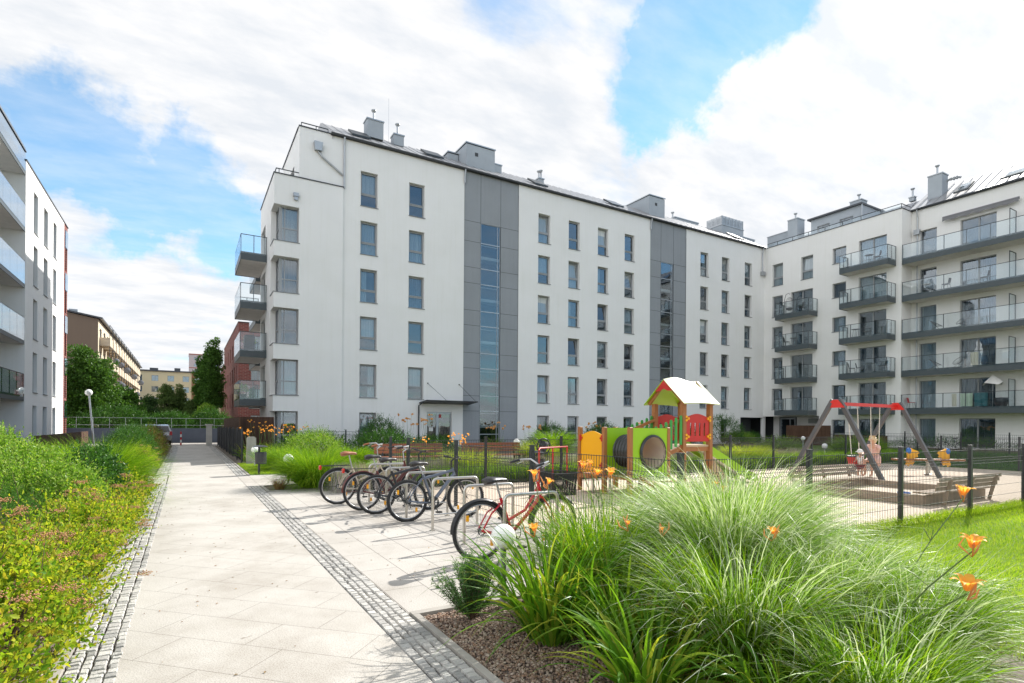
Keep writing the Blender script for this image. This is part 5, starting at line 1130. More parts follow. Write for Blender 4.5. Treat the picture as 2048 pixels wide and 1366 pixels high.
# far daylilies: upright leaves with loose heads of orange flowers
def far_lily(x, y, label, seed, n=150, h=.75, nf=10, hh=1.1, w=.012, s=.075, sp=.45, col='orange'):
    r = np.random.RandomState(seed); t = thing('daylily', label, 'daylily', (x,y,0), group='orange daylilies in the beds')
    npo('leaves', blades_mesh('l', x, y, n, (h*.6,h*1.2), sp*.7, (.5,1.9), w, 7, seed, (.05,.5)), M['lily'], t); m = MB(); pp = []
    for i in range(nf):
        a = r.rand()*6.28; q = sp*r.rand()**.5*1.1; px, py, pz = x+q*math.cos(a), y+q*math.sin(a), hh*(.82+.3*r.rand()); m.tube([(x+(px-x)*.4,y+(py-y)*.4,0),(px,py,pz-.03)],.006,4,r2=.004,cap=False)
        for k in range(2): pq = []; flower(pq, np.array([px+r.randn()*.05,py+r.randn()*.05,pz+r.randn()*.04]), (r.randn()*.5,-.5+r.randn()*.3,.7), s*(.7+.5*r.rand()), r); pp.append(pq)
    if pp:
        st = m.build('flower_stems', M['stem'], t)
        for q in pp: npo('flower', cat(q), M[col], st, True)
    return t
for i, (x, y, lb, nf, hh) in enumerate([(2.35,25.3,'orange daylilies left of the meter box beside the dark fence',8,1.25),(3.3,26.0,'orange daylilies right behind the meter box',12,1.4),(4.3,26.6,'orange daylilies in front of the corner bay window',10,1.35),
      (2.6,21.9,'leafy daylily clump between the meter box and the litter bin',0,1.0),(3.0,28.0,'orange daylilies at the corner of the white block',10,1.5)]):
    far_lily(x, y, lb, 300+i, 170, .85, nf, hh, .011, .055, .5)
far_lily(7.9,17.0,'bright orange daylilies behind the fence, left of the far bench',310,160,.75,12,1.15,.011,.055,.4)
far_lily(6.6,16.9,'smaller orange daylilies next to the fence post',311,120,.7,5,1.05,.011,.052,.35)
for i, (x, y, lb) in enumerate([(12.3,30.5,'tall faded daylily stalks left of the entrance door'),(10.9,30.2,'faded pink flower stalks left of the drainpipe'),(18.6,29.2,'pinkish daylilies in front of the first grey strip'),(16.2,29.6,'pale orange daylily right of the entrance door'),(22.2,28.0,'pinkish daylilies right of the first grey strip'),(25.0,26.6,'pale daylilies under the ground-floor windows')]):
    far_lily(x, y, lb, 320+i, 130, 1.0, 8, 1.9 if i < 2 else 1.6, .014, .11, .6, 'petal2')
# --- trees
def tree(name, label, x, y, h, crown, n, size, mat, seed, trunk=.25, tz=.25, conic=0, nclump=60, cat_='tree', group=None, wd=.6):
    t = thing(name, label, cat_, (x,y,0), group=group); r = np.random.RandomState(seed); cx, cz = crown; m = MB(); zc = h*tz+(h-h*tz)*.5
    m.tube([(x,y,0),(x+.1,y,h*.35),(x-.1,y+.1,h*.7),(x,y,h*.93)],[trunk,trunk*.75,trunk*.4,trunk*.1],8)
    PP = []; DD = []; SS = []; cl = []
    for i in range(nclump):
        u = r.randn(3); u /= np.linalg.norm(u); q = r.rand()**.35
        z = h*tz+(h*(1-tz))*(.5+.5*u[2]*q); f = (z-h*tz)/(h*(1-tz)); rad = cx*(math.sin(PI*min(.98,max(.03,f*.93+.05)))**.6 if not conic else (1.02-f)**.85)
        a = r.rand()*6.28; p = np.array([x+math.cos(a)*rad*(.45+.55*r.rand()), y+math.sin(a)*rad*(.45+.55*r.rand()), z]); cl.append(p)
        if i % 2 == 0: m.tube([(x,y,max(.5,z-(.3 if conic else 1.2)*rad*.5)), tuple((p+np.array([x,y,z]))/2), tuple(p)], trunk*.22, 5, r2=.02, cap=False)
    m.build('trunk', M['bark'], t)
    k = n//nclump
    for p in cl:
        sc = cz*(.6+.7*r.rand()); u = r.randn(k,3); u /= np.linalg.norm(u,axis=1)[:,None]; rr = sc*(.55+.5*r.rand(k)); q = p+u*rr[:,None]*np.array([1,1,.7 if not conic else .4]); PP.append(q); DD.append(u*.7+r.randn(k,3)*.6+(np.array([0,0,-.3]) if conic else 0)); SS.append(size*(.6+.8*r.rand(k)))
    npo('crown', leaf_quads(np.concatenate(PP), np.concatenate(DD), np.concatenate(SS), wd, r), M[mat], t); return t
M['treeleaf'] = leafmat('tree_leaf', [(.06,.14,.025),(.085,.19,.035),(.12,.24,.045),(.05,.12,.022)], .3, .45, .4)
M['spruce'] = leafmat('spruce_needle', [(.035,.08,.025),(.055,.12,.035),(.08,.15,.04)], .15, .6)
M['sprucelight'] = leafmat('pale_conifer_needle', [(.12,.19,.05),(.17,.25,.07),(.08,.14,.04)], .2, .6)
tree('leafy_tree','large dark leafy tree between the far left block and the old block',-7.7,62,8.6,(2.1,.8),24000,.2,'treeleaf',401,.28,.10,nclump=110)
tree('leafy_tree','dark spreading tree in front of the old block balconies',-5.7,66,5.0,(1.7,.8),16000,.24,'treeleaf',402,.22,.12,nclump=70)
tree('leafy_tree','lower dark tree beside the far left block',-9.6,64,7.0,(1.8,.8),16000,.24,'treeleaf',405,.22,.12,nclump=70)
tree('poplar_tree','tall slender poplar beside the brick building',2.75,76,12.0,(1.0,.6),20000,.2,'treeleaf',403,.2,.05,nclump=150)
tree('poplar_tree','shorter slender poplar left of the tall one',1.75,77,9.6,(.75,.55),14000,.24,'treeleaf',404,.16,.05,nclump=90)
for i, (x, y, h, r0, mt_, lb) in enumerate([(-5.2,76,3.9,1.8,'spruce','low dark conifer left of the pair below the yellow block'),(-2.0,78,6.6,1.9,'sprucelight','tallest pale conifer below the yellow block'),(-.7,79,6.3,1.5,'sprucelight','pale conifer right of the tallest one'),(.6,77,4.4,1.6,'sprucelight','low pale conifer in front of the poplars'),(-3.6,75,4.6,1.9,'spruce','dark conifer touching the tallest one')]):
    tree('conifer', lb, x, y, h, (r0,.45), 14000, .2, mt_, 410+i, .14, .04, 1, 150, group='conifers beyond the end of the path', wd=.3)
tree('leafy_tree','pale yellow-green tree right behind the conifers',2.0,72,3.6,(1.2,.6),9000,.2,'bushlight',420,.14,.1,nclump=60)
for i, (x, y, rd, mt_, lb) in enumerate([(-11,56,(3.5,1.5,2.2),'bushdark','dark shrub below the large leafy tree'),(-5.0,58,(2.8,1.5,2.3),'bushdark','dark shrub behind the car'),(-1.3,57,(2.0,1.3,2.1),'bushdark','green shrub above the blue-grey wall'),(1.9,58,(1.8,1.3,2.2),'bushdark','dark shrub above the blue-grey wall by the pillar')]):
    shrub('far_bush', lb, 'shrub', x, y, rd, 1100, .5, 9, .15, mt_, 430+i, group='shrubs beyond the end wall')
# ------------------------------------------------------------------ street furniture, fence, racks
def globe(x, y, h, label, rr=.11, st='zinc'):
    t = thing('globe_lamp', label, 'lamp', (x,y,0), group='white globe lamps'); MB().lathe([(.001,0),(.028,0),(.028,h-rr*.95),(.06,h-rr*.98),(.065,h-rr*.85),(.001,h-rr*.85)],(x,y,0),14).build('post', M[st], t, smooth='edge')
    MB().ball((x,y,h),rr,28).build('globe', M['globe'], t, smooth=True); return t
M['globe'] = plain('opal_globe', (.9,.89,.86), .25, spec=.6); _b = [n for n in M['globe'].node_tree.nodes if n.type == 'BSDF_PRINCIPLED'][0]; _b.inputs['Subsurface Weight'].default_value = .8; _b.inputs['Subsurface Radius'].default_value = (.25,.25,.25); _b.inputs['Subsurface Scale'].default_value = .6
g1 = globe(2.41,4.235,.62,'white globe lamp in the foreground next to the red bicycle wheel')
for x, y, h, lb in ((2.35,15.7,.66,'white globe lamp half hidden in the grass mound behind the bicycles'),(2.2,22.5,.62,'white globe lamp behind the litter bin'),(26.2,15.2,.7,'white globe lamp behind the seesaw'),(16.4,14.9,.66,'white globe lamp in the yellow grass behind the playground'),(33.0,20.5,.9,'white globe lamp by the entrance of the right wing'),(11.8,19.7,.9,'white globe lamp right of the far bench')):
    globe(x, y, h, lb, .13)
t = thing('park_lamp','leaning globe street lamp in front of the dark leafy tree','street lamp',(-5.4,47,0)); MB().tube([(-5.4,47,0),(-5.68,47,3.4)],.05,8).build('post', M['zinc'], t); MB().ball((-5.7,47,3.6),.22,20).build('globe', M['globe'], t, smooth=True)
# meter box pillar
t = thing('meter_box','pale concrete service pillar between daylilies and litter bin','service box',(2.2,23.7,0)); MB().bevbox(2.02,2.36,23.55,23.85,0,.55,.0).build('lower_cabinet', M['concrete'], t)
m = MB(); m.prism([(2.03,.552),(2.35,.552),(2.35,1.02),(2.30,1.07),(2.08,1.07),(2.03,1.02)],23.56,23.84,'y'); m.build('upper_cabinet', M['concrete'], t)
# litter bins
def bin_(x, y, label):
    t = thing('litter_bin', label, 'litter bin', (x,y,0), group='black litter bins'); MB().box(x-.03,x+.03,y-.03,y+.03,0,.86).build('post', M['fence_steel'], t)
    MB().lathe([(.001,.34),(.16,.34),(.17,.36),(.17,.70),(.16,.70),(.155,.36)],(x+.03,y-.18,0),20).build('bucket', M['fence_steel'], t, smooth='edge')
    MB().lathe([(.001,.92),(.12,.91),(.22,.87),(.22,.86),(.001,.87)],(x+.02,y-.08,0),20).build('rain_hood', M['fence_steel'], t, smooth='edge'); return t
bin_(1.98,19.0,'black litter bin with round hood beside the path by the crossing'); bin_(8.1,12.6,'black litter bin inside the playground behind the red bicycle')
# bicycle racks
rg = 'steel bicycle racks'
def rack(y, label):
    t = thing('bicycle_rack', label, 'bicycle rack', (3.2,y,0), group=rg); a, b, h, q = 3.21, 3.96, .78, .045; r = .021
    pts = [(a,y,0),(a,y,h-q*1.5)]+[(a+q*1.5*(1-math.cos(t_)),y,h-q*1.5+q*1.5*math.sin(t_)) for t_ in (.4,.8,1.2,PI/2)]+[(b-q*1.5*(1-math.cos(t_)),y,h-q*1.5+q*1.5*math.sin(t_)) for t_ in (PI/2,1.2,.8,.4)]+[(b,y,h-q*1.5),(b,y,0)]
    MB().tube(pts, r, 12).build('hoop', M['galv'], t, smooth='edge'); MB().tube([(a,y,.24),(b,y,.24)], .011, 8).build('lower_rail', M['galv'], t, smooth='edge')
    MB().lathe([(.001,.0),(.045,0),(.045,.008),(.001,.008)],(a,y,0),16).lathe([(.001,.0),(.045,0),(.045,.008),(.001,.008)],(b,y,0),16).build('base_plates', M['galv'], t); return t
for y, lb in ((5.62,'steel bicycle rack in front of the red bicycle frame'),(6.70,'second steel rack from the red bicycle, empty'),(7.80,'empty steel rack between the grey mountain bike and the red bicycle'),(8.95,'steel rack beside the grey mountain bike'),(10.05,'steel rack between the two dark bicycles'),(11.15,'farthest steel rack, beside the cream bicycle')): rack(y, lb)
# mesh fences
def fence(name, label, pts, posts, h=1.2, gap=.05, wr=.0025, caps=True, ph=1.27):
    t = thing(name, label, 'fence', (pts[0][0],pts[0][1],0), group='graphite wire mesh fences')
    for x, y in posts:
        p = MB().box(x-.03,x+.03,y-.03,y+.03,0,ph).build('post', M['fence_steel'], t)
        if caps: MB().box(x-.034,x+.034,y-.034,y+.034,ph,ph+.018).build('cap', M['fence_steel'], p)
    for (x0,y0), (x1,y1) in zip(pts, pts[1:]):
        m = MB(); L = math.hypot(x1-x0,y1-y0); ux, uy = (x1-x0)/L, (y1-y0)/L; nx, ny = -uy, ux; n = int(L/gap)
        for i in range(n+1):
            q = (i+.5)*gap
            if q > L: break
            x, y = x0+ux*q, y0+uy*q; fo = [(0,.04),(0,.93),(.035,.98),(0,1.03),(0,h)] if h > 1 else [(0,.04),(0,h)]
            for (a, z), (b, z2) in zip(fo, fo[1:]): m.bar((x+nx*a,y+ny*a,z),(x+nx*b,y+ny*b,z2),wr*2)
        for z, o, k in ((.08,0,1),(.28,0,1),(.48,0,1),(.68,0,1),(.93,0,1),(.98,.035,1),(1.03,0,1),(h-.01,0,1.3)):
            m.bar((x0+nx*o,y0+ny*o,z),(x1+nx*o,y1+ny*o,z),wr*2.6*k)
        m.build('wire_panel', M['fence_steel'], t)
FY_ = 4.6; FX_ = 4.68
fence('mesh_fence','graphite wire mesh fence along the near side of the playground',[(5.0,FY_),(7.56,FY_),(10.1,FY_),(12.66,FY_),(15.2,FY_),(17.7,FY_)],[(5.0,FY_),(7.56,FY_),(10.1,FY_),(12.66,FY_),(15.2,FY_),(17.7,FY_)])
fence('mesh_fence','graphite wire mesh fence between the bicycle parking and the playground',[(5.0,4.66),(4.72,7.4),(4.58,9.95),(4.5,12.45)],[(4.72,7.4),(4.58,9.95),(4.5,12.45),(4.45,13.6)])
bp = [(4.5,13.35)]+[(4.5+2.5*i,13.3) for i in range(1,10)]
fence('mesh_fence','graphite wire mesh fence along the back of the playground',bp,bp[1:],wr=.0034)
bp = [(27,13.3),(27,10.8),(27,8.3),(27,5.8),(27,4.6)]
fence('mesh_fence','graphite wire mesh fence at the far end of the playground',bp,bp,wr=.003,gap=.06)
bp = [(44.0,10),(44.0,12.5),(44.0,14),(44.0,16.5),(44.0,19.0),(44.0,19.8),(44.0,22.3),(44,24.8)]
fence('garden_fence','wire mesh garden fence along the right wing',bp,bp,wr=.004,gap=.1,ph=1.35,caps=False)
bp = [(4.9,30.2),(7.4,30.2),(8.1,30.2),(10.6,30.2)]
fence('garden_fence','wire mesh garden fence in front of the bay windows',bp,bp,wr=.004,gap=.08,ph=1.3,caps=False)
# benches
M['benchwood'] = islands('reddish_bench_wood', [(.36,.13,.07),(.42,.17,.09),(.30,.11,.06)], .55, .2, 30); M['greywood'] = islands('weathered_planks', [(.44,.35,.27),(.54,.44,.35),(.36,.28,.21),(.48,.39,.31)], .85, .5, 40, sc2=14)
def bench(x, y, label, L=2.6):
    t = thing('park_bench', label, 'bench', (x,y,0), group='reddish wooden benches'); s = MB()
    for i in range(4): s.box(x-L/2,x+L/2,y-.22+.12*i,y-.12+.12*i,.42,.46)
    s.build('seat', M['benchwood'], t); b = MB()
    for i in range(3): b.box(x-L/2,x+L/2,y+.28+.02*i,y+.31+.02*i,.56+.12*i,.66+.12*i)
    b.build('backrest', M['benchwood'], t)
    for q in (-L/2+.3, L/2-.3):
        m = MB(); m.bar((x+q,y-.18,0),(x+q,y-.18,.42),.05); m.bar((x+q,y+.2,0),(x+q,y+.36,.88),.05); m.bar((x+q,y-.2,.40),(x+q,y+.25,.40),.05); m.build('leg', M['fence_steel'], t)
bench(7.0,18.95,'reddish wooden bench behind the bicycle handlebars'); bench(10.4,18.95,'reddish wooden bench behind the far fence with a pushchair beside it')
# pushchair beside the bench
t = thing('pushchair','folded-back black pushchair next to the far wooden bench','pushchair',(11.9,17.9,0)); x, y = 11.9, 17.9
m = MB(); m.tube([(x-.3,y,.2),(x-.05,y,.6),(x+.1,y,.95)],.11,8,r2=.2); m.build('seat', M['black'], t, smooth=True)
m = MB(); 
for d in (-.22,.22): m.tube([(x-.55,y+d,1.12),(x-.35,y+d,1.05),(x+.35,y+d,.12)],.014,6); m.tube([(x-.4,y+d,.12),(x+.1,y+d,.75)],.014,6)
m.tube([(x-.55,y-.22,1.12),(x-.55,y+.22,1.12)],.014,6); m.build('frame', M['steel_dark'], t)
m = MB(); m.torus((x+.05,y,.78),.3,.03,'y',20,6); m.build('canopy', M['black'], t, smooth=True)
for dx in (-.38,.35):
    for d in (-.24,.24): MB().torus((x+dx,y+d,.12),.1,.025,'y',18,6).build('wheel', M['rubber'], t, smooth=True)
# ------------------------------------------------------------------ playground
M['wood'] = plain('orange_brown_timber', (.38,.16,.05), .55, c2=(.28,.11,.035), sc=6, amt=.7, stretch=(3,3,.35), bump=.2, bsc=30)
M['lime'] = plain('lime_green_board', (.30,.55,.01), .4, c2=(.27,.50,.01), sc=1, spec=.5); M['yell'] = plain('yellow_board', (.85,.42,.01), .4, c2=(.80,.38,.01), sc=1, spec=.5)
M['pred'] = plain('red_board', (.52,.025,.02), .4, spec=.5); M['pgreen'] = plain('green_picket_paint', (.05,.33,.06), .4, spec=.5); M['roofcream'] = plain('cream_roof_board', (.60,.64,.34), .45, spec=.3, c2=(.56,.60,.31))
M['tube'] = plain('black_corrugated_tunnel', (.02,.02,.022), .3, spec=.6); M['tubein'] = plain('tunnel_inside', (.50,.42,.36), .7); M['plybeige'] = plain('beige_ply', (.50,.36,.22), .6)
T = thing('play_tower','colourful climbing frame with lime green tunnel panels, gabled tower and slide','climbing frame',(9.5,10,0))
def post(x, y, h, w=.09, cap=False): 
    MB().bevbox(x-w/2,x+w/2,y-w/2,y+w/2,0,h,.012).build('post', M['wood'], T)
PX = 8.47
for x, y in ((PX,9.25),(PX,10.12),(PX,11.05),(9.62,10.12),(9.62,9.25),(9.62,11.05)): post(x, y, 1.57)
def tunnelboard(y, name, big=True):
    x0, x1, z0, z1 = PX+.05, 9.62, .44, 1.55; cx, cz, rr = (x0+x1)/2+.05, 1.0, .355; n = 40; vs = []; k = 8
    for yy in (y-.012, y+.012):
        for i in range(n):
            a = 2*PI*i/n; vs.append((cx+rr*math.cos(a), yy, cz+rr*math.sin(a)))
        for i in range(n):
            a = 2*PI*i/n; c, s = math.cos(a), math.sin(a); q = 1/max(abs(c)*1.0,abs(s)*1.0,1e-6); X = cx+(c*q)*((x1-cx) if c > 0 else (cx-x0)); Z = cz+(s*q)*((z1-cz) if s > 0 else (cz-z0)); vs.append((X,yy,Z))
    f = []
    for b in (0, 2*n): f += [(b+i,b+(i+1) % n,b+n+(i+1) % n,b+n+i) for i in range(n)]
    f += [(i,(i+1) % n,2*n+(i+1) % n,2*n+i) for i in range(n)]+[(n+i,n+(i+1) % n,3*n+(i+1) % n,3*n+i) for i in range(n)]
    MB().add(vs,f).build('tunnel_panel', M['lime'], T); return cx, cz, rr
cx, cz, rr = tunnelboard(9.23,'a'); tunnelboard(10.14,'b')
prof = []; y = 9.16
while y < 10.16: prof += [(rr+.0,y),(rr+.035,y+.02),(rr+.045,y+.045),(rr+.035,y+.07),(rr,y+.09)]; y += .105
MB().lathe([(p[0], p[1]) for p in prof],(cx,0,cz),44,'y').build('tunnel_tube', M['tube'], T, smooth=True); MB().lathe([(rr-.006,9.17),(rr-.006,10.2)],(cx,0,cz),44,'y').build('tunnel_lining', M['tubein'], T, smooth=True)
MB().torus((cx,9.20,cz),rr+.02,.028,'y',44,10).build('tunnel_rim', M['tube'], T, smooth=True)
def wavy(y0, y1, z0, z1, x, mat, ax='x', amp=.06, slots=0, name='wavy_panel'):
    n = 24; top = [(y0+(y1-y0)*i/n, z1+amp*math.sin(-1.0+2*PI*i/n*.85)) for i in range(n+1)]; poly = [(y0,z0)]+[(p[0],p[1]) for p in top]+[(y1,z0)]
    if not slots: m = MB().prism([(y1,z0),(y0,z0)]+top, x-.011, x+.011, ax)
    else:
        m = MB(); L = y1-y0; k = slots; sw = L*.035; za, zb = z0+(z1-z0)*.22, z1-(z1-z0)*.28; cuts = sorted([y0]+[y0+L*(i+1)/(k+1)+s*sw for i in range(k) for s in (-1,1)]+[y1]); hz = lambda v: z1+amp*math.sin(-1.0+2*PI*(v-y0)/L*.85)
        for i, (a, b) in enumerate(zip(cuts, cuts[1:])):
            seg = 6; tp = [(a+(b-a)*q/seg, hz(a+(b-a)*q/seg)) for q in range(seg+1)]
            if i % 2 == 0: m.prism([(b,z0),(a,z0)]+tp, x-.011, x+.011, ax)
            else: m.prism([(b,z0),(a,z0),(a,za),(b,za)], x-.011, x+.011, ax); m.prism([(b,zb),(a,zb)]+tp, x-.011, x+.011, ax)
    return m.build(name, M[mat], T)
wavy(10.17,11.0,.47,1.42,PX,'yell','x',.05)
for z in (.66,1.30):
    for y_ in (10.17,11.0):
        m = MB()
        for o in ((0,0),(.045 if y_ < 10.5 else -.045,0),(0,.05),(0,-.05)): m.lathe([(.001,-.03),(.028,-.03),(.028,-.0),(.001,.0)],(PX-.02,y_+o[0],z+o[1]),10,'x')
        m.build('panel_bracket', M['pred'], T)
MB().box(PX,9.62,9.27,11.05,.38,.43).build('platform', M['wood'], T)
m = MB(); m.box(PX-.3,PX-.05,10.3,10.9,.36,.42); m.build('step_board', M['wood'], T)
for y_ in (9.9,10.5): MB().tube([(PX-.02,y_,0),(PX-.02,y_,.36)],.03,8).build('short_support', M['galv'], T)
# low climbing board in front with red rungs
m = MB(); m.add([(8.75,9.2,.42),(9.55,9.2,.42),(9.95,7.95,.02),(9.15,7.95,.02),(8.75,9.2,.45),(9.55,9.2,.45),(9.95,7.95,.05),(9.15,7.95,.05)],[(0,1,2,3),(7,6,5,4),(0,4,5,1),(1,5,6,2),(2,6,7,3),(3,7,4,0)]); m.build('climbing_board', M['roofcream'], T)
MB().bar((8.72,9.2,.43),(9.12,7.95,.03),.05,.12).build('board_edge', M['wood'], T)
for q in (.25,.5,.75): MB().tube([(8.75+.4*q,9.2-1.25*q,.47-.4*q),(9.55+.4*q,9.2-1.25*q,.47-.4*q)],.014,6).build('rung', M['pred'], T)
# tower
tx0, tx1, ty0, ty1 = 11.06, 12.06, 10.1, 11.1
for x in (tx0,tx1):
    for y_ in (ty0,ty1): post(x, y_, 2.2, .12)
MB().box(tx0-.02,tx1+.02,ty0-.02,ty1+.02,1.06,1.11).build('tower_platform', M['plybeige'], T)
m = MB()
for a, b in (((tx0,ty0),(tx1,ty0)),((tx0,ty1),(tx1,ty1)),((tx0,ty0),(tx0,ty1)),((tx1,ty0),(tx1,ty1))): m.bar((a[0],a[1],1.0),(b[0],b[1],1.0),.05,.11)
m.build('platform_beams', M['wood'], T)
wavy(tx0+.07,tx1-.07,1.2,1.88,ty0-.03,'pred','y',.045,4,'tower_panel'); wavy(tx0+.07,tx1-.07,1.2,1.88,ty1+.03,'pred','y',.045,4,'tower_panel')
for x in (tx0+.08,tx1-.08):
    for z in (1.33,1.80):
        m = MB()
        for a in (0,2.1,4.2): m.lathe([(.001,-.03),(.035,-.03),(.035,0),(.001,0)],(x+.05*math.cos(a+(0 if x < 11.5 else PI)),ty0-.045,z+.05*math.sin(a)),10,'y')
        m.build('yellow_bracket', M['yell'], T)
# bridge with green pickets rising to the tower
m = MB(); m.add([(9.65,10.13,.62),(9.65,11.05,.62),(tx0,11.05,1.08),(tx0,10.13,1.08),(9.65,10.13,.66),(9.65,11.05,.66),(tx0,11.05,1.12),(tx0,10.13,1.12)],[(0,1,2,3),(7,6,5,4),(0,4,5,1),(1,5,6,2),(2,6,7,3),(3,7,4,0)]); m.build('bridge_deck', M['greywood'], T)
for y_ in (10.12,11.06):
    MB().bar((9.6,y_,.6),(tx0,y_,1.06),.06,.1).build('bridge_beam', M['wood'], T); MB().bar((9.6,y_,1.30),(tx0,y_,1.78),.045,.07).build('handrail', M['wood'], T)
    for i in range(8):
        x = 9.72+.175*i; z0 = .70+.33*(x-9.65); yy = y_-.05 if y_ < 10.5 else y_+.05
        MB().prism([(x-.04,z0),(x+.04,z0),(x+.04,z0+.70),(x+.03,z0+.735),(x,z0+.75),(x-.03,z0+.735),(x-.04,z0+.70)],yy-.012,yy+.012,'y').build('picket', M['pgreen'], T)
# gabled roof, ridge along X, with wavy ends
rx0, rx1 = 10.86, 12.2; yr, zr, ze = 10.6, 2.86, 2.19
def slope(sg, name, mat):
    n = 16; V = []; Fa = []
    for i in range(n+1):
        x = rx0+(rx1-rx0)*i/n; dz = .045*math.sin(-.4+i/n*PI*2.0)*(1 if sg < 0 else 1)
        ye_ = yr+sg*.72; V += [(x,yr,zr+dz),(x,ye_,ze+.03*math.sin(PI*i/n)),(x,yr,zr+dz-.03),(x,ye_,ze-.03+.03*math.sin(PI*i/n))]
    for i in range(n):
        a = 4*i; b = a+4; Fa += [(a,a+1,b+1,b),(a+2,b+2,b+3,a+3),(a+1,a+3,b+3,b+1),(a,b,b+2,a+2)]
    Fa += [(0,2,3,1),(4*n,4*n+1,4*n+3,4*n+2)]; return MB().add(V,Fa).build(name, M[mat], T)
slope(-1,'roof_board','roofcream'); slope(1,'roof_board','lime')
for sg in (-1,1):
    for x in (rx0+.1, rx1-.1): MB().bar((x,yr,zr-.06),(x,yr+sg*.62,ze-.0),.05,.09).build('rafter', M['wood'], T)
MB().prism([(yr,zr-.04),(yr-.3,zr-.34),(yr-.14,zr-.33),(yr,zr-.27),(yr+.14,zr-.33),(yr+.3,zr-.34)],rx0+.0,rx0+.025,'x').build('gable_board', M['pred'], T)
# slide
m = MB(); x0, x1 = tx1, 14.35
def zs(x): q = (x-x0)/(x1-x0); return 1.08-.95*min(1,q*1.12)+(.02 if q > .9 else 0)
n = 12; V = []
for i in range(n+1): x = x0+(x1-x0)*i/n; V += [(x,10.33,zs(x)),(x,10.87,zs(x))]
m.add(V,[(2*i,2*i+1,2*i+3,2*i+2) for i in range(n)]); m.build('slide_bed', M['galv'], T)
for y_ in (10.3,10.9):
    lo = [(x0+(x1-x0)*i/n, max(.0,zs(x0+(x1-x0)*i/n)-.12)) for i in range(n+1)]; hi = [(x0+(x1-x0)*i/n, zs(x0+(x1-x0)*i/n)+.13*(1 if i < n else .4)) for i in range(n+1)]
    MB().prism(lo+hi[::-1],y_-.015,y_+.015,'y').build('slide_side', M['lime'], T)
MB().add([(12.1,10.3,.0),(13.3,10.3,.0),(13.3,10.32,.0),(12.1,10.32,0),(12.1,10.3,.95),(12.15,10.3,.95),(12.15,10.32,.95),(12.1,10.32,.95)],[(0,3,2,1),(4,5,6,7),(0,1,5,4),(1,2,6,5),(2,3,7,6),(3,0,4,7)]).build('slide_brace', M['plybeige'], T)
# red low climbing rail left of the frame
m = MB(); m.tube([(7.15,10.9,0),(7.15,10.9,1.02),(7.2,10.95,1.06),(8.4,11.5,1.06),(8.4,11.5,0)],.022,8); m.tube([(7.75,11.2,0),(7.75,11.2,1.06)],.02,8); t = thing('climbing_rail','low red tubular climbing rail left of the climbing frame','climbing rail',(7.2,10.9,0)); m.build('rail', M['pred'], t, smooth='edge')
# swing frame
S_ = thing('swing_set','swing set with slanting dark posts and a red crossbar','swing frame',(19,9.6,0)); ax, bx, sy, sz = 17.15, 20.75, 9.6, 2.42
M['swingpost'] = plain('dark_grey_swing_post', (.085,.082,.085), .4, spec=.5)
for x, sg, dx in ((ax,1,-.35),(ax,-1,.15),(bx,-1,.0),(bx,1,-.3)):
    MB().bar((x,sy+sg*.10,sz+.02),(x+dx,sy+sg*1.28,0),.115,.115,up=(1,0,0)).build('leg', M['swingpost'], S_)
M['sred'] = plain('bright_red_bracket', (.62,.02,.015), .35, spec=.5)
for x in (ax, bx):
    MB().prism([(sy-.08,sz+.02),(sy+.08,sz+.02),(sy+.28,sz-.22),(sy-.28,sz-.22)],x-.07,x+.07,'x').build('bracket', M['sred'], S_)
MB().bar((ax+.05,sy,sz-.10),(bx-.05,sy,sz-.10),.09,.10).build('crossbar', M['sred'], S_)
M['chain'] = plain('pale_chain', (.72,.68,.60), .5)
def swing(x, y_s, z_s, seat, label):
    t = thing('toddler_swing' if seat == 'bucket' else 'flat_swing', label, 'swing', (x,y_s,z_s), group='swings hanging from the frame')
    for d in (-.27,.27):
        m = MB(); a = Vector((x+d*1.05,sy,sz-.15)); b = Vector((x+d*.8,y_s,z_s+(.28 if seat == 'bucket' else .0))); n = 46
        for i in range(n): p = a.lerp(b,i/n); q = a.lerp(b,(i+.8)/n); o = .006 if i % 2 else -.006; m.bar((p.x+o,p.y,p.z),(q.x-o,q.y,q.z),.017)
        m.build('chain', M['chain'], t)
    if seat == 'bucket':
        m = MB(); m.lathe([(.10,-.0),(.2,.02),(.215,.27),(.235,.29),(.235,.25),(.2,.06),(.001,.03)],(x,y_s,z_s-.02),20); m.build('seat', M['pred'], t, smooth='edge')
        MB().torus((x,y_s,z_s+.27),.225,.02,'z',24,8).build('safety_ring', M['black'], t, smooth=True)
    else: MB().box(x-.22,x+.22,y_s-.09,y_s+.09,z_s-.02,z_s+.015).build('seat', M['black'], t)
swing(18.05,9.5,.42,'bucket','red and black toddler swing seat beside the child'); swing(19.4,9.6,.45,'flat','flat swing seat carrying the sitting woman')
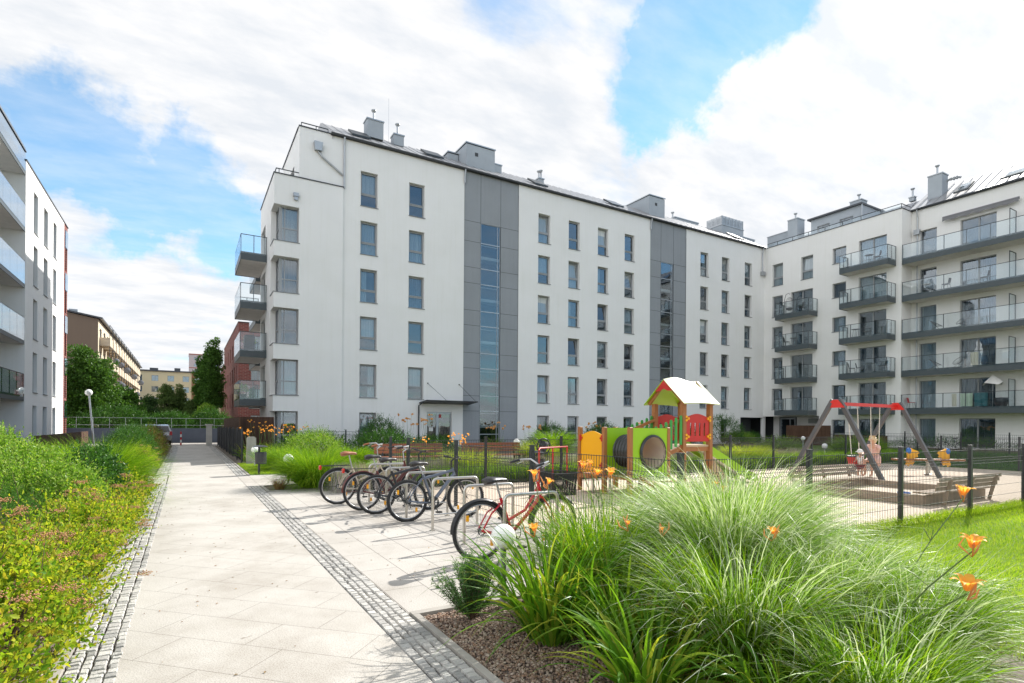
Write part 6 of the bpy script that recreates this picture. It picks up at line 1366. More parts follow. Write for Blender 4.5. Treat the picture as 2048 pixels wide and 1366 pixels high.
# seesaw with two dog-shaped figures
t = thing('seesaw','seesaw with two yellow dog-head figures with blue ears','seesaw',(21.9,9.15,0)); A = Vector((20.9,9.75,.52)); Bv = Vector((22.95,8.55,.50)); dv = (Bv-A).normalized(); nv = Vector((-dv.y,dv.x,0))
MB().bar(A,Bv,.26,.06).build('plank', M['wood'], t)
def fig(c, s):
    out = [(-.22,-.28),(-.18,-.06),(-.14,.12),(-.16,.26),(-.08,.44),(.04,.50),(.14,.44),(.26,.40),(.40,.36),(.44,.26),(.34,.20),(.40,.10),(.24,.06),(.16,-.04),(.2,-.16),(.12,-.3),(.0,-.22),(-.08,-.34)]
    V = []; 
    for w in (-.02,.02): V += [c+dv*(p[0]*s*.68)+Vector((0,0,p[1]*.74+.02))+nv*w for p in out]
    n = len(out); f = MB().add(V,[tuple(range(n)),tuple(range(2*n-1,n-1,-1))]+[(i,(i+1) % n,n+(i+1) % n,n+i) for i in range(n)]).build('dog_figure', M['yell'], t)
    V = [];
    for w in (-.035,.035): V += [c+dv*(( -.05+.07*math.cos(a))*s)+Vector((0,0,.30+.10*math.sin(a)))+nv*w for a in np.linspace(0,2*PI,13)[:-1]]
    MB().add(V,[tuple(range(12)),tuple(range(23,11,-1))]+[(i,(i+1) % 12,12+(i+1) % 12,12+i) for i in range(12)]).build('ear', M['blue'], f)
M['blue'] = plain('blue_board', (.04,.16,.50), .4, spec=.5)
fig(A.lerp(Bv,.24),1); fig(A.lerp(Bv,.76),-1)
m = MB(); c = A.lerp(Bv,.5); m.lathe([(.12,0),(.13,.03),(.06,.04),(.06,.42),(.1,.46),(.001,.46)],(c.x,c.y,0),16); m.build('pivot', M['galv'], t)
# sandbox with two bench edges
t = thing('sandbox','wooden sandpit with low slatted bench backs on two sides','sandpit',(14.5,6.8,0)); x0, x1, y0, y1 = 13.15, 16.0, 5.55, 8.15
for a, b in (((x0,y0),(x0,y1)),((x1,y0),(x1,y1)),((x0,y0),(x1,y0)),((x0,y1),(x1,y1))): MB().bar((a[0],a[1],.1),(b[0],b[1],.1),.07,.2).build('side_plank', M['greywood'], t)
for y_, sg in ((y0,-1),(y1,1)):
    m = MB()
    for i in range(3): m.box(x0-.1,x1,y_+sg*(-.12+.12*i)-.05,y_+sg*(-.12+.12*i)+.05,.24,.275)
    s = m.build('bench_seat', M['greywood'], t); m = MB()
    for i in range(3): q = y_+sg*(.24+.035*i); m.box(x0-.1,x1,q-.014,q+.014,.32+.095*i,.40+.095*i)
    m.build('bench_back', M['greywood'], t)
    for x in (x0+.35,x0+1.35,x1-.3): MB().bar((x,y_+sg*.2,0),(x,y_+sg*.34,.57),.06,.05).build('back_post', M['greywood'], t)
g = MB(); g.sheet((x0,y0,.03),(x1,y0,.03),(x1,y1,.03),(x0,y1,.03)); g.build('play_sand', M['sand'], t)
MB().lathe([(.001,0),(.10,0),(.13,.14),(.12,.14),(.09,.01)],(13.75,6.2,.035),14).build('toy_bucket', M['blue'], None, label='small blue toy bucket lying in the sandpit', category='toy bucket')
# ------------------------------------------------------------------ bicycles (local x forward from the rear hub, y to the left side)
def bar_tube(m, *pts, r=.014, n=10): return m.tube(pts, r, n)
M['tyre'] = plain('tyre_rubber', (.022,.022,.022), .7, bump=.5, bsc=200); M['alu'] = plain('aluminium', (.55,.55,.56), .3, metal=.9)
M['reflector'] = plain('amber_reflector', (.95,.42,.01), .3, spec=.6); M['rlight'] = plain('red_rear_light', (.65,.03,.02), .25, spec=.6)
M['wirebasket'] = plain('black_wire', (.03,.03,.03), .4, spec=.5)
def bicycle(name, label, x, y, rz, frame, saddle, grip, R_=.335, step=False, mtb=False, fender=None, rack_=False, basket=False, barh=1.02, lean=0., hb='alu', sh=.92, tyre_r=.024, fork=None, wb=1.05, letters=None, light=False):
    t = thing(name, label, 'bicycle', (x,y,R_+tyre_r*.7), rz, 'bicycles parked at the racks'); t.rotation_euler = (lean,0,rz)
    z = lambda h: h-R_-tyre_r*.7
    fk = fork or frame
    for k, hx in enumerate((0, wb)):
        w_ = MB(); n = 32
        for i in range(n):
            a = 2*PI*i/n; b = a+(.35 if i % 4 < 2 else -.35); w_.bar((hx+.02*math.cos(b),.022*(1 if i % 2 else -1),.02*math.sin(b)),(hx+(R_-.025)*math.cos(a),0,(R_-.025)*math.sin(a)),.0022)
        w_.lathe([(.001,-.035),(.014,-.035),(.022,-.028),(.016,0),(.022,.028),(.014,.035),(.001,.035)],(hx,0,0),12,'y')
        wh = w_.build('wheel', M['alu'], t, world=False)
        MB().torus((hx,0,0),R_,tyre_r,'y',64,10).build('tyre', M['tyre'], wh, world=False, smooth=True)
        if mtb:
            kn = MB()
            for i in range(70):
                a = 2*PI*i/70
                for yy in (-.012,.012): kn.bar((hx+(R_+tyre_r-.004)*math.cos(a),yy,(R_+tyre_r-.004)*math.sin(a)),(hx+(R_+tyre_r+.004)*math.cos(a),yy*1.1,(R_+tyre_r+.004)*math.sin(a)),.012)
            kn.build('tread', M['tyre'], wh, world=False)
        MB().torus((hx,0,0),R_-.027,.011,'y',64,8).build('rim', M['alu'], wh, world=False, smooth=True)
        for a in ((2.4,5.5) if k == 0 else (.9,4.0)): MB().box(hx+.68*R_*math.cos(a)-.016,hx+.68*R_*math.cos(a)+.016,-.012,.012,.68*R_*math.sin(a)-.035,.68*R_*math.sin(a)+.035).build('reflector', M['reflector'], wh, world=False)
        if fender:
            f = MB(); a0, a1 = ((.15,PI*.93+.25) if k == 0 else (.62,PI*.98)); q = 24; V = []
            for i in range(q+1):
                a = a0+(a1-a0)*i/q; c, s = math.cos(a), math.sin(a)
                for yy, dr in ((-.032,-.014),(-.02,.004),(0,.008),(.02,.004),(.032,-.014)): V.append((hx+(R_+tyre_r+.014+dr)*c, yy, (R_+tyre_r+.014+dr)*s))
            f.add(V,[(5*i+j,5*i+j+1,5*i+5+j+1,5*i+5+j) for i in range(q) for j in range(4)]); a = a1-.05
            for yy in (-.03,.03): f.bar((hx,yy,0),(hx+(R_+.03)*math.cos(a),yy,(R_+.03)*math.sin(a)),.004)
            f.build('mudguard', M[fender], t, world=False, smooth=True)
    bb = (.44,0,z(.29)); st = (.27,0,z(.72 if not mtb else .76)); ht = (.80,0,z(.90 if not mtb else .86)); hb_ = (.845,0,z(.72)); f = MB(); r = .021 if not mtb else .025
    f.tube([bb,st],r*.9,10); f.tube([ht,hb_],.021,12)
    if step: f.tube([hb_,(.66,0,z(.50)),bb],r*1.1,10); f.tube([(ht[0]+.02,0,ht[2]-.06),(.62,0,z(.55)),(.375,0,z(.44))],r*.9,10)
    else: f.tube([(hb_[0]-.01,0,hb_[2]+.03),bb],r*1.25,10); f.tube([(ht[0]+.015,0,ht[2]-.045),(st[0]+.01,0,st[2]-.05 if not mtb else st[2]-.07)],r,10)
    for yy in (-.055,.055): f.tube([(bb[0]-.03,yy*.5,bb[2]),(.2,yy,z(.30)),(0,yy,0)],.013,8); f.tube([(st[0],yy*.35,st[2]-.06),(.12,yy,z(.55)),(0,yy,0)],.011,8)
    f.tube([(bb[0],-.04,bb[2]),(bb[0],.04,bb[2])],.024,12); f.build('frame', M[frame], t, world=False, smooth='edge')
    f = MB(); c = hb_; f.tube([(c[0],-.05,c[2]-.02),(c[0],.05,c[2]-.02)],.016,8)
    for yy in (-.055,.055): f.tube([(c[0],yy,c[2]-.02),(wb-.09,yy,z(.56)),(wb,yy,0)],[.018 if mtb else .013,.016 if mtb else .012,.008],8)
    f.build('fork', M[fk], t, world=False, smooth='edge')
    f = MB(); f.tube([st,(st[0]-.06,0,z(sh-.03))],.013,10); f.build('seat_post', M['alu'], t, world=False)
    s = MB(); sx, sz_ = st[0]-.07, z(sh); V = []; secs = [(-.15,.08,.0),(-.14,.10,.035),(-.08,.11,.055),(0,.075,.048),(.07,.042,.04),(.13,.03,.03),(.165,.016,.006)]
    for i, (dx, ww, tp) in enumerate(secs):
        for a in np.linspace(0,PI,7): V.append((sx+dx, ww*math.cos(a), sz_+tp*math.sin(a)*1.0+.0))
        V.append((sx+dx, 0, sz_-.05 if i < 3 else sz_-.022))
    nn = 8; s.add(V,[(nn*i+j,nn*i+(j+1) % nn,nn*(i+1)+(j+1) % nn,nn*(i+1)+j) for i in range(len(secs)-1) for j in range(nn)]+[tuple(range(nn))[::-1],tuple(nn*(len(secs)-1)+j for j in range(nn))])
    s.build('saddle', M[saddle], t, world=False, smooth=True)
    b = MB(); zb = z(barh); xs = ht[0]-.02
    b.tube([ht,(xs,0,zb-.05)],.012,8); b.tube([(xs,0,zb-.05),(xs+.07,0,zb)],.013,8)
    if mtb: pts = [(xs+.0,-.30,zb+.03),(xs+.03,-.14,zb+.02),(xs+.07,-.05,zb),(xs+.07,.05,zb),(xs+.03,.14,zb+.02),(xs+.0,.30,zb+.03)]
    else: pts = [(xs-.20,-.29,zb+.02),(xs-.08,-.28,zb+.05),(xs+.04,-.20,zb+.06),(xs+.07,-.06,zb),(xs+.07,.06,zb),(xs+.04,.20,zb+.06),(xs-.08,.28,zb+.05),(xs-.20,.29,zb+.02)]
    b.tube(pts,.011,8); h = b.build('handlebar', M[hb], t, world=False, smooth='edge')
    for e, e2 in ((pts[0],pts[1]),(pts[-1],pts[-2])):
        e = Vector(e); e2 = Vector(e2); d = (e2-e).normalized(); MB().tube([e-d*.005,e+d*.12],.0165,10).build('grip', M[grip], h, world=False)
        MB().tube([e+d*.14,e+d*.13+Vector((.05,0,-.02)),e+d*.03+Vector((.06,0,-.03))],.005,6).build('brake_lever', M['alu' if not mtb else 'black'], h, world=False)
    c = MB()
    for q in range(3 if mtb else 1): c.torus((bb[0],-.05-.012*q,bb[2]),.095-.018*q,.006,'y',32,6)
    for a in range(5): c.bar((bb[0],-.055,bb[2]),(bb[0]+.09*math.cos(a*1.257),-.055,bb[2]+.09*math.sin(a*1.257)),.012,.006)
    c.bar((bb[0],-.075,bb[2]),(bb[0]+.06,-.085,bb[2]-.155),.022,.012); c.bar((bb[0],.075,bb[2]),(bb[0]-.06,.085,bb[2]+.155),.022,.012)
    c.torus((0,-.045,0),.045,.008,'y',20,6)
    if mtb:
        for q in range(4): c.torus((0,-.03-.007*q,0),.06-.011*q,.004,'y',20,5)
        c.bar((.01,-.05,-.03),(.04,-.05,-.12),.02,.012)
    c.bar((0,-.05,.045),(bb[0],-.05,bb[2]+.095),.006,.006); c.bar((0,-.05,-.045),(bb[0],-.05,bb[2]-.095),.006,.006); cr = c.build('crankset', M['steel_dark'], t, world=False)
    for sgn in (-1,1): MB().box(bb[0]-sgn*(-.06)*-1-.045 if False else bb[0]-sgn*.06-.045, bb[0]-sgn*.06+.045, sgn*.09, sgn*.18, bb[2]+sgn*.155-.012, bb[2]+sgn*.155+.012).build('pedal', M['black'], cr, world=False)
    cb = MB(); cb.tube([(xs+.06,-.1,zb),(xs+.16,-.05,zb+.02),(xs+.10,.0,zb-.16),(.62,.015,z(.62))],.003,5); cb.tube([(xs+.06,.1,zb),(xs+.18,.03,zb-.02),(xs+.10,.0,zb-.2),(hb_[0]+.03,.01,hb_[2]+.02)],.003,5); cb.build('cables', M['black'], t, world=False)
    if rack_:
        k = MB(); zr = z(.77)
        for yy in (-.06,.0,.06): k.tube([(.22,yy,zr),(-.32,yy,zr)],.005,6)
        for xx in (.2,-.05,-.3): k.tube([(xx,-.06,zr),(xx,.06,zr)],.005,6)
        for yy in (-.07,.07): k.tube([(0,yy,0),(-.12,yy*.9,zr)],.005,6)
        k.build('luggage_rack', M['black' if frame != 'bikered' else 'black'], t, world=False)
    if light: MB().bevbox(-.37,-.33,-.035,.035,z(.70),z(.78),.01).build('rear_light', M['rlight'], t, world=False)
    if basket:
        k = MB(); x0, x1, zb0, zb1 = .96, 1.28, z(.72), z(1.0); n = 18
        for q in range(5):
            zz = zb0+(zb1-zb0)*q/4; e = .02*q/4; k.tube([(x0-e,-.15-e,zz),(x1+e,-.15-e,zz),(x1+e,.15+e,zz),(x0-e,.15+e,zz),(x0-e,-.15-e,zz)],.0035 if q < 4 else .006,5)
        for i in range(n+1):
            u = i/n
            for a, b_ in (((x0+(x1-x0)*u,-.15),(0,-1)),((x0+(x1-x0)*u,.15),(0,1)),((x0,-.15+.3*u),(-1,0)),((x1,-.15+.3*u),(1,0))): k.bar((a[0],a[1],zb0),(a[0]+b_[0]*.02,a[1]+b_[1]*.02,zb1),.006)
            k.bar((x0+(x1-x0)*u,-.15,zb0),(x0+(x1-x0)*u,.15,zb0),.004)
        k.build('basket', M['wirebasket'], t, world=False)
    if letters:
        me_ = bpy.data.curves.new('lt','FONT'); me_.body = letters; me_.size = .05; me_.extrude = .001; o_ = bpy.data.objects.new('lt', me_); COL.objects.link(o_); dg = bpy.context.evaluated_depsgraph_get(); me = bpy.data.meshes.new_from_object(o_.evaluated_get(dg)); bpy.data.objects.remove(o_)
        a = Vector(bb); b_ = Vector(hb_); d = (b_-a).normalized(); p = a.lerp(b_,.3)+Vector((0,-r*1.3-.001,-.012)); u = Vector((-d.z,0,d.x))
        me.transform(Matrix(((d.x,u.x,0,p.x),(0,0,-1,p.y),(d.z,u.z,0,p.z),(0,0,0,1)))); link('lettering', me, M['white'], t)
    return t
M['bikered'] = plain('glossy_red_frame', (.55,.010,.02), .25, spec=.6, coat=.5); M['bikecream'] = plain('beige_frame', (.55,.47,.36), .35, spec=.5, coat=.3); M['bikeblack'] = plain('black_frame', (.02,.02,.023), .3, spec=.5, coat=.3)
M['bikegrey'] = plain('steel_grey_frame', (.14,.16,.20), .3, spec=.5, coat=.3, metal=.3); M['bikebrown'] = plain('dark_red_frame', (.13,.025,.02), .35, spec=.5, coat=.3); M['leather'] = plain('tan_leather', (.36,.13,.055), .45, spec=.5); M['blacksaddle'] = plain('black_saddle', (.025,.022,.022), .35, spec=.5)
bicycle('bicycle','red step-through bicycle with black basket and padded saddle, nearest the viewer',3.0,5.83,0.0,'bikered','blacksaddle','black',step=True,fender='black',basket=True,sh=.93,barh=1.10,lean=.02)
bicycle('bicycle','grey and black mountain bike with knobbly tyres, nearest of the four at the far racks',3.15,8.74,-.02,'bikegrey','blacksaddle','black',R_=.32,mtb=True,tyre_r=.027,sh=.94,barh=1.02,hb='black',fork='bikeblack',lean=-.03)
bicycle('bicycle','dark grey trekking bicycle with curved black mudguards, second from the viewer at the far racks',2.93,9.72,.03,'bikeblack','blacksaddle','black',R_=.33,mtb=True,tyre_r=.023,sh=.96,barh=1.1,lean=.04,hb='black')
bicycle('bicycle','dark red city bicycle with rear light and mudguards, third at the far racks',2.83,10.28,-.02,'bikebrown','blacksaddle','black',fender='bikebrown',rack_=True,light=True,step=True,sh=.98,barh=1.12,lean=-.03)
bicycle('bicycle','cream city bicycle with tan saddle and grips and rear rack, farthest from the viewer',2.62,11.28,.0,'bikecream','leather','leather',fender='black',rack_=True,light=True,step=True,sh=1.0,barh=1.14,lean=.02)
# ------------------------------------------------------------------ people
M['skin'] = plain('skin', (.62,.36,.25), .55, spec=.3); M['pinkdress'] = plain('pink_cloth', (.70,.46,.40), .85, c2=(.58,.36,.31), sc=14); M['blond'] = plain('blond_hair', (.72,.55,.34), .6, c2=(.55,.40,.22), sc=30); M['whitecloth'] = plain('white_cloth', (.8,.78,.76), .85); M['darkcloth'] = plain('dark_red_cloth', (.22,.03,.04), .85)
def skin_mesh(name, nodes, edges, mat, parent, root, sub=2):
    keys = list(nodes); me = bpy.data.meshes.new(name); me.from_pydata([nodes[k][0] for k in keys], [(keys.index(a), keys.index(b)) for a, b in edges], [])
    o = link(name, me, mat, parent); sk = o.modifiers.new('skin','SKIN'); sk.use_smooth_shade = True; sk.branch_smoothing = .3
    for i, k in enumerate(keys): r = nodes[k][1]; me.skin_vertices[0].data[i].radius = (r, r) if not isinstance(r, tuple) else r; me.skin_vertices[0].data[i].use_root = (k == root)
    ss = o.modifiers.new('sub','SUBSURF'); ss.levels = sub; ss.render_levels = sub; return o
def body(J, sc=1.0):
    """J: joint -> position (local). Adds head, hands with five fingers and feet"""
    n = {}; e = []
    def add(k, p, r): n[k] = (tuple(p), r*sc if not isinstance(r, tuple) else (r[0]*sc, r[1]*sc))
    V = Vector; P = {k: V(v) for k, v in J.items()}
    add('pel', P['pel'], .125); add('waist', P['waist'], .105); add('chest', P['chest'], .125); add('ub', P['ub'], .085); add('neck', P['neck'], .048)
    e += [('pel','waist'),('waist','chest'),('chest','ub'),('ub','neck')]
    up = (P['crown']-P['neck']).normalized(); f = V(J['face']).normalized(); h = (P['crown']-P['neck']).length
    add('jaw', P['neck']+up*h*.30+f*.018*sc, .058); add('mid', P['neck']+up*h*.58+f*.008*sc, .078); add('top', P['neck']+up*h*.78, .070); e += [('neck','jaw'),('jaw','mid'),('mid','top')]
    add('nose', P['neck']+up*h*.50+f*.098*sc, .011); e.append(('mid','nose'))
    sdv = up.cross(f).normalized()
    for s, q in (('l',1),('r',-1)):
        add('ear'+s, P['neck']+up*h*.55+sdv*q*.085*sc, .012); e.append(('mid','ear'+s))
        add('sh'+s, P['sh'+s], .052); add('el'+s, P['el'+s], .038); add('wr'+s, P['wr'+s], .025); e += [('ub','sh'+s),('sh'+s,'el'+s),('el'+s,'wr'+s)]
        d = V(J['hand'+s]).normalized(); side = d.cross(V((0,0,1)));  side = side.normalized() if side.length > .1 else V((1,0,0)); dn = side.cross(d).normalized()
        pm = P['wr'+s]+d*.05*sc; add('palm'+s, pm, (.034,.018)); e.append(('wr'+s,'palm'+s))
        for i, (o, L) in enumerate(((-.026,.068),(-.009,.078),(.009,.073),(.026,.058))):
            a = pm+d*.035*sc+side*o*sc; b = a+d*L*.5*sc-dn*.004*sc; c = b+d*L*.4*sc-dn*.02*sc
            for kk, pp, rr in ((f'f{i}a{s}',a,.0095),(f'f{i}b{s}',b,.0085),(f'f{i}c{s}',c,.0075)): add(kk, pp, rr)
            e += [('palm'+s,f'f{i}a{s}'),(f'f{i}a{s}',f'f{i}b{s}'),(f'f{i}b{s}',f'f{i}c{s}')]
        a = pm-side*.036*sc+d*.0; b = a-side*.018*sc+d*.03*sc-dn*.01*sc; add('t1'+s,a,.011); add('t2'+s,b,.0085); e += [('palm'+s,'t1'+s),('t1'+s,'t2'+s)]
        add('hip'+s, P['hip'+s], .088); add('kn'+s, P['kn'+s], .055); add('calf'+s, P['kn'+s].lerp(P['an'+s],.3), .050); add('an'+s, P['an'+s], .034); add('toe'+s, P['toe'+s], (.036,.024))
        e += [('pel','hip'+s),('hip'+s,'kn'+s),('kn'+s,'calf'+s),('calf'+s,'an'+s),('an'+s,'toe'+s)]
    return n, e
# woman sitting on the flat swing, leaning towards the child; local origin on the ground below the seat, x+ as world
t = thing('person','woman in a pink dress with tied-up blond hair sitting on the swing','person',(19.4,9.6,0))
J = {'pel':(.02,0,.56),'waist':(-.0,0,.70),'chest':(-.05,0,.88),'ub':(-.10,0,1.00),'neck':(-.13,0,1.07),'crown':(-.20,.0,1.31),'face':(-1,-.25,-.25),
     'shl':(-.11,-.17,1.00),'ell':(-.25,-.22,.78),'wrl':(-.48,-.16,.72),'shr':(-.11,.17,1.00),'elr':(-.24,.22,.78),'wrr':(-.47,.14,.74),'handl':(-1,.2,-.1),'handr':(-1,-.2,-.1),
     'hipl':(.0,-.09,.54),'knl':(-.42,-.11,.52),'anl':(-.40,-.11,.10),'toel':(-.54,-.12,.04),'hipr':(.0,.09,.54),'knr':(-.42,.11,.52),'anr':(-.36,.11,.10),'toer':(-.50,.12,.04)}
n_, e_ = body(J); skin_mesh('body', n_, e_, M['skin'], t, 'pel')
dn = {'pel':((.03,0,.56),.165),'waist':((.0,0,.72),.12),'chest':((-.05,0,.88),.142),'ub':((-.09,0,.985),.10),'sl':((-.11,-.17,.99),.066),'sl2':((-.17,-.20,.88),.056),'sr':((-.11,.17,.99),.066),'sr2':((-.17,.20,.88),.056),
      'hl':((-.08,-.10,.56),.125),'kl':((-.30,-.12,.545),.10),'hr':((-.08,.10,.56),.125),'kr':((-.30,.12,.545),.10),'bk':((.10,0,.42),.13),'bk2':((.12,0,.27),.11)}
skin_mesh('dress', dn, [('pel','waist'),('waist','chest'),('chest','ub'),('ub','sl'),('sl','sl2'),('ub','sr'),('sr','sr2'),('pel','hl'),('hl','kl'),('pel','hr'),('hr','kr'),('pel','bk'),('bk','bk2')], M['pinkdress'], t, 'pel')
hn = {'a':((-.165,.0,1.24),.094),'b':((-.12,.0,1.22),.088),'c':((-.06,.0,1.16),.045),'d':((-.045,.0,1.08),.03),'u':((-.13,0,1.33),.03)}
skin_mesh('hair', hn, [('a','b'),('b','c'),('c','d'),('a','u')], M['blond'], t, 'b')
m = MB(); m.box(.16,.26,-.05,.16,.66,.86); m.tube([(.2,.05,.86),(.05,-.05,1.05),(-.1,-.12,1.02)],.008,6); tb = thing('shoulder_bag','small black bag hanging at the back of the woman on the swing','bag',(19.4,9.6,0)); m.build('bag_body', M['black'], tb, world=False)
# child standing beside the toddler seat
t = thing('person','small child in a white hat standing at the toddler swing','person',(17.85,9.25,0))
s_ = .55; J = {'pel':(0,0,.46),'waist':(0,0,.54),'chest':(-.01,0,.62),'ub':(-.01,0,.68),'neck':(-.015,0,.725),'crown':(-.03,0,.93),'face':(-1,.2,-.1),
     'shl':(-.01,-.085,.68),'ell':(-.05,-.12,.57),'wrl':(-.14,-.08,.54),'shr':(-.01,.085,.68),'elr':(-.05,.12,.57),'wrr':(-.14,.09,.55),'handl':(-1,.1,0),'handr':(-1,-.1,0),
     'hipl':(0,-.05,.43),'knl':(-.02,-.055,.25),'anl':(0,-.06,.055),'toel':(-.08,-.065,.025),'hipr':(0,.05,.43),'knr':(-.01,.055,.25),'anr':(.01,.06,.055),'toer':(-.07,.065,.025)}
n_, e_ = body(J, s_); n_['mid'] = (n_['mid'][0], .07); n_['jaw'] = (n_['jaw'][0], .05); n_['top'] = (n_['top'][0], .062); skin_mesh('body', n_, e_, M['skin'], t, 'pel')
skin_mesh('shirt', {'p':((0,0,.47),.082),'w':((0,0,.55),.072),'c':((-.01,0,.63),.078),'u':((-.01,0,.675),.055),'l':((-.01,-.085,.675),.036),'l2':((-.03,-.105,.62),.032),'r':((-.01,.085,.675),.036),'r2':((-.03,.105,.62),.032)}, [('p','w'),('w','c'),('c','u'),('u','l'),('l','l2'),('u','r'),('r','r2')], M['whitecloth'], t, 'p')
skin_mesh('shorts', {'p':((0,0,.44),.086),'l':((0,-.05,.41),.058),'l2':((-.01,-.055,.31),.052),'r':((0,.05,.41),.058),'r2':((-.01,.055,.31),.052)}, [('p','l'),('l','l2'),('p','r'),('r','r2')], M['darkcloth'], t, 'p')
h = MB().ball((-.03,0,.87),.082,16,.9); h.lathe([(.075,.0),(.125,-.015),(.125,-.01),(.07,.01)],(-.03,0,.86),18); h.build('hat', M['whitecloth'], t, world=False, smooth=True)
for sgn in (-1,1): MB().tube([(.015,sgn*.062,.03),(-.09,sgn*.068,.025)],[.032,.026],8).build('shoe', M['whitecloth'], t, world=False, smooth='edge')
# ------------------------------------------------------------------ things on the balconies
M['acap'] = plain('dark_woven_cord', (.04,.04,.045), .5)
def wingz(k): return 3*k+.175
def yq(px, X): return yw(px, X)
def acapulco(x, y, z, a, label):
    t = thing('balcony_chair', label, 'chair', (x,y,z), a, 'round cord chairs on the balconies'); m = MB()
    ring = [(.42*math.cos(q), .36*math.sin(q), .52+.27*math.cos(q)+.02) for q in np.linspace(0,2*PI,29)[:-1]]; m.tube(ring,.014,6,closed=True); m.build('rim', M['acap'], t, world=False)
    m = MB()
    for p in ring[::1]: m.bar(p,(-.05,0,.28),.007)
    m.build('cords', M['acap'], t, world=False); m = MB()
    for p in ((-.28,-.25),(-.28,.25),(.3,-.2),(.3,.2)): m.bar((p[0],p[1],0),(-.05,0,.3),.018)
    m.build('legs', M['acap'], t, world=False); return t
a1 = acapulco(50.1,yq(1869,50.1),wingz(2),PI*.5+.3,'left round cord chair on the second-floor balcony of the right wing'); a2 = acapulco(50.2,yq(1918,50.2),wingz(2),-PI*.5-.4,'right round cord chair on the second-floor balcony of the right wing')
acapulco(50.1,yq(1870,50.1),wingz(3),PI*.5+.3,'round cord chair on the third-floor balcony of the right wing'); acapulco(50.1,yq(1925,50.1),wingz(3),-PI*.5,'reclined cord chair on the third-floor balcony of the right wing')
def chair(x, y, z, a, label, mat='black', h=.85):
    t = thing('balcony_chair', label, 'chair', (x,y,z), a, 'small chairs on the balconies'); MB().bevbox(-.22,.22,-.21,.21,.42,.46,.02).build('seat', M[mat], t, world=False)
    m = MB(); n = 8; V = []
    for i in range(n+1):
        q = -.21+.42*i/n; c = .05*(1-(q/.21)**2); V += [(.2+c,q,.47),(.27+c,q,h)]
    m.add(V,[(2*i,2*i+1,2*i+3,2*i+2) for i in range(n)]); m.build('backrest', M[mat], t, world=False)
    for sx in (-.18,.18):
        for sy in (-.17,.17): MB().bar((sx,sy,.42),(sx*1.25,sy*1.25,0),.018).build('leg', M['steel_dark'], t, world=False)
    return t
def table(x, y, z, label, r=.32, h=.7, mat='black'):
    t = thing('balcony_table', label, 'table', (x,y,z), 0, 'small tables on the balconies'); MB().lathe([(.001,h),(r,h),(r,h+.02),(.001,h+.02)],(0,0,0),18).build('table_top', M[mat], t, world=False)
    for q in range(4): MB().bar((.16*math.cos(q*PI/2+.7),.16*math.sin(q*PI/2+.7),h),(.24*math.cos(q*PI/2+.7),.24*math.sin(q*PI/2+.7),0),.02).build('leg', M['steel_dark'], t, world=False)
XB = 48.7
for px, k, a, lb in ((1703,2,2.2,'leftmost black shell chair on the second-floor corner balcony'),(1718,2,1.9,'middle black shell chair on the second-floor corner balcony'),(1766,2,-1.6,'rightmost black shell chair on the second-floor corner balcony'),(1752,5,-1.4,'chair on the top corner balcony'),(1730,3,1.4,'chair on the third-floor corner balcony'),
    (1572,3,1.8,'chair on the third-floor left balcony'),(1600,4,-1.5,'chair beside the hanging egg chair')): chair(XB,yq(px,XB),wingz(k)-.01,a,lb)
for px, k, lb in ((1738,2,'low black table between the shell chairs'),(1736,5,'round table on the top corner balcony'),(1710,3,'table on the third-floor corner balcony'),(1586,3,'table on the third-floor left balcony')): table(XB,yq(px,XB),wingz(k)-.01,lb)
chair(50.1,yq(1822,50.1),wingz(1),1.6,'red chair at the left end of the first-floor balcony','pred'); chair(50.1,yq(1890,50.1),wingz(4),-1.6,'dark chair on the fourth-floor balcony, left'); chair(50.1,yq(1968,50.1),wingz(4),-1.6,'dark chair on the fourth-floor balcony, in front of the wide door'); table(50.1,yq(1850,50.1),wingz(4),'white table on the fourth-floor balcony',.3,.7,'white')
# hanging egg chair
y = yq(1577,XB); z = wingz(4)-.01; t = thing('egg_chair','hanging black wicker egg chair on the fourth-floor left balcony','hanging chair',(XB,y,z)); m = MB(); m.tube([(0,.5,0),(0,.5,1.4),(0,.35,1.9),(0,.05,2.0),(0,0,1.85)],.022,8); m.build('stand', M['steel_dark'], t, world=False)
m = MB()
for i in range(14):
    a = 2*PI*i/14
    if math.cos(a) < -.6: continue
    m.tube([(.40*math.sin(q)*math.cos(a)*(1 if q < 2 else .8), .40*math.sin(q)*math.sin(a), .95-.62*math.cos(q)*-1-.0) for q in np.linspace(.05,PI-.2,9)],.008,4,cap=False)
for q in (.6,1.0,1.4,1.8,2.2,2.6): m.tube([(.40*math.sin(q)*math.cos(a), .40*math.sin(q)*math.sin(a), .95+.62*math.cos(q)) for a in np.linspace(-2.2,2.2,15)],.008,4,cap=False)
m.build('basket', M['acap'], t, world=False); MB().ball((0,0,.5),.3,14,.5).build('cushion', M['black'], t, world=False, smooth=True)
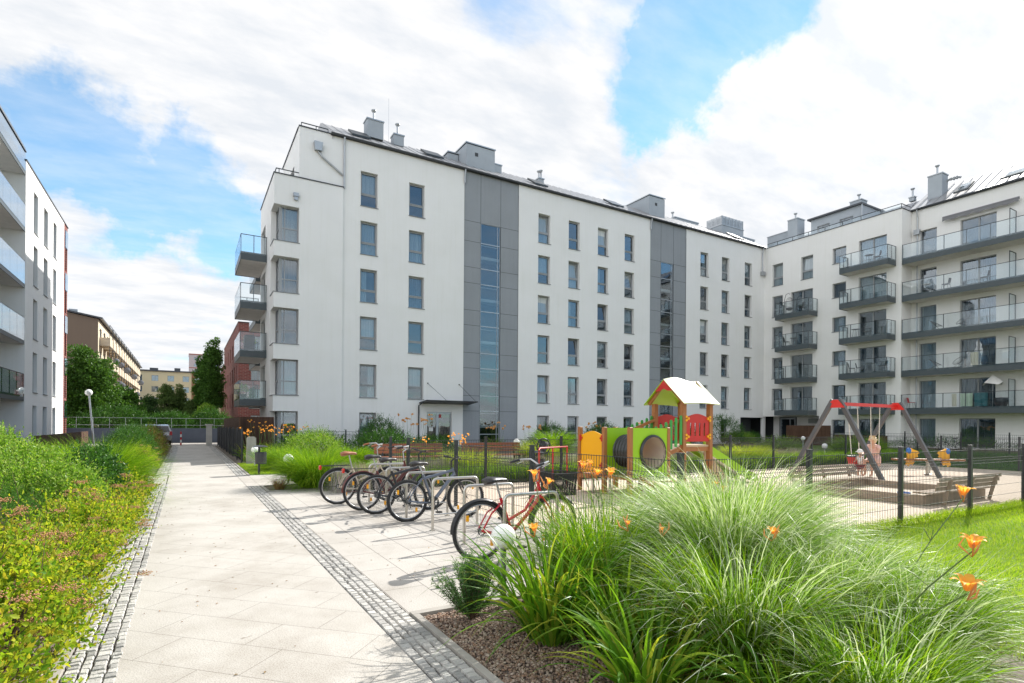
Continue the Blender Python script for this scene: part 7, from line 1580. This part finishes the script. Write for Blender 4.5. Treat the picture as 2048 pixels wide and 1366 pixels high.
# washing on a rack, parasol, big shell basket on the first-floor balcony
M['mint'] = plain('pale_green_towel', (.50,.60,.46), .9); M['teal'] = plain('teal_towel', (.05,.16,.18), .9); M['creamcloth'] = plain('cream_cloth', (.72,.66,.54), .9)
def towel(px0, px1, k, mat, label, cat_='towel', z1=1.0, z0=.05):
    ya, yb = yq(px0,49.75), yq(px1,49.75); ym = (ya+yb)/2; t = thing('towel', label, cat_, (49.75,ym,wingz(k))); m = MB(); n = 14; L = (yb-ya); V = []
    for i in range(n+1):
        q = -L/2+L*i/n; V += [(.03*math.sin(i*1.3),q,z1),(.05*math.sin(i*1.1+.5),q*.98,z0)]
    m.add(V,[(2*i,2*i+1,2*i+3,2*i+2) for i in range(n)]); m.build('cloth', M[mat], t, world=False)
towel(1920,1945,1,'mint','pale green towel drying on the first-floor balcony'); towel(1948,1975,1,'teal','dark teal towel drying beside the pale green one'); towel(1903,1913,1,'creamcloth','cream cloth drying at the left of the towels'); towel(1940,1956,2,'creamcloth','cream cloth hanging on the second-floor balcony')
y = yq(1985,50.2); t = thing('balcony_parasol','white tilted parasol on the first-floor balcony','parasol',(50.2,y,wingz(1))); MB().tube([(0,0,0),(0,0,2.2)],.02,6).build('pole', M['zinc'], t, world=False)
m = MB(); V = [(0,0,2.3)]+[(.6*math.cos(q)*.6,.6*math.sin(q),1.65+.12*math.sin(q*3)) for q in np.linspace(0,2*PI,9)[:-1]]; m.add(V,[(0,i+1,(i+1) % 8+1) for i in range(8)]); m.build('canopy', M['whitecloth'], t, world=False)
t = thing('storage_basket','big round wicker basket on the first-floor balcony','basket',(50.1,yq(2002,50.1),wingz(1))); MB().lathe([(.3,0),(.42,.3),(.38,.62),(.001,.64)],(0,0,0),18).build('basket_body', M['acap'], t, world=False, smooth=True)
# plants and table on the end balconies
for k, (x, y, lb) in enumerate(((3.5,39.2,'potted plant on the second end balcony'),(3.2,40.4,'bushy potted plant on the lowest end balcony'))):
    t = thing('potted_plant', lb, 'plant', (x,y,6.2-3*k)); MB().lathe([(.001,0),(.16,0),(.2,.3),(.001,.3)],(0,0,0),14).build('pot', M['black'], t, world=False); r = np.random.RandomState(k); lv, *_ = shoots(r,(0,0,.5),(.3,.3,.45),160,.2,8,.06); npo('foliage', (lv[0]+np.array([x,y,6.2-3*k]), lv[1]), M['bushlight'], t)
t = thing('balcony_grill','dark covered grill on the second end balcony','grill',(3.4,38.5,6.2)); MB().bevbox(-.3,.3,-.25,.25,.0,.95,.08).build('cover', M['black'], t, world=False)
t = thing('parked_bicycle','bicycle with dark saddle leaning behind the garden fence of the right wing','bicycle',(45.0,yq(1905,45.0),.33)); 
for dx in (-.5,.5): MB().torus((0,dx,0),.32,.02,'x',30,6).build('wheel', M['tyre'], t, world=False)
m = MB(); m.tube([(0,-.5,0),(0,0,-.02),(0,.35,.45),(0,-.15,.4),(0,-.5,0)],.014,6); m.tube([(0,.5,0),(0,.35,.45),(0,.33,.6),(.1,.3,.65)],.014,6); m.tube([(0,0,-.02),(0,-.18,.55)],.014,6); m.build('frame', M['bikegrey'], t, world=False); MB().bevbox(-.06,.06,-.3,-.05,.55,.62,.02).build('saddle', M['blacksaddle'], t, world=False)
